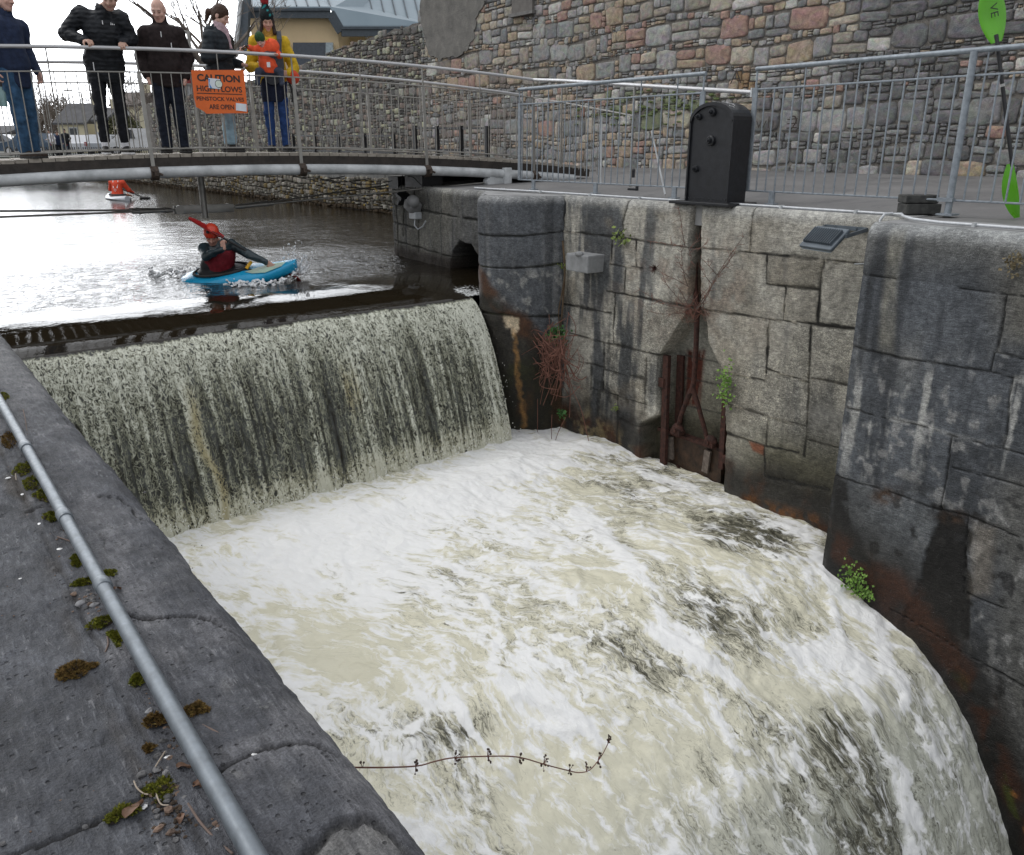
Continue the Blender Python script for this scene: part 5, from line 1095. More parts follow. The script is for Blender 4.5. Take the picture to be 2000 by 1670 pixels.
def old_building():
    root = empty('stone_building', (XW, 12, -.4)); tag(root, 'tall old building of mixed grey, pink and tan rubble stone behind the quay', 'building'); O = root.location
    y_end = on(826, 60, x=XW).y
    pal = [((.22, .22, .215), 4), ((.28, .275, .265), 4), ((.17, .172, .172), 4), ((.30, .235, .17), 3), ((.33, .265, .19), 2.4), ((.29, .19, .155), 2.0), ((.35, .31, .25), 2), ((.25, .225, .19), 3), ((.40, .39, .36), 1.0)]
    bag = [tuple((q * .88 + sum(c) / 3 * .12) * 1.2 for q in c) for c, w in pal for _ in range(int(w * 5))]
    gy0, gy1 = on(1960, 150, x=XW).y, on(1650, 150, x=XW).y
    def colour(s, z, r):
        y = y_end - s; zz = z - .5; c = r.choice(bag)
        u, v = proj(XW, y, zz)
        if gy0 < y < gy1 and v < 330 and r.random() < .86: g = r.uniform(.13, .20); c = (g, g * 1.0, g * 1.0)
        if u > 1480 and v > 200 and r.random() < .55: g = r.uniform(.13, .27); c = (g, g, g * .98)
        if u < 1000 and v > 130 and r.random() < .4: c = (.21, .185, .165)
        if 1180 < u < 1400 and 180 < v < 245 and r.random() < .4: c = (.19, .215, .14)
        if 1440 < u < 1480 and 140 < v < 170: c = (.30, .21, .13)
        return c
    wall_n = 0
    def place(s, z, d): return (XW - d, y_end - s, z - .5)
    V, F, C = rubble(11, 24.0, 5.2, .09, .37, place, colour, gap=.014, aspect=(.75, 2.1), fill=.30)
    w = rub_mesh('wall', V, F, C, M_RUB, root); w.location = -O
    mo = NT('lime_mortar', .95, 0, .2); P = mo.geo(); f = mo.noise(5, 5, .65, 0, P); g = mo.noise(50, 4, .7, 0, P)
    c = mo.mix(mo.rng(f, .3, .7), (.20, .185, .165), (.33, .31, .28)); c = mo.mix(mo.mth('MULTIPLY', mo.rng(g, .45, .7), .6), c, (.10, .08, .07)); mo.set('Base Color', c); mo.bump(mo.mth('ADD', f, g), 1, .04)
    b = MB(); b.box((XW + 4, y_end - 13, 2.1), (7.98, 26, 5.4)); b.build('wall_core', mo.m, root, loc=-O)
    # grey cement render left on the corner, with a ragged edge
    pm = NT('cement_render', .95, 0, .2); P = pm.geo(); f = pm.noise(3, 6, .7, .3, P); g = pm.noise(40, 4, .7, 0, P); c = pm.mix(pm.rng(f, .3, .7), (.13, .127, .12), (.25, .24, .22)); c = pm.mix(pm.mth('MULTIPLY', pm.rng(g, .5, .7), .4), c, (.05, .048, .045)); pm.set('Base Color', c); pm.bump(pm.mth('ADD', f, pm.mth('MULTIPLY', g, .6)), .8, .05)
    pts = [(824, -60), (824, 30), (828, 62), (836, 90), (842, 108), (862, 116), (880, 112), (900, 110), (915, 96), (926, 80), (930, 60), (934, 30), (946, 12), (956, -8), (960, -60)]
    poly = []
    for (u0, v0), (u1, v1) in zip(pts, pts[1:] + pts[:1]):
        for t in range(5): poly.append((u0 + (u1 - u0) * t / 5 + rnd.uniform(-2, 2), v0 + (v1 - v0) * t / 5 + rnd.uniform(-2, 2)))
    b = MB(); b.prism([on(u, v, x=XW) for u, v in poly], (-.05, 0, 0), (.02, 0, 0)); b.build('render_patch', pm.m, root, loc=-O)
    # small boarded window at the top
    a, c_ = on(1006, -40, x=XW), on(1046, 22, x=XW); b = MB(); b.box((XW - .05, (a.y + c_.y) / 2, (a.z + c_.z) / 2), (.1, abs(a.y - c_.y), abs(a.z - c_.z))); wn = b.build('window', simple('window_board', (.13, .12, .11), .8), root, loc=-O)
    b = MB(); b.box((XW - .08, (a.y + c_.y) / 2, c_.z - .02), (.14, abs(a.y - c_.y) + .12, .07)); b.build('sill', simple('sill_stone', (.16, .155, .15), .85), wn)
    # paint marks on the stones
    mk = simple('faded_black_paint', (.045, .035, .03), .9)
    for txt, u0, v0, u1, v1 in (('A E', 1428, 138, 1476, 160), ('wh', 1478, 228, 1510, 250), ('2', 1542, 226, 1556, 258)):
        a, c_ = on(u0, v0, x=XW - .08), on(u1, v1, x=XW - .08); me = text_mesh(txt, abs(a.y - c_.y), abs(a.z - c_.z), -.02, .002); o = link('painted_mark', me, mk, root); m = (a + c_) / 2
        o.matrix_local = Matrix.Translation(m - O) @ Matrix((Vector((0, -1, 0)), Vector((0, 0, 1)), Vector((-1, 0, 0)))).transposed().to_4x4()
    for dz, k in ((0, 0), (-.07, 1), (-.14, 2)):
        a = on(1548, 232, x=XW - .085); b = MB(); b.bar((a.x, a.y - .1, a.z + dz), (a.x, a.y + .1, a.z + dz - .01), .004, .018); b.build('painted_mark', mk, root, loc=-O)
    # green moss over the stones behind the first railing
    mm = simple('green_moss', (.10, .13, .045), .95, 0, var=.4, scale=30, bump=.8, bscale=60, bdist=.02); b = MB()
    for i in range(110):
        u = rnd.gauss(1280, 80); v = rnd.gauss(212, 14) - (u - 1290) * .10
        if not 1110 < u < 1430 or v > 250: continue
        p = on(u, v, x=XW - .05); b.sphere(p, (.022, rnd.uniform(.03, .10), rnd.uniform(.010, .03)), 7, 4)
    o = b.build('moss', mm, root, loc=-O); o['kind'] = 'stuff'
old_building()
def garden_wall():
    root = empty('rubble_wall', (XW, 28, -.4)); tag(root, 'lower sloping boundary wall of small whitish rubble stones beside the old building', 'wall', kind='thing'); O = root.location
    y0 = on(826, 60, x=XW).y + .02; prof = [(on(u, v, x=XW).y, on(u, v, x=XW).z) for u, v in ((826, 38), (760, 58), (670, 88), (600, 118), (560, 140))]; prof += [(prof[-1][0] + 18, prof[-1][1] - .35)]
    def top(y): return float(np.interp(y, [p[0] for p in prof], [p[1] for p in prof]))
    def colour(s, z, r):
        k = r.random(); g = r.uniform(.10, .20)
        if k < .25: return (r.uniform(.28, .40),) * 2 + (.27,)
        if k < .45: return (.22, .18, .155)
        return (g, g * .97, g * .92)
    V, F, C = rubble(23, 27, 4.2, .07, .24, lambda s, z, d: (XW - d, y0 + s, z - .5), colour, gap=.022, depth=.04, keep=lambda s, z: z - .5 < top(y0 + s) - .05, aspect=(.7, 1.9))
    w = rub_mesh('wall', V, F, C, M_RUB, root); w.location = -O
    b = MB(); ys = [y0 + .5 * i for i in range(58)]
    b.prism([(XW, y, top(y) - .06 + .05 * math.sin(y * 5.1)) for y in ys] + [(XW, ys[-1], -1), (XW, ys[0], -1)], (.0, 0, 0), (.6, 0, 0)); b.build('wall_core', simple('wall_mortar', (.12, .11, .10), .95, var=.4, scale=8, bump=.8, bscale=30, bdist=.03), root, loc=-O)
garden_wall()
XBK = 10.95
def canal_bank():
    root = empty('bank_wall', (XBK, 28, -1.2)); tag(root, 'mossy rubble retaining wall along the far right edge of the canal', 'retaining wall', kind='thing'); O = root.location
    def colour(s, z, r):
        k = r.random(); g = r.uniform(.10, .24)
        if z < .18: return (.05, .035, .02)
        if k < .18: return (.16, .12, .055)
        if k < .3: return (.30, .29, .25)
        return (g, g * .92, g * .78)
    V, F, C = rubble(31, 46, .92, .08, .26, lambda s, z, d: (XBK - d, 12.2 + s, z - 1.72), colour, gap=.022, depth=.07, aspect=(.8, 1.9))
    w = rub_mesh('wall', V, F, C, M_RUB, root); w.location = -O
    b = MB(); b.box((XBK + .5, 36, -2.2), (.99, 48, 2.8)); b.build('wall_core', simple('dark_mortar', (.04, .033, .026), .95, var=.4, scale=8), root, loc=-O)
    cc = simple('stained_concrete', (.13, .13, .125), .9, 0, var=.45, scale=2.5, bump=.4, bscale=20, bdist=.02)
    for k in range(20):
        y = 12.15 + k * 1.5; b = MB(); b.box((XBK + .2, y + .745, -.62), (.46, 1.48, .42), None, .015); b.build('concrete_capping', cc, root, loc=-O)
    # ivy and dead weeds hanging over the edge
    leaf = simple('withered_weed', (.16, .11, .02), .9, var=.5, scale=10); b = MB()
    for i in range(420):
        y = rnd.uniform(13, 24); z = -1.0 + rnd.gauss(0, .16) - .1; s = rnd.uniform(.02, .06); p = Vector((XBK - .09 - rnd.uniform(0, .06), y, z)); q = Vector((rnd.uniform(-.3, .3), rnd.uniform(-1, 1), rnd.uniform(-1, 1))).normalized(); t = q.orthogonal().normalized()
        b.quad(p - q * s, p + t * s * .5, p + q * s, p - t * s * .5)
    o = b.build('weeds', leaf, root, loc=-O); o['kind'] = 'stuff'
canal_bank()
# ---------------------------------------------------------------- bodies: one smooth surface grown from limbs (signed distance + surface nets)
class SDF:
    def __init__(s, lo, hi, h):
        s.lo = np.array(lo, float); s.h = h; s.n = np.ceil((np.array(hi, float) - s.lo) / h).astype(int) + 1
        s.d = np.full(s.n, .25, np.float32); s.ax = [s.lo[i] + h * np.arange(s.n[i]) for i in range(3)]
    def win(s, lo, hi, pad):
        a = np.clip(np.floor((np.array(lo) - pad - s.lo) / s.h).astype(int), 0, s.n - 1); b = np.clip(np.ceil((np.array(hi) + pad - s.lo) / s.h).astype(int) + 1, 1, s.n)
        sl = tuple(slice(a[i], b[i]) for i in range(3)); return sl, np.meshgrid(*[s.ax[i][sl[i]] for i in range(3)], indexing='ij', sparse=True)
    def put(s, sl, e, k, carve=False):
        d = s.d[sl]
        if carve: q = np.clip(k - np.abs(d + e), 0, None) / k; s.d[sl] = np.maximum(d, -e) + q * q * k * .25
        elif k <= 0: s.d[sl] = np.minimum(d, e)
        else: q = np.clip(k - np.abs(d - e), 0, None) / k; s.d[sl] = np.minimum(d, e) - q * q * k * .25
        return s
    def cap(s, a, b, ra, rb=None, k=.02, flat=None, carve=False):
        rb = ra if rb is None else rb; a, b = np.array(a, float), np.array(b, float); r = max(ra, rb); pad = r * (max(1, flat[1]) if flat else 1) + k + .03
        sl, (X, Y, Z) = s.win(np.minimum(a, b), np.maximum(a, b), pad); v = b - a; L = v @ v + 1e-9
        px, py, pz_ = X - a[0], Y - a[1], Z - a[2]; t = np.clip((px * v[0] + py * v[1] + pz_ * v[2]) / L, 0, 1); dx, dy, dz = px - t * v[0], py - t * v[1], pz_ - t * v[2]
        if flat:
            f = np.array(flat[0], float); f /= np.linalg.norm(f); q = dx * f[0] + dy * f[1] + dz * f[2]; c = q * (1 / flat[1] - 1); dx, dy, dz = dx + c * f[0], dy + c * f[1], dz + c * f[2]
        return s.put(sl, np.sqrt(dx * dx + dy * dy + dz * dz) - (ra + (rb - ra) * t), k, carve)
    def ell(s, c, r, k=.02, M=None, carve=False):
        c = np.array(c, float); r = np.array(r, float); sl, (X, Y, Z) = s.win(c, c, r.max() + k + .03); x, y, z = X - c[0], Y - c[1], Z - c[2]
        if M is not None:
            m = np.array(M); x, y, z = m[0, 0] * x + m[1, 0] * y + m[2, 0] * z, m[0, 1] * x + m[1, 1] * y + m[2, 1] * z, m[0, 2] * x + m[1, 2] * y + m[2, 2] * z
        q = np.sqrt((x / r[0]) ** 2 + (y / r[1]) ** 2 + (z / r[2]) ** 2); g = np.sqrt((x / r[0] ** 2) ** 2 + (y / r[1] ** 2) ** 2 + (z / r[2] ** 2) ** 2) + 1e-6
        return s.put(sl, q * (q - 1) / g, k, carve)
    def cut(s, n, off):
        """keep the side where n.p < off"""
        n = np.array(n, float); X, Y, Z = np.meshgrid(*s.ax, indexing='ij', sparse=True); s.d = np.maximum(s.d, (X * n[0] + Y * n[1] + Z * n[2] - off).astype(np.float32)); return s
    def rough(s, amp, fr, seed, stretch=(1, 1, 1), o=3):
        m = np.abs(s.d) < amp * 2 + s.h * 2; i = np.nonzero(m); p = [s.ax[k][i[k]] * fr * stretch[k] for k in range(3)]; s.d[m] += (amp * fbm(p[0], p[1], p[2], o, seed)).astype(np.float32); return s
    def mesh(s, name, mat, parent=None, paint=None, base=(1, 1, 1)):
        d = s.d; ins = d < 0; n = d.shape; c = np.zeros([k - 1 for k in n], np.int8)
        for i in (0, 1):
            for j in (0, 1):
                for k in (0, 1): c += ins[i:n[0] - 1 + i, j:n[1] - 1 + j, k:n[2] - 1 + k]
        act = (c > 0) & (c < 8); ci = np.array(np.nonzero(act)); idx = np.full(act.shape, -1, np.int32); idx[act] = np.arange(ci.shape[1]); P = np.zeros((ci.shape[1], 3)); W_ = np.zeros(ci.shape[1])
        for ax in range(3):
            o = [k for k in range(3) if k != ax]
            for a in (0, 1):
                for b in (0, 1):
                    q0 = ci.copy(); q0[o[0]] += a; q0[o[1]] += b; q1 = q0.copy(); q1[ax] += 1; d0, d1 = d[tuple(q0)], d[tuple(q1)]; m = (d0 < 0) != (d1 < 0); t = d0 / np.where(m, d0 - d1, 1); p = np.zeros_like(P)
                    for k in range(3): p[:, k] = q0[k] + (t if k == ax else 0)
                    P[m] += p[m]; W_[m] += 1
        P = P / W_[:, None] * s.h + s.lo; F = []
        for ax in range(3):
            o = [k for k in range(3) if k != ax]; sl0 = [slice(None)] * 3; sl1 = [slice(None)] * 3; sl0[ax] = slice(0, -1); sl1[ax] = slice(1, None); a, b = ins[tuple(sl0)], ins[tuple(sl1)]
            for sgn in (0, 1):
                m = (a & ~b) if sgn == 0 else (~a & b); e = np.array(np.nonzero(m)); ok = (e[o[0]] > 0) & (e[o[1]] > 0) & (e[o[0]] < n[o[0]] - 1) & (e[o[1]] < n[o[1]] - 1); e = e[:, ok]; q = []
                for da, db in ((1, 1), (0, 1), (0, 0), (1, 0)):
                    f = e.copy(); f[o[0]] -= da; f[o[1]] -= db; q.append(idx[tuple(f)])
                q = np.stack(q, 1); F.append(q if (sgn == 0) == (ax != 1) else q[:, ::-1])
        F = np.concatenate(F); C = np.tile(np.array(base, float), (len(P), 1))
        if paint: C = paint(P, C)
        return link(name, np_mesh(name, P, F, {'Col': C}), mat, parent)
def cloth(name, col, rough=.85, var=.3, bump=.35, scale=25, spec=.3, quilt=0):
    n = NT(name, rough, 0, spec); f = n.noise(scale, 4, .6); c = n.mix(n.rng(f, .3, .7), tuple(q * (1 - var) for q in col), tuple(min(1, q * (1 + var)) for q in col)); c = n.mix(1, c, n.attr('Col', 'Color'), 'MULTIPLY'); n.set('Base Color', c); h = n.noise(scale * 3, 4, .6)
    if quilt: w = n.nd('TexWave', {'Vector': n.obj, 'Scale': quilt, 'Distortion': 1.2, 'Detail': 1.0}, out='Fac', bands_direction='Z'); h = n.mth('ADD', n.mth('MULTIPLY', h, .2), w); n.bump(h, .2, .03)
    else: n.bump(h, bump, .008)
    return n.m
def mat_skin():
    n = NT('skin', .5, 0, .4); c = n.mix(1, n.attr('Col', 'Color'), n.mix(n.rng(n.noise(30, 4), .3, .7), (.88, .86, .85), (1.08, 1.06, 1.05)), 'MULTIPLY'); n.set('Base Color', c); n.set('Subsurface Weight', .08); n.set('Subsurface Radius', (.01, .004, .002)); n.set('Subsurface Scale', .5); return n.m
M_SKIN = mat_skin(); SKIN = (.56, .36, .28)
def rotm(yaw=0, pitch=0, roll=0): return Matrix.Rotation(R(yaw), 3, 'Z') @ Matrix.Rotation(R(-pitch), 3, 'X') @ Matrix.Rotation(R(roll), 3, 'Y')   # pitch>0 looks down
def V3(*a): return np.array(a, float)
def head_sdf(S, c, M, sc=1.0, neck=None):
    T = lambda p: np.array(Vector(c) + M @ (Vector(p) * sc))
    S.ell(T((0, -.012, .030)), V3(.074, .094, .088) * sc, .02, M); S.ell(T((0, .034, -.042)), V3(.057, .060, .078) * sc, .03, M); S.ell(T((0, .070, -.098)), V3(.026, .022, .020) * sc, .025, M)
    S.cap(T((-.052, .012, -.055)), T((-.018, .06, -.10)), .02 * sc, .018 * sc, .02); S.cap(T((.052, .012, -.055)), T((.018, .06, -.10)), .02 * sc, .018 * sc, .02)
    S.cap(T((-.034, .082, .028)), T((.034, .082, .028)), .013 * sc, None, .015)
    for x in (-.036, .036): S.ell(T((x, .066, -.028)), V3(.024, .022, .022) * sc, .02, M); S.ell(T((x * .88, .098, .006)), V3(.016, .012, .010) * sc, .010, M, True); S.ell(T((x * .86, .083, .005)), V3(.012, .010, .009) * sc, .004, M); S.ell(T((x * 2.1, -.008, -.008)), V3(.010, .022, .034) * sc, .006, M)
    S.cap(T((0, .090, .014)), T((0, .113, -.026)), .0095 * sc, .014 * sc, .012); S.cap(T((-.012, .098, -.03)), T((.012, .098, -.03)), .009 * sc, None, .008)
    S.cap(T((-.020, .084, -.062)), T((.020, .084, -.062)), .008 * sc, None, .006); S.cap(T((-.017, .083, -.073)), T((.017, .083, -.073)), .008 * sc, None, .006)
    if neck is not None: S.cap(T((0, -.022, -.05)), neck, .052 * sc, .058 * sc, .02)
def face_paint(c, M, sc=1.0, skin=SKIN, brow=(.10, .07, .05), lip=(.42, .17, .15), blush=.3, stubble=0, hairless=None):
    spots = []
    for x in (-1, 1):
        spots += [((x * .031, .090, .005), (.015, .02, .0045), (.035, .025, .022), .95), ((x * .034, .095, .027), (.02, .03, .006), brow, .85), ((x * .045, .075, -.035), (.026, .03, .02), (.58, .26, .21), blush), ((x * .008, .115, -.037), (.006, .02, .005), (.16, .07, .06), .8), ((x * .033, .09, -.008), (.02, .02, .008), (.36, .21, .18), .35)]
    spots += [((0, .09, -.062), (.022, .03, .0055), lip, .75), ((0, .09, -.0675), (.022, .03, .003), (.18, .06, .06), .8), ((0, .09, -.074), (.019, .03, .006), lip, .7), ((0, .10, -.088), (.02, .03, .006), (.38, .22, .18), .3)]
    def f(P, C):
        C[:] = np.array(skin); q = (P - np.array(c)) @ np.array(M) / sc
        if stubble: m = sst(-.03, -.06, q[:, 2]) * sst(.0, .03, q[:, 1]) * (np.linalg.norm(q, axis=1) < .17) * stubble; C[:] = C * (1 - m[:, None]) + np.array((.22, .15, .12)) * m[:, None]
        for p, r, col, k in spots:
            e = np.exp(-(((q - np.array(p)) / np.array(r)) ** 2).sum(1) * .9) * k; C[:] = C * (1 - e[:, None]) + np.array(col) * e[:, None]
        return C
    return f
def hand_sdf(S, w, f, n, side, curl=(30, 30, 30), sc=1.0, thumb=.5, spread=1.0):
    """w wrist, f finger direction, n palm normal, side +1/-1 thumb side"""
    w = Vector(w); f = Vector(f).normalized(); n = Vector(n); n = (n - f * n.dot(f)).normalized(); s_ = f.cross(n) * side
    for o in (-.027, -.009, .009, .027): S.cap(w + s_ * o * .7 * sc, w + f * .082 * sc + s_ * o * sc, .0155 * sc, .0125 * sc, .008)
    for o, L, lag in ((.030, .070, 0), (.011, .079, 2), (-.009, .074, 4), (-.028, .058, 8)):
        p = w + f * .083 * sc + s_ * o * sc; d = (f + s_ * o * 2.2 * spread).normalized(); ax = d.cross(n).normalized()
        for i, (l, r) in enumerate(((.45, .0092), (.31, .0084), (.24, .0074))):
            d = Quaternion(ax, R(curl[i] + lag)) @ d; q = p + d * L * l * sc; S.cap(p, q, r * sc, r * .93 * sc, .003); p = q
    p = w + f * .022 * sc + s_ * .026 * sc; d = (f * .62 + s_ * .62 + n * (.25 + .5 * thumb)).normalized(); q = p + d * .042 * sc; S.cap(p, q, .014 * sc, .0115 * sc, .008); d = (d + f * .5 + n * .3 * thumb - s_ * .3 * thumb).normalized(); S.cap(q, q + d * .034 * sc, .0110 * sc, .0088 * sc, .004)
def person(label, pos, rz, J, mats, opt=None, h=.0075, hc=.012, group=None):
    """J: joints in the figure's own frame (x right hand, y ahead, z up)"""
    o = dict(sc=1.0, jr=1.0, skin=SKIN, head_M=rotm(), hem=.62, sleeve=1.0, tr=1.0, jw=.0, seed=1, stubble=0, brow=(.10, .07, .05), lip=(.42, .17, .15), legs=True, blush=.3); o.update(opt or {})
    root = empty('person', pos, rz); tag(root, label, 'person', group)
    pts = [np.array(v) for k, v in J.items() if k not in ('hands',)]; lo = np.min(pts, 0) - .2; hi = np.max(pts, 0) + .2; lo[2] = min(lo[2], -.02)
    pel, chest, nk, hd = (np.array(J[k], float) for k in ('pelvis', 'chest', 'neck', 'head')); sc = o['sc']; fw = V3(0, 1, 0); jr = o['jr']
    flat = (V3(0, 1, 0), .66)
    # skin
    S = SDF(lo, hi, h); S.cap(pel, chest, .105 * sc, .115 * sc, .03, flat); S.cap(chest, nk, .09 * sc, .055 * sc, .03, flat); head_sdf(S, hd, o['head_M'], sc, nk)
    for s_ in 'rl':
        sh, el, wr = (np.array(J[k + s_], float) for k in ('sh', 'el', 'wr')); S.cap(chest, sh, .07 * sc, .045 * sc, .03); S.cap(sh, el, .040 * sc, .033 * sc, .02); S.cap(el, wr, .034 * sc, .024 * sc, .015)
        if s_ in J.get('hands', {}): hp = J['hands'][s_]; hand_sdf(S, wr, hp[0], hp[1], hp[2], hp[3], sc, *hp[4:])
        else: S.cap(wr, wr + (wr - el) / np.linalg.norm(wr - el) * .1, .026 * sc, .02 * sc, .01)
        hp_, kn, an = (np.array(J[k + s_], float) for k in ('hip', 'kn', 'an')); S.cap(pel, hp_, .08 * sc, .075 * sc, .03); S.cap(hp_, kn, .062 * sc, .045 * sc, .02); S.cap(kn, an, .043 * sc, .032 * sc, .02)
        if o['legs']: S.cap(an, an + V3(0, .02, -.04), .03 * sc, .024 * sc, .02)
    S.mesh('body', M_SKIN, root, face_paint(hd, o['head_M'], sc, o['skin'], o['brow'], o['lip'], o['blush'], o['stubble']))
    # jacket
    if 'jacket' in mats:
        S = SDF(lo, hi, hc); w = o['jw']; hemz = o['hem']; hemp = pel + (chest - pel) * 0 + V3(0, 0, hemz - pel[2]) + (pel - chest) * V3(1, 1, 0) * .25
        S.cap(hemp, chest, (.152 + w) * sc * jr, (.150 + w) * sc * jr, .03, (V3(0, 1, 0), .78)); S.cap(chest, nk - V3(0, 0, .02), (.125 + w * .5) * sc * jr, .072 * sc, .04, (V3(0, 1, 0), .8)); S.ell(pel + V3(0, .01, .06), V3(.17 + w, .135 + w, .16) * sc, .04)
        for s_ in 'rl':
            sh, el, wr = (np.array(J[k + s_], float) for k in ('sh', 'el', 'wr')); q = (wr - el) / (np.linalg.norm(wr - el) + 1e-9); S.cap(chest + V3(0, 0, .05), sh, .10 * sc, (.066 + w * .5) * sc * jr, .04); S.cap(sh, el, (.066 + w * .5) * sc * jr, (.056 + w * .45) * sc * jr, .03); S.cap(el, wr - q * .015 + q * .02 * (o['sleeve'] - 1), (.056 + w * .4) * sc * jr, (.040 + w * .3) * sc, .02)
        S.cap(nk + V3(0, .0, .015), nk - V3(0, 0, .04), .070 * sc, .075 * sc, .01)
        S.ell(nk + V3(0, .01, .065), V3(.058, .062, .05) * sc, .008, None, True)
        S.cut((0, 0, -1), -(hemz - .05)); S.rough(.013, 8, o['seed'], (1, 1, 1.6)); S.rough(.007, 19, o['seed'] + 2, (1, 1, 1.3), 2); S.rough(.010, 22, o['seed'] + 5, (1, 1, 2.0), 2) if o.get('puff') else None
        S.mesh('jacket', mats['jacket'], root)
    if 'trousers' in mats:
        S = SDF(lo, hi, hc); t = o['tr']; S.ell(pel + V3(0, 0, -.01), V3(.165, .115, .13) * sc, .03)
        for s_ in 'rl':
            hp_, kn, an = (np.array(J[k + s_], float) for k in ('hip', 'kn', 'an')); S.cap(hp_, kn, .090 * sc * t, .064 * sc * t, .02); S.cap(kn, an + V3(0, 0, o.get('ankle', .01)), .064 * sc * t, .052 * sc * t, .02)
        S.rough(.014, 7, o['seed'] + 9, (1, 1, 2.0)); S.rough(.006, 18, o['seed'] + 3, (1, 1, 2), 2); S.cut((0, 0, -1), -(min(J['anr'][2], J['anl'][2]) + o.get('ankle', .01) - .03)) if o['legs'] else None; S.mesh('trousers', mats['trousers'], root)
    if 'shoes' in mats:
        for s_ in 'rl':
            an = np.array(J['an' + s_], float); a = o.get('toe_' + s_, 0); f = V3(math.sin(R(a)), math.cos(R(a)), 0); g = an * V3(1, 1, 0) + V3(0, 0, an[2] - .075 * sc)
            S = SDF(an - .22, an + .28, hc * .75); S.cap(g + V3(0, 0, .040) - f * .045, g + V3(0, 0, .036) + f * .13, .042 * sc, .038 * sc, .02, (V3(0, 0, 1), .9)); S.cap(an + V3(0, 0, .01), g + V3(0, 0, .05) + f * .04, .044 * sc, .038 * sc, .02); S.cut((0, 0, -1), -g[2]); sh = S.mesh('shoe', mats['shoes'], root)
            S = SDF(an - .22, an + .28, hc * .75); S.cap(g + V3(0, 0, .02) - f * .045, g + V3(0, 0, .02) + f * .135, .045 * sc, .041 * sc, .02); S.cut((0, 0, -1), -g[2]); S.cut((0, 0, 1), g[2] + .026); S.mesh('sole', mats.get('sole', M_RUBBER), sh)
    return root
M_RUBBER = simple('rubber_sole', (.03, .03, .03), .8)
def part_sdf(name, root, lo, hi, h, fn, mat, rough=None, paint=None):
    S = SDF(lo, hi, h); fn(S)
    if rough: S.rough(*rough)
    return S.mesh(name, mat, root, paint)
def hair_sdf(S, c, M, sc, fore=.035, back=-.06, thick=1.10):
    """a cap of hair over the skull with the face left free"""
    T = lambda p: np.array(Vector(c) + M @ (Vector(p) * sc)); S.ell(T((0, -.016, .034)), V3(.080, .100, .094) * sc * thick / 1.05, .01, M); S.ell(T((0, -.05, -.03)), V3(.070, .058, .075) * sc, .02, M)
    S.ell(T((0, .085, -.035)), V3(.066, .075, fore + .052) * sc, .008, M, True)
def stand(H, feet=((.09, 0), (-.09, .02)), lean=0.0, pely=0.0, hy=.0):
    z = H / 1.75; J = {'pelvis': (0, pely, .93 * z), 'chest': (0, pely + lean * .9, 1.30 * z), 'neck': (0, pely + lean * 1.15, 1.475 * z), 'head': (0, pely + lean * 1.3 + .03 + hy, 1.615 * z)}
    for s_, sg, ft in (('r', 1, feet[0]), ('l', -1, feet[1])): J['sh' + s_] = (sg * .178 * z, pely + lean, 1.362 * z); J['hip' + s_] = (sg * .085 * z, pely, .88 * z); J['kn' + s_] = (ft[0] * .97, ft[1] * .6 + .02, .49 * z); J['an' + s_] = (ft[0], ft[1], .078)
    return J
def at_rail(u, v, off):
    q = on(u, v, line=(BA + off * 1.005, BB)); return Vector((q.x, q.y, deck_z(q.x)))
RZ0 = math.atan2(.0995, -.995)
BLK = cloth('black_puffer', (.014, .016, .020), .6, .4, quilt=6.5); NAVY = cloth('navy_cloth', (.016, .026, .060), .8); BROWN = cloth('brown_fleece', (.024, .017, .017), .95, .4); JEAN = cloth('blue_denim', (.035, .085, .16), .9, .4, scale=14); DJEAN = cloth('dark_denim', (.012, .016, .028), .9, .4); LJEAN = cloth('pale_denim', (.25, .36, .43), .9, .25, scale=14); BJEAN = cloth('bright_denim', (.022, .055, .17), .9, .35); BTR = cloth('black_trackpants', (.008, .009, .013), .85, .4); PARK = cloth('dark_parka', (.020, .026, .032), .75, .35, quilt=5.0); YEL = cloth('yellow_jacket', (.62, .40, .02), .75, .2); DSH = cloth('dark_shoe', (.022, .020, .019), .6); BRSH = cloth('brown_shoe', (.045, .03, .022), .6); RED = cloth('red_cloth', (.62, .07, .03), .75, .2); ORG = cloth('orange_red_suit', (.78, .10, .035), .75, .15); GRYC = cloth('grey_carrier_cloth', (.075, .08, .095), .85, .2); GRN = cloth('green_knit', (.03, .07, .03), .95, .3, scale=60); KNIT = cloth('black_knit', (.012, .016, .018), .95, .3, scale=60); WSOCK = cloth('white_sock', (.68, .68, .72), .9, .1)
HAIRB = cloth('brown_hair', (.055, .028, .018), .55, .4, bump=.8, scale=60); HAIRG = cloth('grey_hair', (.26, .24, .23), .6, .25, bump=.8, scale=60); HAIRD = cloth('dark_hair', (.03, .018, .014), .55, .4, bump=.8, scale=60)
WHT = simple('white_trim', (.75, .75, .76), .5, 0, var=.05)
def zip_pull(root, p, l=.05):
    b = MB(); b.box(p, (.008, .006, l)); return b.build('zip_pull', WHT, root)
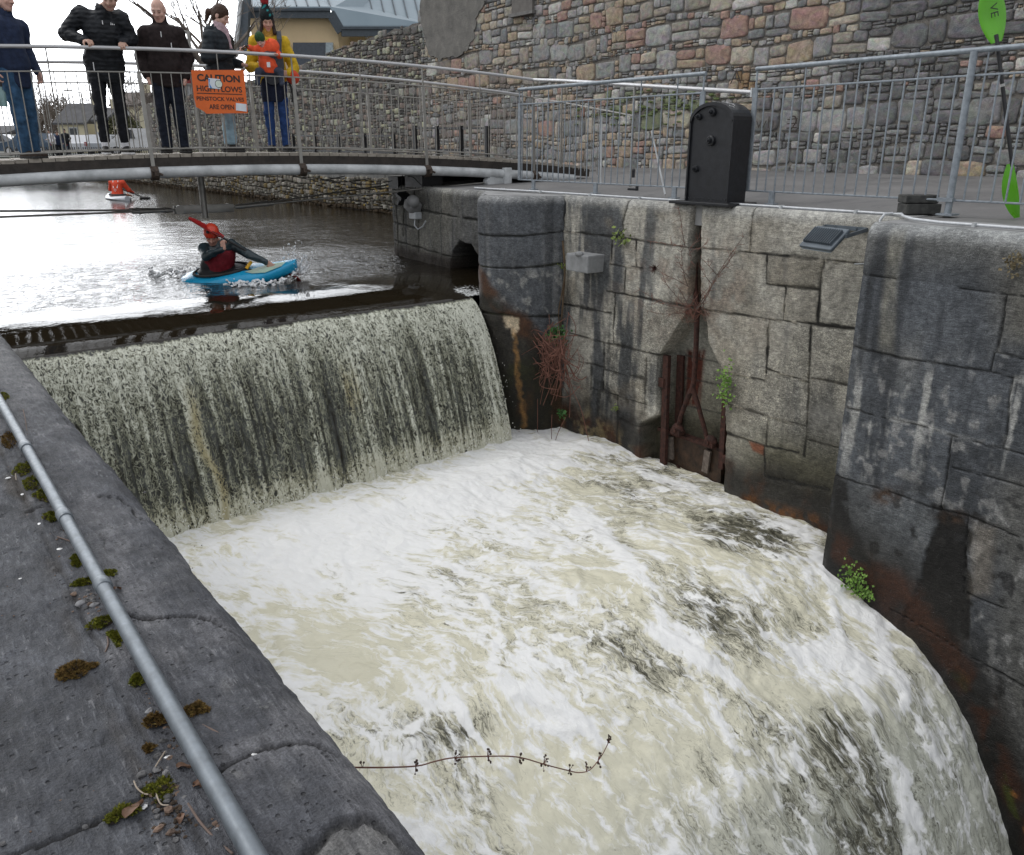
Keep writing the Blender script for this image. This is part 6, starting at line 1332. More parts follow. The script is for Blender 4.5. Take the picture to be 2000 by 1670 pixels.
def people_on_bridge():
    # 1: at the left edge, seen from the side
    p = at_rail(60, 316, .22); J = stand(1.78, ((.08, .05), (-.09, -.01))); M = rotm(10, 14); J['elr'] = (.25, -.10, 1.16); J['wrr'] = (.27, .02, .90); J['ell'] = (-.25, -.06, 1.15); J['wrl'] = (-.22, .10, .92); J['hands'] = {'r': ((0, .25, -1), (-1, 0, 0), 1, (35, 45, 30)), 'l': ((0, .3, -1), (1, 0, 0), -1, (30, 40, 30))}
    J['head'] = (0, .045, 1.655)
    d = Vector((.793, -.609, 0)) * .93 + Vector((-.609, -.793, 0)) * .38
    r = person('person in a navy jacket and jeans holding a bottle, side on at the left end', p, math.atan2(-d.x, d.y), J, dict(jacket=NAVY, trousers=JEAN, shoes=BRSH), dict(head_M=M, hem=.80, seed=3, jw=.012, tr=1.14, skin=(.60, .38, .31)))
    part_sdf('hair', r, (-.15, -.15, 1.5), (.15, .25, 1.85), .009, lambda S: hair_sdf(S, J['head'], M, 1.0), HAIRB, (.008, 40, 3))
    part_sdf('collar', r, (-.15, -.12, 1.38), (.15, .2, 1.62), .009, lambda S: (S.cap(np.array(J['neck']) + V3(0, .0, -.02), np.array(J['neck']) + V3(0, .005, .06), .085, .080, .01), S.cap(np.array(J['neck']) + V3(0, .01, 0), np.array(J['neck']) + V3(0, .03, .12), .068, .066, .006, carve=True)), NAVY)
    w = Vector(J['wrr']) + Vector((-.015, .04, -.12)); bt = empty('water_bottle', p + Matrix.Rotation(r.rotation_euler.z, 3, 'Z') @ w, r.rotation_euler.z); tag(bt, 'translucent teal water bottle hanging from a hand above the bridge rail', 'bottle')
    tm = NT('teal_plastic', .25, 0, .5); tm.set('Base Color', tm.mix(tm.noise(8), (.15, .26, .27), (.24, .36, .36))); tm.set('Transmission Weight', .25)
    b = MB(); b.tube([(0, 0, -.02), (0, 0, -.06), (0, 0, -.085), (0, 0, -.22), (0, 0, -.232)], [.02, .022, .042, .042, .038], 16); b.build('flask', tm.m, bt, 50); b = MB(); b.tube([(0, 0, .015), (0, 0, -.03)], .024, 14); b.tube([(-.02, 0, .0), (-.024, 0, .035), (0, 0, .05), (.024, 0, .035), (.02, 0, 0)], .006, 6); b.build('cap', M_RUBBER, bt, 50)
    # 2: tall man leaning on the handrail
    p = at_rail(230, 300, .34); J = stand(1.86, ((.12, .0), (-.105, -.02)), .15, -.03); M = rotm(-20, 30, -8); J['head'] = (-.105, .36, 1.675); J['neck'] = (-.035, .235, 1.565); J['chest'] = (-.01, .13, 1.37); J['shr'] = (.19, .14, 1.50); J['shl'] = (-.215, .18, 1.49)
    J['elr'] = (.36, .0, 1.32); J['wrr'] = (.20, .265, 1.235); J['ell'] = (-.31, .10, 1.29); J['wrl'] = (-.19, .27, 1.225); J['hands'] = {'r': ((-.45, .85, -.22), (0, -.3, -1), -1, (38, 42, 30), .6), 'l': ((.25, .85, -.22), (0, -.3, -1), 1, (40, 42, 30), .6)}
    r = person('tall man in a black puffer jacket leaning with both hands on the bridge handrail', p, RZ0, J, dict(jacket=BLK, trousers=BTR, shoes=DSH, sole=WHT), dict(head_M=M, hem=.86, seed=7, jw=.045, jr=1.05, tr=1.05, puff=1, stubble=.35, ankle=.09, toe_r=14, toe_l=-16))
    part_sdf('hair', r, (-.25, .1, 1.58), (.15, .52, 1.9), .009, lambda S: hair_sdf(S, J['head'], M, 1.0, .045), HAIRB, (.008, 40, 5))
    for s_ in 'rl':
        a = np.array(J['an' + s_]); part_sdf('sock', r, a - .12, a + .2, .008, lambda S: S.cap(a + V3(0, 0, .01), a + V3(0, 0, .12), .044, .046, .01), WSOCK)
    b = MB(); c = Vector((-.10, .325, 1.40))
    for k in range(3): b.prism([(c.x - .022 + .016 * k, c.y, c.z), (c.x - .012 + .016 * k, c.y, c.z), (c.x - .012 + .016 * k - .008, c.y - .004, c.z + .014 + .007 * k), (c.x - .018 + .016 * k - .004, c.y - .004, c.z + .010 + .007 * k)], (0, 0, 0), (0, .012, 0))
    b.build('chest_mark', WHT, r); zip_pull(r, (.0, .33, 1.42), .04); zip_pull(r, (.14, .175, .97), .09)
    # 3: bald man, hands in his pockets
    p = at_rail(344, 296, .30); J = stand(1.74, ((.095, .02), (-.10, -.01)), .03, -.02); M = rotm(-14, 26, 0); J['head'] = (.0, .06, 1.605); J['elr'] = (.265, -.06, 1.10); J['wrr'] = (.215, .07, .88); J['ell'] = (-.265, -.06, 1.10); J['wrl'] = (-.215, .07, .88)
    r = person('bald man in a dark brown zip jacket with hands in his pockets on the bridge', p, RZ0 - R(12), J, dict(jacket=BROWN, trousers=DJEAN, shoes=DSH), dict(head_M=M, hem=.82, seed=11, jw=.042, tr=1.22, skin=(.60, .38, .31), brow=(.2, .16, .14), toe_r=18, toe_l=-24))
    part_sdf('hair', r, (-.15, -.15, 1.42), (.15, .16, 1.75), .008, lambda S: (S.ell(np.array(Vector(J['head']) + M @ Vector((0, -.03, .0))), V3(.081, .082, .06), .01, M), S.ell(np.array(Vector(J['head']) + M @ Vector((0, .08, .0))), V3(.085, .075, .12), .006, M, True)), HAIRG, (.004, 50, 6))
    part_sdf('collar', r, (-.15, -.15, 1.33), (.15, .2, 1.6), .009, lambda S: (S.cap(np.array(J['neck']) + V3(0, -.005, -.03), np.array(J['neck']) + V3(0, .0, .055), .085, .082, .01), S.cap(np.array(J['neck']) + V3(0, .02, -.03), np.array(J['neck']) + V3(0, .05, .12), .058, .075, .006, carve=True)), BROWN)
    zip_pull(r, (0, .165, 1.335), .06); zip_pull(r, (-.10, .16, 1.22), .055)
    # 4: woman looking at her phone
    p = at_rail(448, 292, .38); J = stand(1.72, ((.06, .09), (-.07, -.05)), .03, -.02); M = rotm(8, 30, 4); J['head'] = (.0, .075, 1.60); J['elr'] = (.25, -.02, 1.10); J['wrr'] = (.10, .26, 1.165); J['ell'] = (-.25, -.03, 1.10); J['wrl'] = (-.16, .20, 1.06); J['hands'] = {'r': ((-.25, .95, .12), (-.25, -.1, 1), -1, (32, 40, 30), .9)}
    r = person('woman with a ponytail in a dark hooded parka and pale jeans looking at a phone', p, RZ0 + R(44), J, dict(jacket=PARK, trousers=LJEAN, shoes=DSH), dict(head_M=M, hem=.80, seed=15, jw=.034, tr=1.12, skin=(.60, .39, .32), lip=(.5, .2, .2), ankle=.05))
    hd = Vector(J['head'])
    part_sdf('hair', r, (-.16, -.24, 1.32), (.16, .22, 1.76), .009, lambda S: (hair_sdf(S, hd, M, 1.0, .028), S.cap(np.array(hd + M @ Vector((0, -.10, .02))), np.array(hd + M @ Vector((.01, -.15, -.03))), .03, .032, .02), S.cap(np.array(hd + M @ Vector((.01, -.15, -.03))), np.array(hd + M @ Vector((.01, -.14, -.16))), .034, .012, .02)), HAIRB, (.008, 45, 8))
    part_sdf('hood', r, (-.2, -.25, 1.28), (.2, .2, 1.6), .010, lambda S: (S.ell(np.array(J['neck']) + V3(0, -.07, -.02), (.135, .10, .075), .02), S.ell(np.array(J['neck']) + V3(0, .0, .05), (.085, .10, .085), .01, None, True)), PARK, (.008, 14, 4))
    SCF = cloth('pink_grey_scarf', (.46, .33, .36), .9, .35, scale=30); part_sdf('scarf', r, (-.16, -.15, 1.1), (.16, .25, 1.6), .009, lambda S: (S.cap(np.array(J['neck']) + V3(0, .015, -.01), np.array(J['neck']) + V3(0, .03, .045), .080, .074, .01), S.cap(np.array(J['neck']) + V3(-.02, .10, -.02), np.array(J['neck']) + V3(-.035, .135, -.26), .034, .028, .02)), SCF, (.012, 24, 9))
    b = MB(); b.sphere((0, 0, 0), 1, 4, 3); wr = Vector(J['wrr']); ph = empty('phone', p + Matrix.Rotation(RZ0 + R(44), 3, 'Z') @ (wr + Vector((-.045, .115, .05))), RZ0 + R(44)); tag(ph, 'dark smartphone held in the hand of the woman in the parka', 'phone')
    Mp = Matrix.Rotation(R(28), 3, 'X'); b = MB(); b.box((0, 0, 0), (.072, .15, .009), Mp, .004); b.build('case', M_BLACKP, ph); b = MB(); b.box(Mp @ Vector((0, 0, .006)), (.064, .138, .001), Mp); b.build('screen', simple('phone_screen', (.10, .12, .14), .08), ph)
    # 5: woman with a baby on her front
    p = at_rail(545, 292, .34); J = stand(1.72, ((.085, .0), (-.10, .03)), .01, -.02); M = rotm(10, 22, 4); J['head'] = (.01, .055, 1.575); J['elr'] = (.27, -.02, 1.04); J['wrr'] = (.16, .20, 1.03); J['ell'] = (-.28, -.03, 1.03); J['wrl'] = (-.19, .17, .96); J['hands'] = {'r': ((-.7, .6, .1), (-.3, -.9, 0), -1, (30, 30, 20)), 'l': ((.7, .6, .0), (.3, -.9, 0), 1, (30, 30, 20))}
    r = person('woman in a yellow jacket and pompom hat carrying a baby on her front', p, RZ0 - R(18), J, dict(jacket=YEL, trousers=BJEAN, shoes=DSH), dict(head_M=M, sc=.96, hem=.84, seed=21, jw=.022, tr=1.02, skin=(.56, .33, .25), ankle=.03, toe_r=10, toe_l=-20))
    hd = Vector(J['head']); tl = np.array((.01, .25, .27))
    def hatpaint(P, C):
        q = (P - np.array(hd)) @ np.array(M); s_ = np.sin(q[:, 0] * 60 + q[:, 2] * 40) * np.sin(q[:, 1] * 55 - q[:, 2] * 30); m = sst(.45, .7, s_) * sst(.06, .08, q[:, 2]); C[:] = C * (1 - m[:, None]) + np.array((2.2, 14, 13)) * m[:, None]; return C
    part_sdf('pompom_hat', r, (-.17, -.15, 1.50), (.17, .25, 1.95), .009, lambda S: (S.ell(np.array(hd + M @ Vector((0, -.01, .065))), (.088, .104, .090), .01, M), S.cap(np.array(hd + M @ Vector((0, -.02, .10))), np.array(hd + M @ Vector((0, -.03, .165))), .065, .045, .02), S.ell(np.array(hd + M @ Vector((0, .05, -.055))), (.11, .12, .075), .006, M, True)), KNIT, (.004, 60, 3), hatpaint)
    b = MB(); pc = hd + M @ Vector((0, -.03, .225))
    for k in range(140):
        d = Vector((rnd.gauss(0, 1), rnd.gauss(0, 1), rnd.gauss(0, 1))).normalized(); b.tube([pc, pc + d * rnd.uniform(.040, .054)], [.010, .003], 4)
    b.sphere(pc, .042, 10, 7); b.build('pompom', cloth('dark_red_wool', (.30, .025, .03), .95), r)
    part_sdf('hair', r, (-.17, -.15, 1.34), (.17, .2, 1.7), .009, lambda S: (S.cap(np.array(hd + M @ Vector((.062, .01, .02))), np.array(hd + Vector((.085, .04, -.14))), .026, .022, .01), S.cap(np.array(hd + M @ Vector((-.062, .01, .02))), np.array(hd + Vector((-.085, .04, -.14))), .026, .022, .01), S.ell(np.array(hd + M @ Vector((0, -.05, -.02))), (.075, .055, .08), .02, M)), HAIRD, (.008, 40, 4))
    part_sdf('neck_warmer', r, (-.16, -.15, 1.28), (.16, .22, 1.6), .009, lambda S: S.cap(np.array(J['neck']) + V3(0, .015, -.03), np.array(J['neck']) + V3(0, .03, .035), .092, .082, .01), cloth('mustard_scarf', (.42, .24, .05), .9, .4, scale=35), (.010, 26, 9))
    part_sdf('carrier', r, (-.26, -.1, .82), (.26, .42, 1.42), .010, lambda S: (S.cap((0, .17, 1.04), (0, .21, 1.16), .155, .150, .03, (V3(0, 1, 0), .75)), S.cap((0, .15, .92), (0, .18, 1.04), .10, .15, .03, (V3(0, 1, 0), .6)), S.ell((0.02, .20, 1.33), (.12, .12, .13), .02, None, True)), GRYC, (.006, 14, 2))
    for sg in (-1, 1):
        b = MB(); b.bar((sg * .10, .17, 1.10), (sg * .125, .14, 1.36), .055, .03, (0, 1, 0)); b.bar((sg * .125, .145, 1.35), (sg * .12, -.02, 1.46), .06, .03); b.build('carrier_strap', GRYC, r)
    b = MB(); b.box((.03, .338, 1.045), (.042, .006, .06)); b.build('carrier_label', WHT, r)
    part_sdf('cardigan', r, (-.25, -.2, .62), (.25, .25, .95), .012, lambda S: S.cap((0, 0, .70), (0, 0, .90), .165, .16, .02, (V3(0, 1, 0), .8)), cloth('navy_fleece', (.012, .016, .035), .9), (.008, 10, 3))
    part_sdf('belt_bag', r, (-.45, -.1, .75), (-.1, .3, 1.1), .010, lambda S: S.ell((-.25, .10, .92), (.085, .09, .085), .01), RED, (.012, 12, 3))
    b = MB(); b.tube([(-.22, .14, .90), (-.27, .15, .80), (-.30, .16, .70)], .012, 6); b.tube([(-.2, .12, .88), (-.24, .14, .70), (-.22, .14, .62)], .014, 6); b.build('bag_strap', M_RUBBER, r, 50)
    # the baby in the carrier
    pb = p + Matrix.Rotation(RZ0 - R(18), 3, 'Z') @ Vector((.035, .235, .99)); J = {'pelvis': (0, 0, .02), 'chest': (0, .0, .20), 'neck': (.01, .01, .29), 'head': (.065, .055, .335), 'shr': (.085, .0, .245), 'shl': (-.085, 0, .245), 'elr': (.15, .07, .22), 'wrr': (.215, .13, .25), 'ell': (-.14, .04, .17), 'wrl': (-.12, .12, .17), 'hipr': (.05, 0, 0), 'hipl': (-.05, 0, 0), 'knr': (.13, .06, -.02), 'knl': (-.14, .06, -.02), 'anr': (.15, .06, -.17), 'anl': (-.15, .06, -.17), 'hands': {'r': ((.7, .6, .1), (0, 0, -1), -1, (30, 30, 30))}}
    Mb = rotm(-24, 42, 8); rb = person('baby in an orange red suit and green knitted hat strapped to the woman', pb, RZ0 - R(18), J, dict(jacket=ORG, trousers=cloth('baby_trousers', (.05, .06, .09), .9)), dict(head_M=Mb, sc=.60, hem=.02, seed=31, jw=.02, legs=False, skin=(.64, .40, .34), blush=.6), h=.006, hc=.008)
    hb = Vector(J['head']); part_sdf('hat', rb, (-.1, -.12, .22), (.24, .22, .52), .007, lambda S: (S.ell(np.array(hb + Mb @ Vector((0, -.012, .030))), V3(.068, .078, .078) * .90, .01, Mb), S.ell(np.array(hb + Mb @ Vector((0, .062, -.05))), V3(.07, .065, .06), .004, Mb, True)), GRN, (.003, 60, 3))
    part_sdf('suit_hood', rb, (-.2, -.15, .1), (.2, .2, .5), .008, lambda S: (S.ell((-.055, .02, .27), (.10, .085, .095), .02), S.ell((.05, .06, .34), (.085, .085, .085), .01, None, True)), ORG, (.008, 16, 3))
people_on_bridge()
def kayaker():
    kb, ks = on(372, 545, z=ZW), on(560, 530, z=ZW); c0 = on(466, 548, z=ZW + .03)
    ax = Vector((.80, -.60, 0)).normalized(); rz = math.atan2(ax.y, ax.x)       # bow direction
    c = on(438, 546, z=ZW) + Vector((0, 0, -.035)); k = empty('kayak', c, rz); tag(k, 'bright blue whitewater kayak at the lip of the weir', 'kayak')
    km = simple('blue_plastic', (.015, .33, .58), .28, 0, var=.12, scale=3); 
    L = 1.86; rings = []
    for i in range(41):
        t = i / 40; x = (t - .47) * L; w = .30 * (math.sin(math.pi * min(1, max(0, t * .97 + .015))) ** .55) * (1 - .15 * (t > .5) * (t - .5) * 2); rk = .26 * abs(t - .47) ** 2.2 * 3.2; bot = -.10 + rk; top = .135 + .16 * (t - .45) ** 2 * 2.2 + .05 * math.exp(-((t - .55) / .16) ** 2)
        top = top - .20 * max(0.0, 1 - t / .26) ** 1.1; bot = bot - .10 * max(0.0, 1 - t / .26); top = max(top, bot + .035); rings.append([Vector((x, w * math.copysign(abs(math.cos(a)) ** .75, math.cos(a)), (top + bot) / 2 + .02 * math.cos(a) ** 2 + (top - bot) / 2 * math.copysign(abs(math.sin(a)) ** .8, math.sin(a)))) for a in [2 * math.pi * j / 26 for j in range(26)]])
    b = MB(); b.loft(rings); b.build('hull', km, k, 55); tilt = R(-13); k.rotation_euler = (R(13), R(-4), rz)
    dk = simple('white_green_decal', (.62, .72, .62), .4, 0, var=.3, scale=7, col2=(.42, .66, .50)); b = MB()
    p = [(x, y) for x, y in ((.35, -.16), (.45, -.20), (.62, -.20), (.82, -.12), (.86, .0), (.70, .05), (.50, -.02))]
    def deckz(x, y):
        t = x / L + .47; top = .135 + .16 * (t - .45) ** 2 * 2.2 + .05 * math.exp(-((t - .55) / .16) ** 2); w = .315 * (math.sin(math.pi * min(1, max(0, t * .97 + .015))) ** .55); bot = -.10 + .26 * abs(t - .47) ** 2.2 * 3.2; cc = min(.999, (abs(y) / w)) ** (1 / .75); return (top + bot) / 2 + .02 * cc * cc + (top - bot) / 2 * (math.sqrt(1 - cc * cc)) ** .8 + .004
    b.add([(x, y, deckz(x, y)) for x, y in p] + [(.6, -.09, deckz(.6, -.09))], [(i, (i + 1) % 7, 7) for i in range(7)]); b.build('deck_graphic', dk, k, 60)
    b = MB(); b.tube([(.36 * math.cos(a) + .0, .215 * math.sin(a), .178 + .02 * math.cos(a)) for a in [2 * math.pi * j / 28 for j in range(29)]], .018, 8); b.build('cockpit_rim', M_RUBBER, k, 60)
    sm = cloth('black_spraydeck', (.012, .012, .014), .6); S = SDF((-.6, -.35, .1), (.5, .35, .5), .013); S.ell((.02, 0, .178), (.33, .205, .03), .01); S.cap((-.1, 0, .18), (-.1, 0, .23), .17, .15, .05); S.mesh('spray_deck', sm, k)
    b = MB(); b.tube([(.36, -.10, .20), (.42, -.05, .26), (.36, .0, .20)], .022, 8); b.build('grab_loop', simple('yellow_webbing', (.80, .42, .02), .6), k, 60)
    # paddler, twisting to reach with the paddle towards the bow on the camera side
    pk = c + Vector((-.08 * ax.x, -.08 * ax.y, .15)); th = rz - math.pi / 2; cam_dir = Vector((-.55, -.83, 0)); tw = R(-38)
    J = {'pelvis': (0, 0, .0), 'chest': (0, .06, .34), 'neck': (.02, .12, .52), 'head': (.02, .19, .635), 'shr': (.17, .13, .45), 'shl': (-.17, .06, .47), 'elr': (.30, .36, .36), 'wrr': (.22, .60, .18), 'ell': (-.16, .26, .36), 'wrl': (.05, .34, .44), 'hipr': (.09, 0, -.03), 'hipl': (-.09, 0, -.03), 'knr': (.15, .42, .06), 'knl': (-.15, .42, .06), 'anr': (.1, .78, -.03), 'anl': (-.1, .78, -.03)}
    # joints measured on the photograph, in the plane of the figure
    fwd = Vector((.793, -.609, 0)); tow = Vector((-.609, -.793, 0)); O = pk.copy()
    def W2(u, v, dep):           # point at a given nearness to the camera (metres towards the camera from the seat line)
        a = ray(u, v); nrm = Vector((.609, .793, 0)); base = O - nrm * dep; t = base.dot(nrm) / Vector(a).dot(nrm); return Vector(a) * t - O
    Jw = {'pelvis': W2(427, 540, 0), 'chest': W2(429, 498, .05), 'neck': W2(425, 476, .08), 'head': W2(413, 459, .16), 'shr': W2(398, 484, .10), 'shl': W2(452, 478, .06), 'elr': W2(402, 500, .26), 'wrr': W2(437, 486, .36), 'ell': W2(484, 496, .12), 'wrl': W2(522, 513, .09), 'hipr': W2(420, 545, .02), 'hipl': W2(436, 543, .0), 'knr': W2(455, 536, .12), 'knl': W2(468, 530, -.1), 'anr': W2(490, 534, .1), 'anl': W2(500, 530, -.06)}
    J = {kk: tuple(v) for kk, v in Jw.items()}
    pa, pb = W2(369, 428, .34), W2(572, 540, -.02); pd = (pb - pa).normalized()
    J['hands'] = {'r': (tuple((pd * .1 + Vector((-.1, .2, .9)))), tuple(fwd * .3 + tow * -.6), 1, (55, 62, 45)), 'l': (tuple(fwd * .6 + Vector((0, 0, -.5))), tuple(-tow), -1, (55, 60, 40))}
    Mh = Matrix.Rotation(math.atan2(-(tow + fwd * .25).x, (tow + fwd * .25).y), 3, 'Z') @ rotm(0, 34, 0)
    DRY = cloth('dark_dry_top', (.018, .034, .042), .35, .5, scale=9, spec=.6)
    r = person('kayaker in a red helmet and dark top reaching forward with a paddle', O, 0, J, dict(jacket=DRY, trousers=cloth('dark_dry_trousers', (.014, .018, .022), .5)), dict(head_M=Mh, hem=J['pelvis'][2] + .12, seed=41, jw=.0, legs=False, stubble=.3, skin=(.55, .32, .25)))
    hd = Vector(J['head']); HM = simple('red_helmet_shell', (.60, .055, .025), .25, 0, var=.1)
    hel = part_sdf('helmet', r, hd - Vector((.2, .2, .15)), hd + Vector((.2, .2, .25)), .008, lambda S: (S.ell(np.array(hd + Mh @ Vector((0, -.012, .045))), (.097, .118, .100), .01, Mh), S.ell(np.array(hd + Mh @ Vector((0, .08, -.05))), (.085, .10, .075), .008, Mh, True), S.cut(np.array(Mh @ Vector((0, .25, -1))), float((Mh @ Vector((0, .25, -1))).dot(hd)) + .05)), HM)
    b = MB(); b.sphere(hd + Mh @ Vector((.03, .09, .12)), (.02, .02, .02), 8, 6); b.build('helmet_vent', M_RUBBER, hel)
    part_sdf('helmet_strap', r, hd - Vector((.2, .2, .25)), hd + Vector((.2, .2, .15)), .008, lambda S: (S.cap(np.array(hd + Mh @ Vector((.075, .01, .0))), np.array(hd + Mh @ Vector((.03, .06, -.11))), .010, .008, .01), S.cap(np.array(hd + Mh @ Vector((-.075, .01, .0))), np.array(hd + Mh @ Vector((-.03, .06, -.11))), .010, .008, .01), S.ell(np.array(hd + Mh @ Vector((0, -.06, -.04))), (.08, .05, .06), .01, Mh)), M_RUBBER)
    PFD = cloth('dark_red_buoyancy_vest', (.17, .012, .020), .7, .3); pe, ch = np.array(J['pelvis']), np.array(J['chest'])
    part_sdf('buoyancy_vest', r, np.minimum(pe, ch) - .3, np.maximum(pe, ch) + .3, .012, lambda S: (S.cap(pe + V3(0, 0, .05), ch + V3(0, 0, .02), .185, .198, .03, (np.array(tow), 1.0)), S.cut((0, 0, 1), float(ch[2]) + .06), S.cut((0, 0, -1), -float(pe[2]))), PFD, (.010, 12, 5))
    # paddle
    pr = empty('kayak_paddle', O + pa); tag(pr, 'red bladed paddle held across by the kayaker in the weir pool', 'paddle'); Lp = (pb - pa).length; d = pd
    b = MB(); b.tube([d * .30, d * (Lp - .1)], .0148, 10); b.build('shaft', M_RUBBER, pr, 60); rm = simple('red_blade', (.34, .018, .018), .35, 0, var=.15)
    for cpos, dr, nm in ((d * .22, -1, tow * .35 + Vector((-.1, .2, .9))), (d * (Lp - .02), 1, Vector((0, 0, 1)))):
        ud = d.cross(nm).normalized(); n2 = ud.cross(d); b = MB(); rings = []
        for i in range(13):
            t = i / 12; y = (t - .5) * .46; w = .082 * max(.10, math.sin(math.pi * (t * .86 + .08)) ** .6); rings.append([cpos + d * (y * dr) + ud * (w * math.cos(a)) + n2 * (.008 * math.sin(a) + .02 * math.cos(a) ** 2) for a in [2 * math.pi * j / 14 for j in range(14)]])
        b.loft(rings); b.build('blade', rm, pr, 50)
    # second paddler, further up the canal, seen from behind
    c2 = on(231, 389, z=ZW); k2 = empty('kayak', c2, 0); tag(k2, 'low pale kayak of the paddler further up the canal', 'kayak'); up = Vector((.609, .793, 0)); k2.rotation_euler = (0, 0, math.atan2(up.y, up.x) + R(38)); b = MB(); rings = []
    for i in range(17):
        t = i / 16; w = .33 * math.sin(math.pi * (t * .94 + .03)) ** .6; z1 = .16 + .25 * (t - .5) ** 2; rings.append([Vector(((t - .5) * 2.3, w * math.cos(a), .04 + z1 * .5 * math.sin(a))) for a in [2 * math.pi * j / 14 for j in range(14)]])
    b.loft(rings); b.build('hull', simple('pale_hull', (.45, .47, .50), .4, 0, var=.3, scale=3), k2, 60)
    b = MB(); b.tube([(.4 * math.cos(a), .24 * math.sin(a), .15) for a in [2 * math.pi * j / 20 for j in range(21)]], .03, 6); b.build('cockpit_rim', M_RUBBER, k2, 60)
    J = {'pelvis': (0, 0, .02), 'chest': (0, .05, .36), 'neck': (0, .10, .52), 'head': (0, .20, .62), 'shr': (.19, .08, .47), 'shl': (-.19, .08, .47), 'elr': (.30, .22, .22), 'wrr': (.34, .42, .12), 'ell': (-.30, .2, .25), 'wrl': (-.2, .45, .25), 'hipr': (.08, .05, 0), 'hipl': (-.08, .05, 0), 'knr': (.12, .45, .06), 'knl': (-.12, .45, .06), 'anr': (.1, .8, 0), 'anl': (-.1, .8, 0)}
    r2 = person('paddler in a red jacket seen from behind further up the canal', c2 + Vector((0, 0, .06)), math.atan2(-up.x, up.y), J, dict(jacket=RED), dict(head_M=rotm(0, 40), hem=.02, seed=51, jw=.025, legs=False), h=.014, hc=.016)
    hd = Vector(J['head']); part_sdf('helmet', r2, hd - Vector((.2, .2, .2)), hd + Vector((.2, .2, .2)), .014, lambda S: S.ell(hd, (.105, .12, .105), .01), RED)
    b = MB()
    for sg in (-1, 1): b.bar((sg * .06, -.10, .30), (sg * .085, .0, .54), .025, .012, (0, 1, 0))
    b.build('shoulder_strap', WHT, r2); b = MB(); b.tube([(.035 * math.cos(a), -.135, .24 + .035 * math.sin(a)) for a in [2 * math.pi * j / 16 for j in range(17)]], .006, 5); b.build('back_mark', WHT, r2, 60)
    p2 = empty('kayak_paddle', c2 + Vector((0, 0, .1))); tag(p2, 'dark paddle dipped beside the paddler in the red jacket', 'paddle'); rt = Vector((.793, -.609, 0)); b = MB(); b.tube([rt * -.5 + up * .4 + Vector((0, 0, .4)), rt * .75 + up * .2 + Vector((0, 0, -.05))], .02, 8); b.build('shaft', M_RUBBER, p2, 60)
    b = MB(); b.sphere(rt * .82 + up * .19 + Vector((0, 0, -.07)), (.2, .1, .05), 10, 6, Matrix.Rotation(R(-38), 3, 'Z')); b.build('blade', M_RUBBER, p2, 60)
    return k
kayaker()
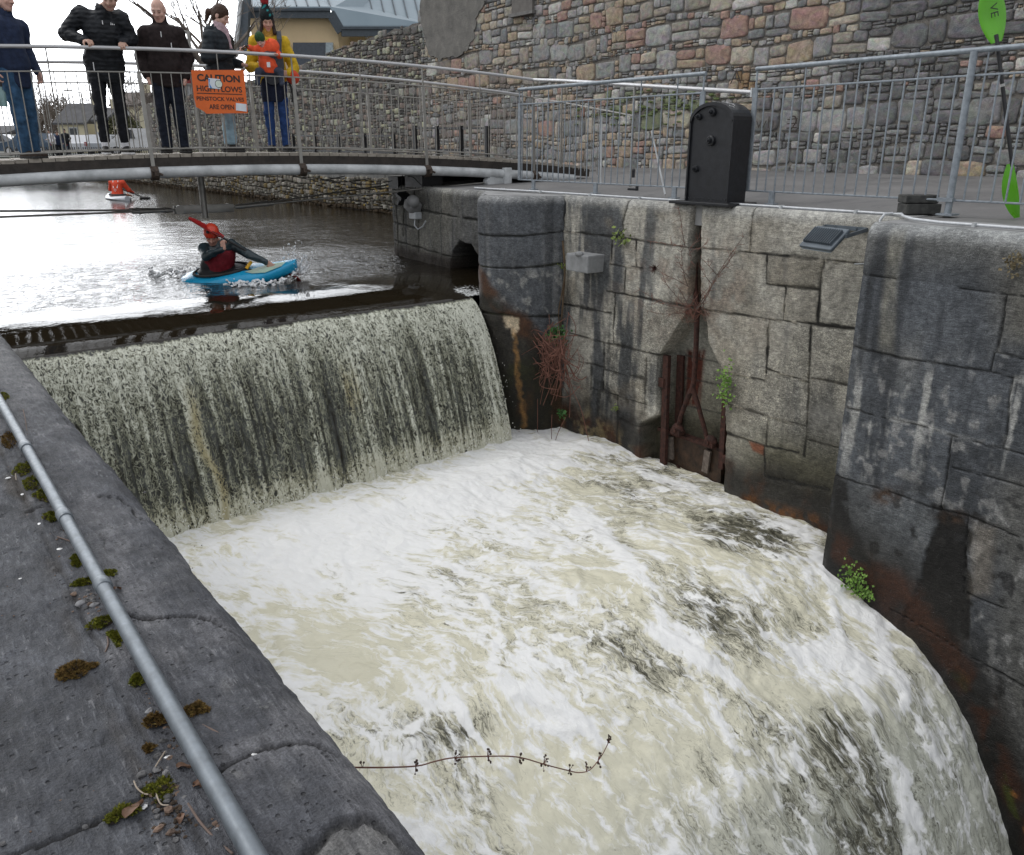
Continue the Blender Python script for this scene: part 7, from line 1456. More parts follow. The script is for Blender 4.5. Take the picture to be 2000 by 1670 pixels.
# ---------------------------------------------------------------- things beyond the canal
def at(u, v, d): return on(u, v, d=d)
VIEW = Vector((.609, .793, 0)); RGT = Vector((.793, -.609, 0)); RZV = math.atan2(RGT.y, RGT.x)
def yellow_house():
    D = 42.0; root = empty('yellow_building', at(640, 120, D)); tag(root, 'yellow rendered building with a grey standing seam zinc roof', 'building'); O = root.location
    ym = simple('yellow_render', (.70, .54, .33), .9, 0, var=.06, scale=1.2); zn = NT('zinc_roof', .45, .4, .5); zn.set('Base Color', zn.mix(zn.noise(.8, 3), (.20, .26, .30), (.27, .33, .37))); dk = simple('dark_fascia', (.05, .065, .08), .5); gl = simple('dark_window', (.03, .04, .055), .1)
    z = lambda u, v, dd=0: at(u, v, D + dd)
    def B(b, n, m, par=root): return b.build(n, m, par, loc=-O)
    pt = lambda u, v, dd: (lambda q: q)(z(u, v, dd))
    # front block under the first eave, then the block set back with the main roof
    a, c = z(484, 24), z(666, 24); zb = -.8
    def col(u, dd, v): q = z(u, v, dd); return q
    b = MB(); b.prism([Vector((q.x, q.y, 0)) for q in (z(490, 60), z(660, 60), z(660, 60) + VIEW * 12, z(490, 60) + VIEW * 12)], (0, 0, zb), (0, 0, z(640, 34).z)); w = B(b, 'wall', ym)
    b = MB(); b.prism([Vector((q.x, q.y, 0)) for q in (z(662, 70, 3), z(850, 70, 3), z(850, 70, 3) + VIEW * 10, z(662, 70, 3) + VIEW * 10)], (0, 0, zb), (0, 0, z(700, 66, 3).z)); B(b, 'wall', ym)
    e0, e1, r1, r0 = z(480, 18, -.8), z(645, 18, -.8), z(600, -60, 9), z(470, -60, 9)
    f1, f2, f3 = z(666, 54, -.6), z(850, 54, 1.5), z(800, -75, 11)
    b = MB(); b.prism([e0, e1, f1, f2, f3, r0], (0, 0, -.0), (0, 0, .12)); rf = B(b, 'roof', zn.m)
    b = MB()
    for i in range(24):
        u0 = 470 + i * 22; top = z(u0 - 70 + 40, -70, 10) + Vector((0, 0, .16)); 
        if u0 < 645: bot = z(u0, 18, -.8)
        elif u0 < 666: bot = z(u0, 18 + (u0 - 645) * 36 / 21, -.7)
        else: bot = z(u0, 54, -.5 + (u0 - 666) * .012)
        b.bar(bot + Vector((0, 0, .14)), top, .05, .08)
    b.build('standing_seam', dk, rf)
    b = MB()
    for p, q in ((e0, e1), (e1, f1), (f1, f2)): b.bar(p + Vector((0, 0, -.18)), q + Vector((0, 0, -.18)), .12, .46)
    b.build('fascia', dk, rf)
    b = MB(); b.bar(e0 + Vector((0, 0, -.03)) - VIEW * .1, e1 + Vector((0, 0, -.03)) - VIEW * .1, .14, .12); b.bar(f1 + Vector((0, 0, -.03)) - VIEW * .1, f2 + Vector((0, 0, -.03)) - VIEW * .1, .14, .12); b.build('gutter', dk, rf)
    b = MB(); q = z(600, 100, -.05); b.prism([z(572, 83, -.1), z(640, 83, -.1), z(640, 130, -.1), z(572, 130, -.1)], VIEW * 0, VIEW * .3); B(b, 'window', gl)
    b = MB(); b.prism([z(636, 83, -.2), z(650, 83, -.2), z(650, 130, -.2), z(636, 130, -.2)], VIEW * 0, VIEW * .2); B(b, 'window', simple('window_light', (.25, .3, .32), .2))
    b = MB(); b.tube([z(716, 60, 1.8), z(716, 74, 1.8)], .08, 8); B(b, 'downpipe', M_WHITEP)
    b = MB(); b.prism([z(462, 100, -1.5), z(474, 0, -1.5), z(486, -6, -1.5), z(482, 110, -1.5)], VIEW * 0, VIEW * .4); B(b, 'verge_board', dk); b = MB(); b.bar(z(459, 110, -1.6), z(470, 0, -1.6), .15, .2, VIEW); B(b, 'downpipe', M_WHITEP)
yellow_house()
M_BARK = simple('bare_bark', (.12, .10, .085), .95, 0, var=.4, scale=6, bump=.6, bscale=30, bdist=.01); M_TWIG = simple('bare_twigs', (.15, .125, .105), .95, 0, var=.3, scale=3)
def bare_tree(base, Hh, r0, label, seed, spread=.55, depth=5, twig=.02, cat='tree', group='bare winter trees beyond the bridge'):
    rr = random.Random(seed); root = empty('bare_tree', base); tag(root, label, cat, group); T = MB(); K = MB(); leafn = [0]
    def grow(p, d, L, r, lev):
        n = 4; pts = [p]; rad = [r]
        for i in range(n):
            d = (d + Vector((rr.gauss(0, .12), rr.gauss(0, .12), rr.gauss(.03, .06)))).normalized(); p = p + d * L / n; pts.append(p); rad.append(max(r * (1 - .42 * (i + 1) / n), twig * .5))
        (T if lev < 2 else K).tube(pts, rad, 7 if lev < 2 else (4 if lev < 4 else 3), cap=False)
        if lev >= depth: return
        for k in range(rr.choice((2, 3, 3)) if lev else 4):
            i = rr.randint(2, n) if lev else rr.randint(1, n); dd = (d + Vector((rr.gauss(0, spread), rr.gauss(0, spread), rr.gauss(.12, spread * .6)))).normalized(); grow(pts[i], dd, L * rr.uniform(.58, .8), rad[i] * rr.uniform(.55, .75), lev + 1)
    grow(Vector((0, 0, 0)), Vector((rr.gauss(0, .05), rr.gauss(0, .05), 1)), Hh * .36, r0, 0)
    T.build('trunk', M_BARK, root, 60); K.build('crown', M_TWIG, root)
    return root
def far_trees():
    GZ = -.55
    def base(u, D): q = at(u, 300, D); return Vector((q.x, q.y, GZ))
    bare_tree(base(452, 36), 11.5, .36, 'thick ivied bare tree rising behind the woman in the parka', 5, .5, 6, .016)
    bare_tree(base(405, 58), 9.5, .2, 'slender bare tree between the bald man and the parka woman', 8, .6, 6, .02)
    for i, (u, D, Hh, lab) in enumerate(((70, 95, 8.5, 'brown bare tree nearest the blue jeans at the left'), (112, 92, 9.0, 'rounded brown bare tree beside the small cream house'), (150, 105, 9.5, 'taller brown bare tree directly behind the grey house roof'), (262, 80, 9.0, 'bare grey tree above the tiled house roof'), (350, 90, 8.0, 'bare tree standing beyond the street lamp'))):
        bare_tree(base(u, D), Hh, .16, lab, 20 + i, .62, 6, .03)
    # clipped evergreen and thickets
    ev = NT('evergreen', .9, 0, .2); ev.set('Base Color', ev.mix(ev.rng(ev.noise(3, 4), .3, .7), (.035, .04, .018), (.085, .085, .04)))
    root = empty('round_shrub', base(247, 72)); tag(root, 'rounded olive shrub in front of the tile roofed house', 'shrub'); b = MB()
    for i in range(900):
        t = rnd.uniform(0, 6.283); f = rnd.random() ** .5; hh = rnd.uniform(.1, 3.6); rad = 1.9 * math.sin(math.pi * min(.97, hh / 4.0 + .15)) ** .7 * f; p = Vector((rad * math.cos(t), rad * math.sin(t), hh)); d = Vector((rnd.gauss(0, 1), rnd.gauss(0, 1), rnd.gauss(0, 1))).normalized(); s = rnd.uniform(.12, .3); e = d.orthogonal().normalized(); b.quad(p - d * s, p + e * s * .6, p + d * s, p - e * s * .6)
    b.build('foliage', ev.m, root); b = MB(); b.tube([(0, 0, 0), (0, 0, 1.5)], .12, 6); b.build('trunk', M_BARK, root)
    br = simple('brown_thicket', (.12, .095, .075), .95, 0, var=.4, scale=.8); b = MB()
    for i in range(2600):
        u = rnd.uniform(40, 190); D = rnd.uniform(98, 112); q = base(u, D); hh = max(.5, 6.2 - abs(u - 125) * .045 + rnd.gauss(0, .6)); p = q + Vector((0, 0, rnd.uniform(0, hh * .9))); d = Vector((rnd.gauss(0, .5), rnd.gauss(0, .5), 1)).normalized(); b.tube([p, p + d * rnd.uniform(.8, 2.0)], [.05, .02], 3, cap=False)
    tag(b.build('thicket', br), kind='stuff')
far_trees()
M_ROOF = simple('slate_roof', (.085, .085, .09), .9, 0, var=.25, scale=1.0); M_TILE = simple('brown_tile_roof', (.13, .11, .10), .9, 0, var=.25, scale=1.5); M_CREAM = simple('cream_render', (.58, .53, .38), .9, 0, var=.08, scale=.7); M_WIN = simple('window_pane', (.04, .045, .05), .15); M_WHR = simple('white_render', (.62, .62, .58), .9, 0, var=.08, scale=.7)
def house(u0, u1, vb, ve, vr, D, label, wall, roof, wins, deep=7.0, over=.3, gable=False):
    a, c = at(u0, vb, D), at(u1, vb, D); ze = at((u0 + u1) / 2, ve, D).z; zr = at((u0 + u1) / 2, vr, D + deep / 2).z; W_ = (c - a).length; m = Vector(((a.x + c.x) / 2, (a.y + c.y) / 2, -.6)); root = empty('house', m, RZV); tag(root, label, 'house', 'houses beyond the canal basin'); e = ze + .6; r = zr + .6; hw = W_ / 2
    b = MB(); b.box((0, deep / 2, e / 2), (W_, deep, e)); b.build('wall', wall, root)
    b = MB(); b.prism([(-hw - over, -over, e - .1), (hw + over, -over, e - .1), (hw + over, deep / 2, r), (-hw - over, deep / 2, r)], (0, 0, 0), (0, 0, .18)); b.prism([(-hw - over, deep + over, e - .1), (hw + over, deep + over, e - .1), (hw + over, deep / 2, r), (-hw - over, deep / 2, r)], (0, 0, 0), (0, 0, .18))
    b.prism([(-hw, 0, e), (-hw, deep, e), (-hw, deep / 2, r)], (0, 0, 0), (.3, 0, 0)); b.prism([(hw - .3, 0, e), (hw - .3, deep, e), (hw - .3, deep / 2, r)], (0, 0, 0), (.3, 0, 0)); rf = b.build('roof', roof, root)
    b = MB(); b.box((hw * .8, deep / 2, r + .4), (.5, .6, 1.1)); b.build('chimney', wall, rf)
    for fx, fz, w, h in wins:
        b = MB(); b.box((fx * hw, -.02, fz * e), (w + .2, .14, h + .2)); fr = b.build('window', M_WHITEP, root); b = MB(); b.box((fx * hw, -.07, fz * e), (w, .08, h)); b.build('pane', M_WIN, fr)
    return root
house(121, 176, 300, 242, 207, 84, 'small cream house with a plain grey slate roof', M_CREAM, M_ROOF, ((.1, .62, .7, 1.3),))
house(234, 278, 300, 208, 186, 86, 'two storey cream house with a brown tiled roof', M_CREAM, M_TILE, ((-.35, .80, 1.4, 1.1), (.55, .5, .9, 1.1)), 8)
house(196, 212, 300, 236, 215, 80, 'narrow cream gable seen between the track pants', M_CREAM, M_ROOF, ((0, .5, .5, .8),), 6)
house(-30, 16, 302, 262, 250, 70, 'low dark house at the far left edge', M_WHR, M_ROOF, ((.2, .5, 1, .8),), 6)
def shed():
    D = 50; q = at(372, 300, D); root = empty('clad_shed', Vector((q.x, q.y, -.6)), RZV); tag(root, 'grey corrugated shed with dark red trim behind the bridge railings', 'shed'); gm = simple('corrugated_cladding', (.34, .35, .36), .6, .2, var=.1); rm = simple('red_trim', (.20, .03, .03), .7)
    z1 = at(372, 166, D).z + .6; z0 = at(372, 222, D).z + .6; b = MB()
    for i in range(22): b.box((-1.4 + .2 * i, 1.5, (z1 + z0) / 2), (.12, 3.0 + .06, z1 - z0))
    b.box((.7, 1.5, (z1 + z0) / 2), (4.4, 2.98, z1 - z0)); b.build('cladding', gm, root)
    b = MB(); b.box((.7, 1.4, z0 - .25), (4.6, 3.2, .5)); b.build('red_band', rm, root); b = MB(); b.box((.7, 1.4, z1 + .12), (4.7, 3.3, .28)); b.build('roof', rm, root); b = MB(); b.box((.7, 1.7, (z0 - .5) / 2), (4.0, 2.4, z0 - .5)); b.build('wall', M_WHR, root)
    b = MB(); b.tube([(.35 * math.cos(t / 20 * 6.283), -.3, 1.75 + .42 * math.sin(t / 20 * 6.283)) for t in range(21)], .035, 6); b.tube([(.6, -.3, 0), (.6, -.3, 2.2)], .03, 6); tag(b.build('round_sign', M_STEELD, None, 60, loc=root.location, rot=(0, 0, RZV)), 'round metal hoop sign on a post before the clad shed', 'sign')
    g = simple('rough_grass', (.10, .13, .035), .95, 0, var=.4, scale=2); b = MB()
    for i in range(1400):
        p = at(rnd.uniform(352, 410), 300, rnd.uniform(36, 49)); p.z = -.58; d = Vector((rnd.gauss(0, .25), rnd.gauss(0, .25), 1)); s = rnd.uniform(.2, .5); b.quad(p, p + RGT * .04, p + d * s)
    tag(b.build('grass', g), kind='stuff')
shed()
def car(u, v, D, rz, label, col, kind='hatch', L=4.2, wd=1.75, Ht=1.48):
    q = at(u, v, D); root = empty('parked_car', Vector((q.x, q.y, -.55)), rz); tag(root, label, 'van' if kind == 'van' else 'car', 'vehicles parked beyond the canal basin'); m = simple('car_paint', col, .25, .1, var=.06)
    if kind == 'van': pr = [(-L / 2, .35), (-L / 2, Ht * .96), (-L / 2 + .15, Ht), (L * .18, Ht), (L * .34, Ht * .60), (L * .47, Ht * .52), (L / 2, .75), (L / 2, .3)]
    else: pr = [(-L / 2, .35), (-L / 2, .85), (-L * .42, .95), (-L * .30, Ht), (L * .10, Ht), (L * .26, .98), (L * .46, .84), (L / 2, .65), (L / 2, .3)]
    b = MB(); rings = [[Vector((x, s * (1 - .10 * max(0, (z - .8)) / max(.3, Ht - .8)) * wd / 2, z)) for x, z in pr] for s in (-1, -.94, .94, 1)]; b.loft(rings); b.build('body', m, root)
    gx = ((-L * .27, -.02), (L * .09, .0)) if kind != 'van' else ((L * .06, 0), (L * .2, 0)); zt, zb_ = Ht - .09, (.98 if kind != 'van' else Ht * .62)
    for s in (-1, 1):
        for x0, x1 in ((-L * .28, -L * .10), (-L * .08, L * .10)) if kind != 'van' else ((L * .02, L * .20),):
            b = MB(); y = s * wd / 2 * .965; b.prism([(x0, y, zb_), (x1 + .12, y, zb_), (x1 - .08, y * .93, zt), (x0 + .1, y * .93, zt)], (0, -.03, 0), (0, .03, 0)); b.build('side_window', M_WIN, root)
    b = MB(); b.prism([(L * .25 if kind != 'van' else L * .33, -wd * .40, zb_), (L * .25 if kind != 'van' else L * .33, wd * .40, zb_), (L * .115 if kind != 'van' else L * .19, wd * .36, zt), (L * .115 if kind != 'van' else L * .19, -wd * .36, zt)], (.02, 0, .0), (.05, 0, .03)); b.build('windscreen', M_WIN, root)
    for x in (-L * .31, L * .31):
        for s in (-1, 1):
            b = MB(); b.tube([(x, s * (wd / 2 - .18), .31), (x, s * (wd / 2 + .01), .31)], .31, 16); w = b.build('wheel', M_RUBBER, root, 40); b = MB(); b.tube([(x, s * (wd / 2 - .02), .31), (x, s * (wd / 2 + .02), .31)], .19, 12); b.build('rim', M_STEEL, w, 40)
    for s in (-1, 1): b = MB(); b.box((L / 2 - .03, s * wd * .36, .68), (.08, .28, .14)); b.build('headlight', WHT_, root); b = MB(); b.box((-L / 2 + .01, s * wd * .42, .8), (.06, .14, .3)); b.build('tail_light', simple('tail_red', (.3, .02, .02), .3), root)
WHT_ = simple('lamp_white', (.7, .72, .75), .2, 0, var=.05)
def vehicles():
    z = RZV
    car(68, 300, 58, z + R(168), 'dark blue hatchback parked left of the people by the water', (.03, .06, .10)); car(272, 298, 60, z + R(200), 'white van parked between the tall man and the bald man', (.62, .63, .65), 'van', 4.6, 1.9, 1.85)
    car(166, 298, 66, z + R(100), 'white car facing out in front of the cream house', (.60, .61, .64)); car(212, 298, 64, z + R(95), 'silver car seen between the track pant legs', (.40, .42, .45)); car(186, 298, 80, z + R(100), 'pale grey car behind the row before the cream house', (.5, .5, .52)); car(8, 300, 62, z + R(10), 'grey car at the left edge beside the jeans', (.25, .26, .28))
vehicles()
def lamp(u, vt, D, label, arm=1.1, s=1):
    q = at(u, vt, D); zt = q.z; root = empty('street_lamp', Vector((q.x, q.y, -.55)), RZV); tag(root, label, 'street lamp', 'street lamps beyond the bridge'); h = zt + .55; b = MB(); b.tube([(0, 0, 0), (0, 0, h * .5), (0, 0, h)], [.09, .075, .05], 8); b.build('pole', M_STEELD, root, 60); b = MB(); b.tube([(0, 0, h - .05), (-s * arm * .5, 0, h + .02), (-s * arm, 0, h + .12)], .035, 6); b.build('arm', M_STEELD, root, 60); b = MB(); b.box((-s * arm - .28, 0, h + .13), (.6, .22, .1), None, .03); b.build('lantern', M_STEELD, root)
lamp(367, 60, 26, 'grey street lamp rising behind the bald man and the parka woman', .45); lamp(158, 180, 66, 'distant street lamp over the small cream house', .8)
def spike_fence():
    """black estate fencing along the far bank and round the end of the bridge"""
    m = M_BLACKP
    def panel(u0, u1, vt, vb, x, n, label, rail=True, grp='black iron fences on the quay'):
        a, c = on(u0, vb, x=x), on(u1, vb, x=x); a.z = c.z = -.5; zt0, zt1 = on(u0, vt, x=x).z, on(u1, vt, x=x).z; root = empty('iron_fence', (a + c) / 2); tag(root, label, 'fence', grp); O = root.location
        for i in range(n + 1):
            t = i / n; p = a.lerp(c, t); b = MB(); b.bar(p, Vector((p.x, p.y, zt0 + (zt1 - zt0) * t)), .09, .07, (0, 1, 0)); b.build('post', m, root, loc=-O)
        b = MB()
        for k in (.95, .45): b.bar(Vector((a.x, a.y, -.5 + (zt0 + .5) * k)), Vector((c.x, c.y, -.5 + (zt1 + .5) * k)), .03, .045)
        b.build('rail', m, root, loc=-O)
    panel(812, 952, 246, 306, 11.4, 3, 'black iron fence panel with square top at the quay corner behind the bridge'); panel(575, 770, 262, 300, 11.6, 4, 'black iron fence posts along the bank behind the far railing', grp='black iron fences on the quay')
    root = empty('spiked_fence', at(140, 300, 52)); root.location.z = -.55; tag(root, 'low black spiked fence along the far end of the basin', 'fence'); O = root.location; b = MB()
    for i in range(90): p = at(30 + i * 4.2, 302, 52); p.z = -.6; b.bar(p, p + Vector((0, 0, .62)), .05, .05)
    a, c = at(30, 302, 52), at(410, 302, 52); b.bar(Vector((a.x, a.y, -.15)), Vector((c.x, c.y, -.15)), .05, .06); o = b.build('spiked_panel', m, root, loc=-O)
spike_fence()
def far_people():
    def mk(u, vb, D, H, label, mats, yaw, helm=None, seed=61, arms=None, hair=None):
        q = at(u, vb, D); J = stand(H, ((.1, .05), (-.1, -.08)), .06); z = H / 1.75
        J['elr'] = (.26, .02, 1.15 * z); J['wrr'] = (.2, .25, 1.1 * z); J['ell'] = (-.26, -.02, 1.15 * z); J['wrl'] = (-.25, .12, .95 * z)
        r = person(label, Vector((q.x, q.y, -.55)), RZV + math.pi + yaw, J, mats, dict(hem=.85 * z, seed=seed, jw=.02, head_M=rotm(0, 15)), h=.02, hc=.022, group='people on the far bank')
        hd = np.array(J['head'])
        if helm is not None: part_sdf('helmet', r, hd - .2, hd + .25, .016, lambda S: (S.ell(hd + V3(0, -.01, .05), (.11, .13, .10), .01), S.cap(hd + V3(0, .05, .04), hd + V3(0, .13, .03), .07, .05, .01, (V3(0, 0, 1), .4))), helm)
        else: part_sdf('hair', r, hd - .2, hd + .2, .016, lambda S: hair_sdf(S, hd, rotm(0, 15), 1.0), hair or HAIRD)
        return r
    r = mk(398, 299, 47, 1.78, 'person in a yellow helmet and red orange vest on the far bank', dict(jacket=RED, trousers=BTR, shoes=DSH), R(70), simple('yellow_helmet', (.80, .55, .02), .35))
    b = MB(); b.box((0, .13, 1.2), (.26, .06, .4), None, .02); b.box((0, -.13, 1.2), (.28, .06, .4), None, .02); b.build('hi_vis_vest', simple('hi_vis_orange', (.85, .22, .04), .6), r)
    mk(108, 303, 50, 1.6, 'person in a white top by the far end of the basin', dict(jacket=WSOCK, trousers=BTR, shoes=DSH), R(-40), seed=62); mk(118, 303, 51, 1.5, 'small person in dark clothes beside the one in white', dict(jacket=NAVY, trousers=BTR, shoes=DSH), R(30), seed=63, hair=HAIRB); mk(134, 303, 54, 1.72, 'person in a black coat standing near the dark blue hatchback', dict(jacket=BLK, trousers=DJEAN, shoes=DSH), R(10), seed=64)
far_people()
# ---------------------------------------------------------------- plants on the walls, moss and litter on the near quay
M_STEM = simple('red_brown_stems', (.16, .070, .05), .85, 0, var=.4, scale=9); M_DRY = simple('dry_grey_twigs', (.13, .095, .08), .9, 0, var=.4, scale=9)
def leafm(name, a, b_):
    n = NT(name, .55, 0, .4); n.set('Base Color', n.mix(1, n.mix(n.rng(n.noise(20, 3), .3, .7), a, b_), n.attr('Col', 'Color'), 'MULTIPLY')); return n.m
M_IVY = leafm('ivy_leaf', (.025, .085, .018), (.05, .15, .03)); M_FERN = leafm('pale_fern', (.10, .15, .03), (.20, .25, .06)); M_BRG = leafm('bright_leaf', (.10, .22, .03), (.22, .36, .07))
def leaf(b, p, d, n_, L, w):
    d = d.normalized(); s_ = d.cross(n_).normalized(); b.col = (rnd.uniform(.7, 1.25),) * 3; b.quad(p, p + d * L * .4 + s_ * w + n_ * w * .3, p + d * L, p + d * L * .4 - s_ * w + n_ * w * .3); b.col = (1, 1, 1)
def clump(root, name, mat, c, rad, n, L, w, out=Vector((-1, 0, .2)), hang=.3):
    b = MB()
    for i in range(n):
        o = Vector((rnd.gauss(0, .3) * rad[0] + abs(rnd.gauss(0, .35)) * -rad[0], rnd.gauss(0, .45) * rad[1], rnd.gauss(0, .45) * rad[2])); d = (Vector((rnd.gauss(-.4, .5), rnd.gauss(0, .8), rnd.gauss(-hang, .6)))).normalized(); nn = (out + Vector((rnd.gauss(0, .5), rnd.gauss(0, .5), rnd.gauss(.4, .4)))).normalized(); leaf(b, c + o, d, nn, L * rnd.uniform(.6, 1.3), w * rnd.uniform(.7, 1.2))
    return b.build(name, mat, root, loc=-Vector(root.location))
def curve(pts, n=6):
    """smooth polyline through points"""
    P = [Vector(p) for p in pts]; out = []
    for i in range(len(P) - 1):
        p0, p1, p2, p3 = P[max(i - 1, 0)], P[i], P[i + 1], P[min(i + 2, len(P) - 1)]
        for k in range(n):
            t = k / n; out.append(.5 * ((2 * p1) + (p2 - p0) * t + (2 * p0 - 5 * p1 + 4 * p2 - p3) * t * t + (3 * p1 - p0 - 3 * p2 + p3) * t ** 3))
    return out + [P[-1]]
def slot_shrub():
    c = on(1352, 604, x=6.60); root = empty('leafless_shrub', c); tag(root, 'leafless twiggy shrub rooted in the penstock slot of the wall', 'shrub'); b = MB(); t = MB()
    L = [((1360, 603), (1372, 585), (1388, 562), (1400, 538), (1425, 500), (1452, 462)), ((1362, 603), (1380, 580), (1392, 556), (1412, 525), (1432, 498)), ((1372, 604), (1376, 585), (1386, 562)), ((1392, 557), (1378, 540), (1366, 520)), ((1400, 537), (1385, 520), (1370, 505)), ((1410, 528), (1424, 512), (1430, 492)), ((1345, 604), (1310, 598), (1285, 590), (1262, 572)), ((1342, 604), (1300, 592), (1275, 582), (1250, 566)),
         ((1340, 600), (1318, 575), (1300, 552), (1294, 535)), ((1345, 598), (1330, 570), (1322, 560)), ((1343, 558), (1336, 535), (1332, 505), (1330, 485)), ((1348, 545), (1332, 525), (1324, 505)), ((1340, 611), (1310, 613), (1284, 612), (1266, 607)), ((1345, 560), (1318, 545), (1300, 538)), ((1342, 482), (1322, 479), (1300, 476), (1272, 472)), ((1345, 485), (1358, 475), (1366, 462)), ((1345, 486), (1350, 500), (1348, 520)), ((1350, 490), (1368, 484), (1376, 478)), ((1338, 482), (1334, 460), (1330, 430), (1326, 408))]
    for k, p in enumerate(L):
        q = [on(u, v, x=6.60 - .06 * math.sin(math.pi * i / (len(p))) - .02 * (k % 4)) for i, (u, v) in enumerate(p)]; cv = curve(q); n = len(cv); b.tube(cv, [max(.0022, (.0075 if k < 3 else .005) * (1 - .75 * i / n)) for i in range(n)], 5)
        for i in range(3, n, 3):
            for r_ in range(2):
                d = (cv[i] - cv[i - 1]).normalized(); d = (d + Vector((rnd.gauss(-.1, .5), rnd.gauss(0, .9), rnd.gauss(.1, .8)))).normalized(); ln = rnd.uniform(.03, .11); t.tube([cv[i], cv[i] + d * ln * .5 + Vector((0, rnd.gauss(0, .008), rnd.gauss(0, .008))), cv[i] + d * ln], [.0026, .0020, .0012], 4)
    for k in range(70):
        p = on(rnd.gauss(1350, 14), rnd.gauss(606, 10), x=6.58); d = Vector((rnd.gauss(-.3, .6), rnd.gauss(0, 1), rnd.gauss(0, .8))).normalized(); t.tube([p, p + d * .05 + Vector((0, 0, rnd.gauss(0, .02))), p + d * rnd.uniform(.07, .15)], [.003, .0025, .0015], 4)
    b.build('branches', M_DRY, root, loc=-c); o = t.build('twigs', M_STEM, root, loc=-c); o['kind'] = 'stuff'
    b = MB(); c2 = on(1280, 524, x=6.62)
    r2 = empty('dead_tuft', c2); tag(r2, 'dark red dead tuft stuck on the wall left of the slot', 'plant')
    for k in range(90): d = Vector((rnd.gauss(-.6, .4), rnd.gauss(0, .9), rnd.gauss(-.1, .8))).normalized(); b.tube([c2, c2 + d * rnd.uniform(.02, .085)], [.0028, .0012], 3)
    b.build('stems', simple('dark_red_stems', (.06, .022, .018), .9, var=.4), r2, loc=-c2)
slot_shrub()
def vine():
    xv = 6.42; c = on(1085, 690, x=xv); root = empty('dead_vine', c); tag(root, 'tangle of dry red brown vine stems in the corner beside the pier', 'vine'); b = MB(); R_ = random.Random(5)
    for k in range(95):
        u0, v0 = R_.gauss(1090, 16), R_.gauss(668, 26); u1, v1 = R_.gauss(1085, 30), R_.gauss(735, 32)
        if k % 3 == 0: u0, v0, u1, v1 = R_.uniform(1040, 1075), R_.uniform(650, 740), R_.uniform(1090, 1132), R_.uniform(655, 750)
        x0 = xv - R_.uniform(-.02, .22); q = [on(u0, v0, x=x0), on((u0 + u1) / 2 + R_.gauss(0, 16), (v0 + v1) / 2 + R_.gauss(0, 14), x=x0 - R_.uniform(0, .12)), on(u1, v1, x=x0 - R_.uniform(-.05, .08))]; b.tube(curve(q, 5), [.0052 * R_.uniform(.5, 1.1)] * 11, 5)
    for p in (((1088, 690), (1066, 740), (1055, 790)), ((1095, 690), (1112, 745), (1113, 800), (1112, 815)), ((1100, 690), (1118, 760), (1135, 800), (1150, 862)), ((1050, 780), (1050, 830), (1049, 870)), ((1105, 815), (1090, 845), (1075, 885), (1045, 900)), ((1020, 860), (1012, 890), (990, 922)), ((1078, 810), (1077, 850), (1079, 866)), ((1062, 650), (1040, 645), (1036, 668), (1050, 680)), ((1035, 640), (1050, 665), (1072, 690)), ((1064, 650), (1066, 670), (1074, 700)), ((1090, 720), (1122, 730), (1134, 710)), ((1080, 770), (1108, 775), (1134, 752))):
        q = [on(u, v, x=xv - .10 - .05 * (i % 2)) for i, (u, v) in enumerate(p)]; b.tube(curve(q, 6), .0042, 5)
    b.build('stems', M_STEM, root, loc=-c)
    b = MB(); q = [on(u, v, x=6.60) for u, v in ((1099, 470), (1102, 505), (1103, 540), (1100, 580), (1097, 620), (1092, 660))]; b.tube(curve(q, 5), .012, 6); q = [on(u, v, x=6.58) for u, v in ((1103, 540), (1098, 570), (1091, 610), (1094, 640))]; b.tube(curve(q, 5), .008, 6); b.build('main_stem', simple('vine_bark', (.11, .075, .045), .9, var=.4), root, 60, loc=-c)
    clump(root, 'leaves', M_IVY, on(1093, 652, x=6.44), (.10, .16, .12), 130, .045, .022)
    c2 = on(1098, 806, x=6.42); r2 = empty('ivy_sprig', c2); tag(r2, 'small green ivy sprig low on the wet wall below the dead vine', 'plant'); clump(r2, 'leaves', M_IVY, c2, (.04, .09, .07), 26, .05, .024)
    for u, v, lab, m, rad, n, L in ((1213, 461, 'small yellow green fern in the joint under the coping', M_FERN, (.05, .12, .10), 46, .05), (1101, 519, 'tiny pale green plant in the joint at the pier edge', M_FERN, (.03, .05, .05), 16, .035), (1421, 752, 'hanging bright green ivy clump above the right guide post', M_BRG, (.07, .10, .27), 150, .035), (1203, 797, 'small olive moss tuft low on the left wall', M_FERN, (.03, .06, .06), 22, .03), (1672, 1132, 'bright green wall plant just above the foaming water', M_BRG, (.05, .13, .16), 150, .030), (1693, 1158, 'lower sprig of bright green wall plant above the water', M_BRG, (.03, .06, .07), 50, .026), (1985, 510, 'dry brown weed in a crack at the right edge of the wall', M_DRYL, (.05, .08, .10), 60, .03)):
        x = 6.60 if u < 1600 else 6.06; c2 = on(u, v, x=x); r2 = empty('wall_plant', c2); tag(r2, lab, 'plant', 'small plants rooted in the lock walls'); clump(r2, 'leaves', m, c2, rad, n, L, L * .42, hang=.5)
M_DRYL = leafm('dry_weed', (.10, .085, .04), (.17, .13, .07))
vine()
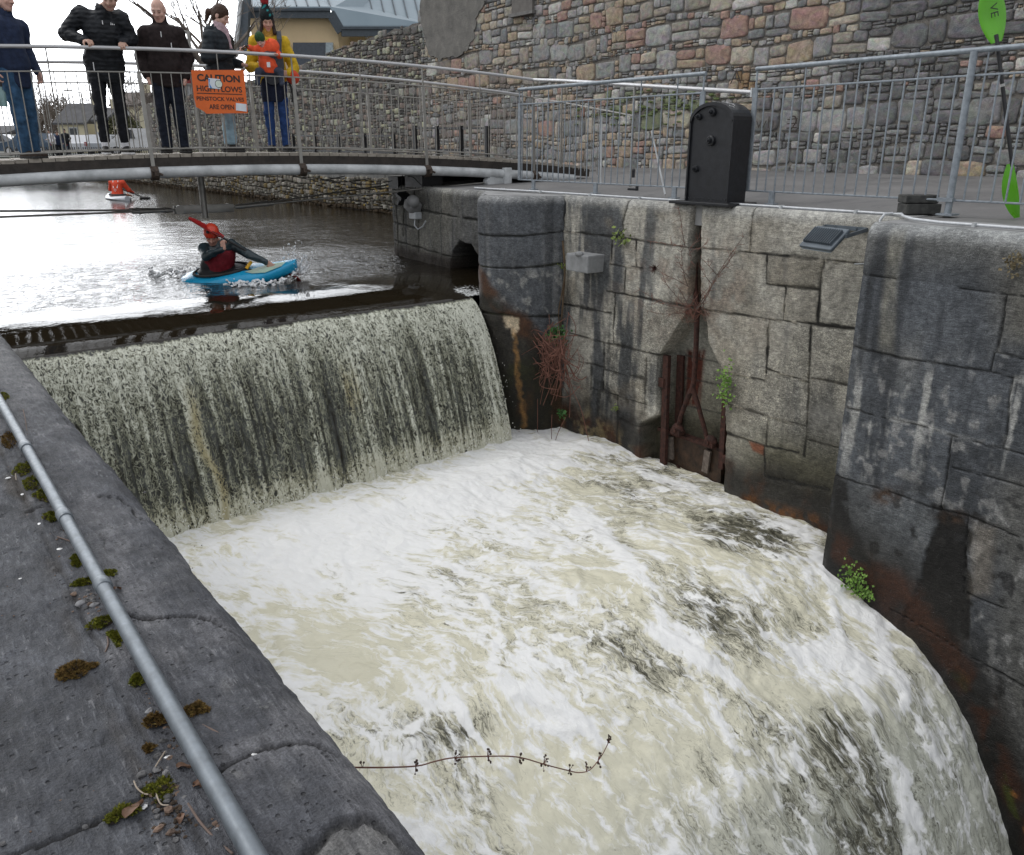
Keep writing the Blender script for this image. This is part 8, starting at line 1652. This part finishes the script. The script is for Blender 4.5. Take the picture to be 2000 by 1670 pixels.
def bramble():
    P = [(676, 1500), (688, 1499), (750, 1499), (815, 1496), (850, 1487), (887, 1480), (959, 1477), (1013, 1479), (1067, 1494), (1110, 1505), (1132, 1509), (1153, 1503), (1175, 1476), (1189, 1449)]
    D = lambda u: .94 + (u - 676) * .00036
    q = [on(u, v, d=D(u)) for u, v in P]; a = q[0]; q = [Vector((.20, a.y - .02, ZQ - .11))] + q; root = empty('bramble_stem', a); tag(root, 'thin red brown stem with dried seed heads reaching over the foaming water', 'plant'); cv = curve(q, 5); n = len(cv); b = MB(); b.tube(cv, [.0011 * (1 - .45 * i / n) for i in range(n)], 6); b.build('stem', M_STEM, root, loc=-a)
    sd = simple('dried_seed_head', (.055, .035, .025), .9, 0, var=.4, scale=200); 
    for u, v, k, up in ((708, 1500, 2, 1), (812, 1497, 6, 0), (888, 1480, 8, 0), (952, 1477, 8, 0), (1015, 1480, 7, 0), (1062, 1490, 10, 0), (1112, 1505, 6, 0), (1145, 1506, 6, 1), (1168, 1484, 6, 0), (1187, 1452, 9, 1)):
        p = on(u, v, d=D(u)); b = MB(); s_ = MB()
        for i in range(k):
            sg = 1 if (i % 2 or up) else -1; d = Vector((rnd.gauss(.25, .35) * .8, -rnd.gauss(.1, .3), sg * rnd.uniform(.6, 1.1))).normalized(); L = rnd.uniform(.005, .0115); e = p + d * L; b.tube([p, p + d * L * .6, e], [.0005, .0004, .0003], 4); s_.sphere(e, rnd.uniform(.0011, .0018), 6, 4)
        hd_ = b.build('side_shoot', M_STEM, root, loc=-a); s_.build('seed_head', sd, hd_)
bramble()
def mossm(name, a, b_):
    n = NT(name, .95, 0, .15); n.set('Base Color', n.mix(1, n.mix(n.rng(n.noise(140, 4, .7), .3, .7), a, b_), n.attr('Col', 'Color'), 'MULTIPLY')); return n.m
M_MOSS = mossm('green_moss_cushion', (.045, .055, .008), (.20, .21, .03)); M_MOSSB = mossm('brown_moss_cushion', (.035, .025, .008), (.22, .15, .05)); M_SOIL = simple('dark_soil', (.028, .02, .014), .95, 0, var=.5, scale=150)
def qz(x): return ZQ + (.002 if x > XJ else .0)
def moss(u, v, rx, ry, hh, label, mat, n=260, name='moss_clump', grp='moss cushions on the near quay'):
    c = on(u, v, z=ZQ + hh * .3); c.z = qz(c.x) - .001; root = empty(name, c); tag(root, label, 'moss', grp); rr = random.Random(int(u * 7 + v)); b = MB()
    lobes = [(0, 0, rx * .72, ry * .72, hh)] + [(math.cos(t) * rx * rr.uniform(.45, .95), math.sin(t) * ry * rr.uniform(.45, .95), rx * rr.uniform(.18, .5), ry * rr.uniform(.18, .5), hh * rr.uniform(.3, .8)) for t in [rr.uniform(0, 6.283) for _ in range(7)]]
    s_ = MB()
    for lx, ly, ax, ay, ah in lobes:
        b.sphere((lx, ly, 0), (ax * .88, ay * .88, ah * .8), 9, 6); m = max(24, int(n * ax * ay / (rx * ry) * 1.1))
        for i in range(m):
            t = rr.uniform(0, 6.283); f = rr.random() ** .55; e = Vector((math.cos(t) * f * ax, math.sin(t) * f * ay, ah * math.sqrt(max(0, 1 - f * f)) * rr.uniform(.8, 1.05))); nrm = Vector((e.x / ax ** 2, e.y / ay ** 2, e.z / ah ** 2 + 20)).normalized(); col = rr.uniform(.45, 1.8); s_.col = (col, col * rr.uniform(.85, 1.05), col)
            for k in range(4):
                d = (nrm + Vector((rr.gauss(0, .6), rr.gauss(0, .6), rr.gauss(.1, .4)))).normalized(); L = rr.uniform(.0016, .0044); w = d.orthogonal().normalized() * .0008; p = e + Vector((lx, ly, 0)); s_.quad(p - w, p + w, p + d * L)
    s_.col = (1, 1, 1); b.build('cushion', M_SOIL, root); s_.build('shoots', mat, root); return root
def litter():
    moss(146, 1307, .0185, .0155, .012, 'large round moss cushion alone on the dark paving slab', M_MOSSB, 520)
    moss(384, 1388, .0125, .0115, .0075, 'straw coloured moss cushion on the coping right of the conduit', M_MOSSB, 300); moss(302, 1411, .0115, .010, .008, 'brown moss cushion touching the left side of the conduit', M_MOSSB, 240); moss(291, 1460, .005, .0055, .004, 'smallest dark moss dot left of the conduit', M_MOSSB, 80)
    for k, (u, v, a, b_, h, lab) in enumerate(((6, 775, .016, .035, .010, 'green moss strip at the left edge by the conduit'), (20, 862, .014, .06, .008, 'brown moss strip along the seam at the left edge'), (46, 918, .014, .03, .012, 'bright green moss ridge against the conduit, upper end'), (62, 946, .015, .032, .013, 'bright green moss ridge against the conduit, middle'), (84, 968, .011, .03, .011, 'bright green moss ridge against the conduit, lower end'), (102, 1012, .010, .022, .010, 'green moss beside the second conduit coupling'), (152, 1098, .007, .022, .006, 'thin green moss streak above the third coupling'), (158, 1140, .013, .010, .006, 'flat olive moss pad beside the third coupling'), (216, 1122, .011, .012, .005, 'dark moss pad on the coping right of the third coupling'), (205, 1216, .016, .014, .007, 'olive moss mat left of the conduit below the grit'), (228, 1248, .006, .02, .006, 'narrow moss streak hugging the conduit'), (268, 1330, .007, .012, .005, 'brown moss shred left of the conduit'), (318, 1540, .016, .014, .007, 'green moss mat in the leaf litter by the slab joint'), (238, 1587, .013, .008, .005, 'green moss wedge in the open slab joint'))):
        moss(u, v, a, b_, h, lab, M_MOSS if 'green' in lab or 'olive' in lab or k > 5 else M_MOSSB, 220)
    peb = simple('grit', (.10, .10, .105), .85, 0, var=.6, scale=60, usecol=True); b = MB(); R_ = random.Random(3)
    def stone(p, r, col):
        b.col = col; n0 = len(b.v); b.sphere(p, (r, r * R_.uniform(.6, 1), r * R_.uniform(.35, .6)), 6, 4, Matrix.Rotation(R_.uniform(0, 3), 3, 'Z'))
        for i in range(n0, len(b.v)): b.v[i] = tuple(Vector(b.v[i]) + Vector((R_.gauss(0, r * .1), R_.gauss(0, r * .1), R_.gauss(0, r * .06))))
    for k in range(520):
        q = R_.random()
        if q < .45: v = R_.uniform(760, 1660); u = np.interp(v, [760, 874, 1010, 1144, 1262, 1388, 1534, 1680], [-10, 34, 108, 186, 250, 318, 396, 474]) - abs(R_.gauss(0, 14)) - 4
        elif q < .7: u, v = R_.gauss(185, 20), R_.gauss(1172, 14)
        elif q < .9: u, v = R_.gauss(345, 34), R_.gauss(1535, 38)
        else: u, v = R_.uniform(0, 400), R_.uniform(900, 1650)
        p = on(u, v, z=ZQ); 
        if p.x > XJ + .02 and q < .9: continue
        p.z = ZQ + .001; g = R_.uniform(.5, 1.6); col = (g, g * .98, g * .95) if R_.random() < .7 else (1.5, 1.0, .7); stone(p, R_.choice((.0008, .0012, .0012, .002, .003)) * (1.6 if q > .45 and q < .9 else 1), col)
    b.col = (1, 1, 1); tag(b.build('gravel', peb), kind='stuff')
    so = simple('soil_crumbs', (.035, .025, .017), .95, 0, var=.6, scale=90, usecol=True); b = MB()
    for k in range(2600):
        v = R_.uniform(700, 1675); cl = fbm(np.array([v * .012]), np.array([3.1]), 0, 3, 5)[0]
        if R_.random() > .35 + 1.1 * cl and k > 900: continue
        u = np.interp(v, [700, 760, 874, 1010, 1144, 1262, 1388, 1534, 1680], [-40, -8, 40, 116, 196, 260, 330, 408, 486]) - abs(R_.gauss(0, 9)) - 2
        if k < 500: u, v = R_.gauss(350, 26), R_.gauss(1540, 40)
        p = on(u, v, z=ZQ); p.z = ZQ + .0006; g = R_.uniform(.5, 2.0); stone(p, R_.choice((.0006, .0009, .0014, .002)), (g, g * .9, g * .8))
    b.col = (1, 1, 1); tag(b.build('soil', so), kind='stuff')
    for k, (u, v, r, lab) in enumerate(((185, 1183, .006, 'flat grey stone chip left of the conduit below the third coupling'), (158, 1180, .0075, 'largest flat grey stone chip beside the third coupling'), (234, 1267, .0045, 'pale rounded pebble touching the conduit'), (258, 1338, .004, 'small pale pebble by the brown moss shred'), (292, 1390, .005, 'grey stone chip between two brown moss cushions'), (425, 1625, .0045, 'pale pebble in the litter near the lower end of the conduit'))):
        b = MB(); p = on(u, v, z=ZQ); p.z = ZQ + .001; n0 = 0; b.sphere((0, 0, 0), (r, r * .75, r * .42), 9, 6, Matrix.Rotation(k, 3, 'Z')); b.v = [tuple(Vector(x) + Vector((R_.gauss(0, r * .09), R_.gauss(0, r * .09), R_.gauss(0, r * .05)))) for x in b.v]; tag(b.build('pebble', simple('pebble_grey', (.22, .22, .23), .8, 0, var=.35, scale=120), None, 50, loc=p), lab, 'pebble', 'pebbles and chips on the near quay')
    sh = simple('white_shell_flake', (.70, .70, .70), .35, 0, var=.1)
    for k, (u, v, r, lab) in enumerate(((327, 1482, .0042, 'shiny white shell flake below the small twig'), (284, 1577, .0040, 'white shell flake beside the brown leaf in the joint'), (78, 1025, .0045, 'white flake beside the second coupling'), (117, 1074, .0045, 'white curled flake near the conduit'), (16, 935, .005, 'white flake at the left edge of the slab'), (44, 967, .004, 'small white fleck left of the green moss'), (497, 1476, .003, 'tiny white chip lying in the open coping joint'), (40, 1132, .0025, 'tiny white fleck on the open slab'))):
        b = MB(); p = on(u, v, z=ZQ); p.z = ZQ + .0015; b.sphere((0, 0, 0), (r, r * .6, r * .28), 7, 4, Matrix.Rotation(k * .9, 3, 'Z')); b.v = [tuple(Vector(x) + Vector((R_.gauss(0, r * .1), R_.gauss(0, r * .1), 0))) for x in b.v]; tag(b.build('shell_flake', sh, None, 40, loc=p), lab, 'shell', 'white flakes on the near quay')
    lm = simple('dead_leaf', (.14, .075, .045), .8, 0, var=.45, scale=80)
    for u, v, L, a, lab in ((263, 1586, .020, .4, 'crumpled brown dead leaf lying over the slab joint'), (360, 1505, .014, -.6, 'curled brown leaf tucked under the conduit'), (230, 1155, .010, .1, 'small reddish leaf on the coping by the third coupling'), (352, 1606, .013, 1.2, 'dark shrivelled leaf in the litter left of the conduit'), (385, 1540, .010, 2.0, 'torn leaf fragment against the conduit')):
        p = on(u, v, z=ZQ); p.z = ZQ + .003; b = MB(); n = 7; vs = []; 
        for i in range(n + 1):
            t = i / n; w = L * .34 * math.sin(math.pi * min(.98, t * .9 + .08)); 
            for j in (-1, 0, 1): vs.append(((t - .5) * L, j * w * R_.uniform(.8, 1.1), .0022 * abs(j) + .002 * math.sin(t * 5 + j) + R_.uniform(0, .001)))
        fs = [(i * 3 + j, i * 3 + j + 1, i * 3 + j + 4, i * 3 + j + 3) for i in range(n) for j in (0, 1)]; b.add(vs, fs); tag(b.build('fallen_leaf', lm, None, 60, loc=p, rot=(R_.uniform(-.2, .2), R_.uniform(-.2, .2), a)), lab, 'leaf', 'dead leaves on the near quay')
    for pts, lab in ((((210, 1246), (212, 1262), (206, 1276)), 'short forked twig left of the conduit on the slab'), (((323, 1470), (314, 1486), (304, 1500)), 'thin pale twig beside the white shell flake'), (((390, 1415), (412, 1428), (434, 1438)), 'split grey twig lying on the coping right of the conduit'), (((262, 1528), (268, 1543), (280, 1552), (290, 1556)), 'curved pale stalk on the slab left of the litter'), (((304, 1540), (308, 1562), (316, 1574), (330, 1577)), 'second curved pale stalk beside the moss mat'), (((368, 1572), (390, 1608), (420, 1640), (455, 1672)), 'long dark twig trailing beside the lower conduit'), (((45, 800), (50, 822), (54, 850)), 'dark twig lying along the coping near the first coupling'), (((30, 918), (32, 940)), 'short pale straw at the left beside the moss'), (((112, 1050), (150, 1064)), 'grey twig by the second coupling')):
        q = [on(u, v, z=ZQ + .001) for u, v in pts]
        for i, x in enumerate(q): x.z = ZQ + .0025 + .001 * (i % 2)
        b = MB(); cv = curve(q, 4) if len(q) > 2 else q; b.tube([x - q[0] for x in cv], [.0011 if 'pale' not in lab else .0007] * len(cv), 6); tag(b.build('twig', simple('pale_straw', (.30, .25, .20), .8) if 'pale' in lab else M_DRY, None, 60, loc=q[0]), lab, 'twig', 'twigs and stalks on the near quay')
litter()
def splash():
    wm = NT('white_spray', .12, 0, .5); wm.set('Base Color', (.92, .93, .94)); wm.set('Transmission Weight', .12); wm.set('IOR', 1.2); R_ = random.Random(9)
    ax = Vector((sy_ * cp_, cy_ * cp_, -sp_)); D0 = on(575, 545, z=ZW).dot(ax); Q = lambda u, v, dd=0: np.array(on(u, v, d=D0 + dd))
    lo, hi = np.minimum.reduce([Q(500, 560), Q(620, 470), Q(560, 500, -.4), Q(560, 500, .4)]) - .1, np.maximum.reduce([Q(500, 560), Q(620, 470), Q(560, 500, -.4), Q(560, 500, .4)]) + .1
    S = SDF(lo, hi, .0085)
    for k in range(80):
        t = R_.random(); u, v = 560 + 34 * t + R_.gauss(0, 6), 540 - 8 * t; l = R_.uniform(8, 46) * (.25 + t * .8); e = Q(u + R_.gauss(4, 7), v - l, R_.gauss(0, .09)); S.cap(Q(u, v, R_.gauss(0, .07)), e, R_.uniform(.004, .013), R_.uniform(.001, .006), .012)
    for k in range(150): p = Q(R_.gauss(580, 17), R_.gauss(508, 16), R_.gauss(0, .1)); S.cap(p, p + np.array((R_.gauss(0, .012), R_.gauss(0, .012), R_.uniform(0, .03))), R_.uniform(.003, .0075), None, .006)
    for k in range(60): p = Q(R_.gauss(556, 14), R_.gauss(512, 12), R_.gauss(0, .1)); S.cap(p, p + np.array((0, 0, .008)), R_.uniform(.003, .005), None, .004)
    S.rough(.010, 26, 5); S.rough(.006, 60, 6, (1, 1, .6), 2); tag(S.mesh('splash', wm.m), kind='stuff')
    for (u0, u1, v0, v1, n, dd, h) in ((290, 395, 525, 545, 90, .1, .10), (440, 560, 545, 556, 110, -.12, .05)):
        q = [Q(u0, v1 + 6, dd - .3), Q(u1, v1 + 6, dd + .3), Q(u0, v0 - 14, dd + .3), Q(u1, v0 - 14, dd - .3)]; S = SDF(np.minimum.reduce(q) - .08, np.maximum.reduce(q) + .08, .0105)
        for k in range(n):
            p = np.array(on(R_.uniform(u0, u1), R_.uniform(v0, v1) + 4, z=ZW + .01)); p[2] = ZW + R_.random() ** 2 * h; S.cap(p, p + np.array((R_.gauss(0, .03), R_.gauss(0, .03), R_.uniform(0, .02))), R_.uniform(.006, .016), None, .012)
        S.rough(.014, 20, 7); S.rough(.006, 55, 8, (1, 1, 1), 2); tag(S.mesh('splash', wm.m), kind='stuff')
splash()
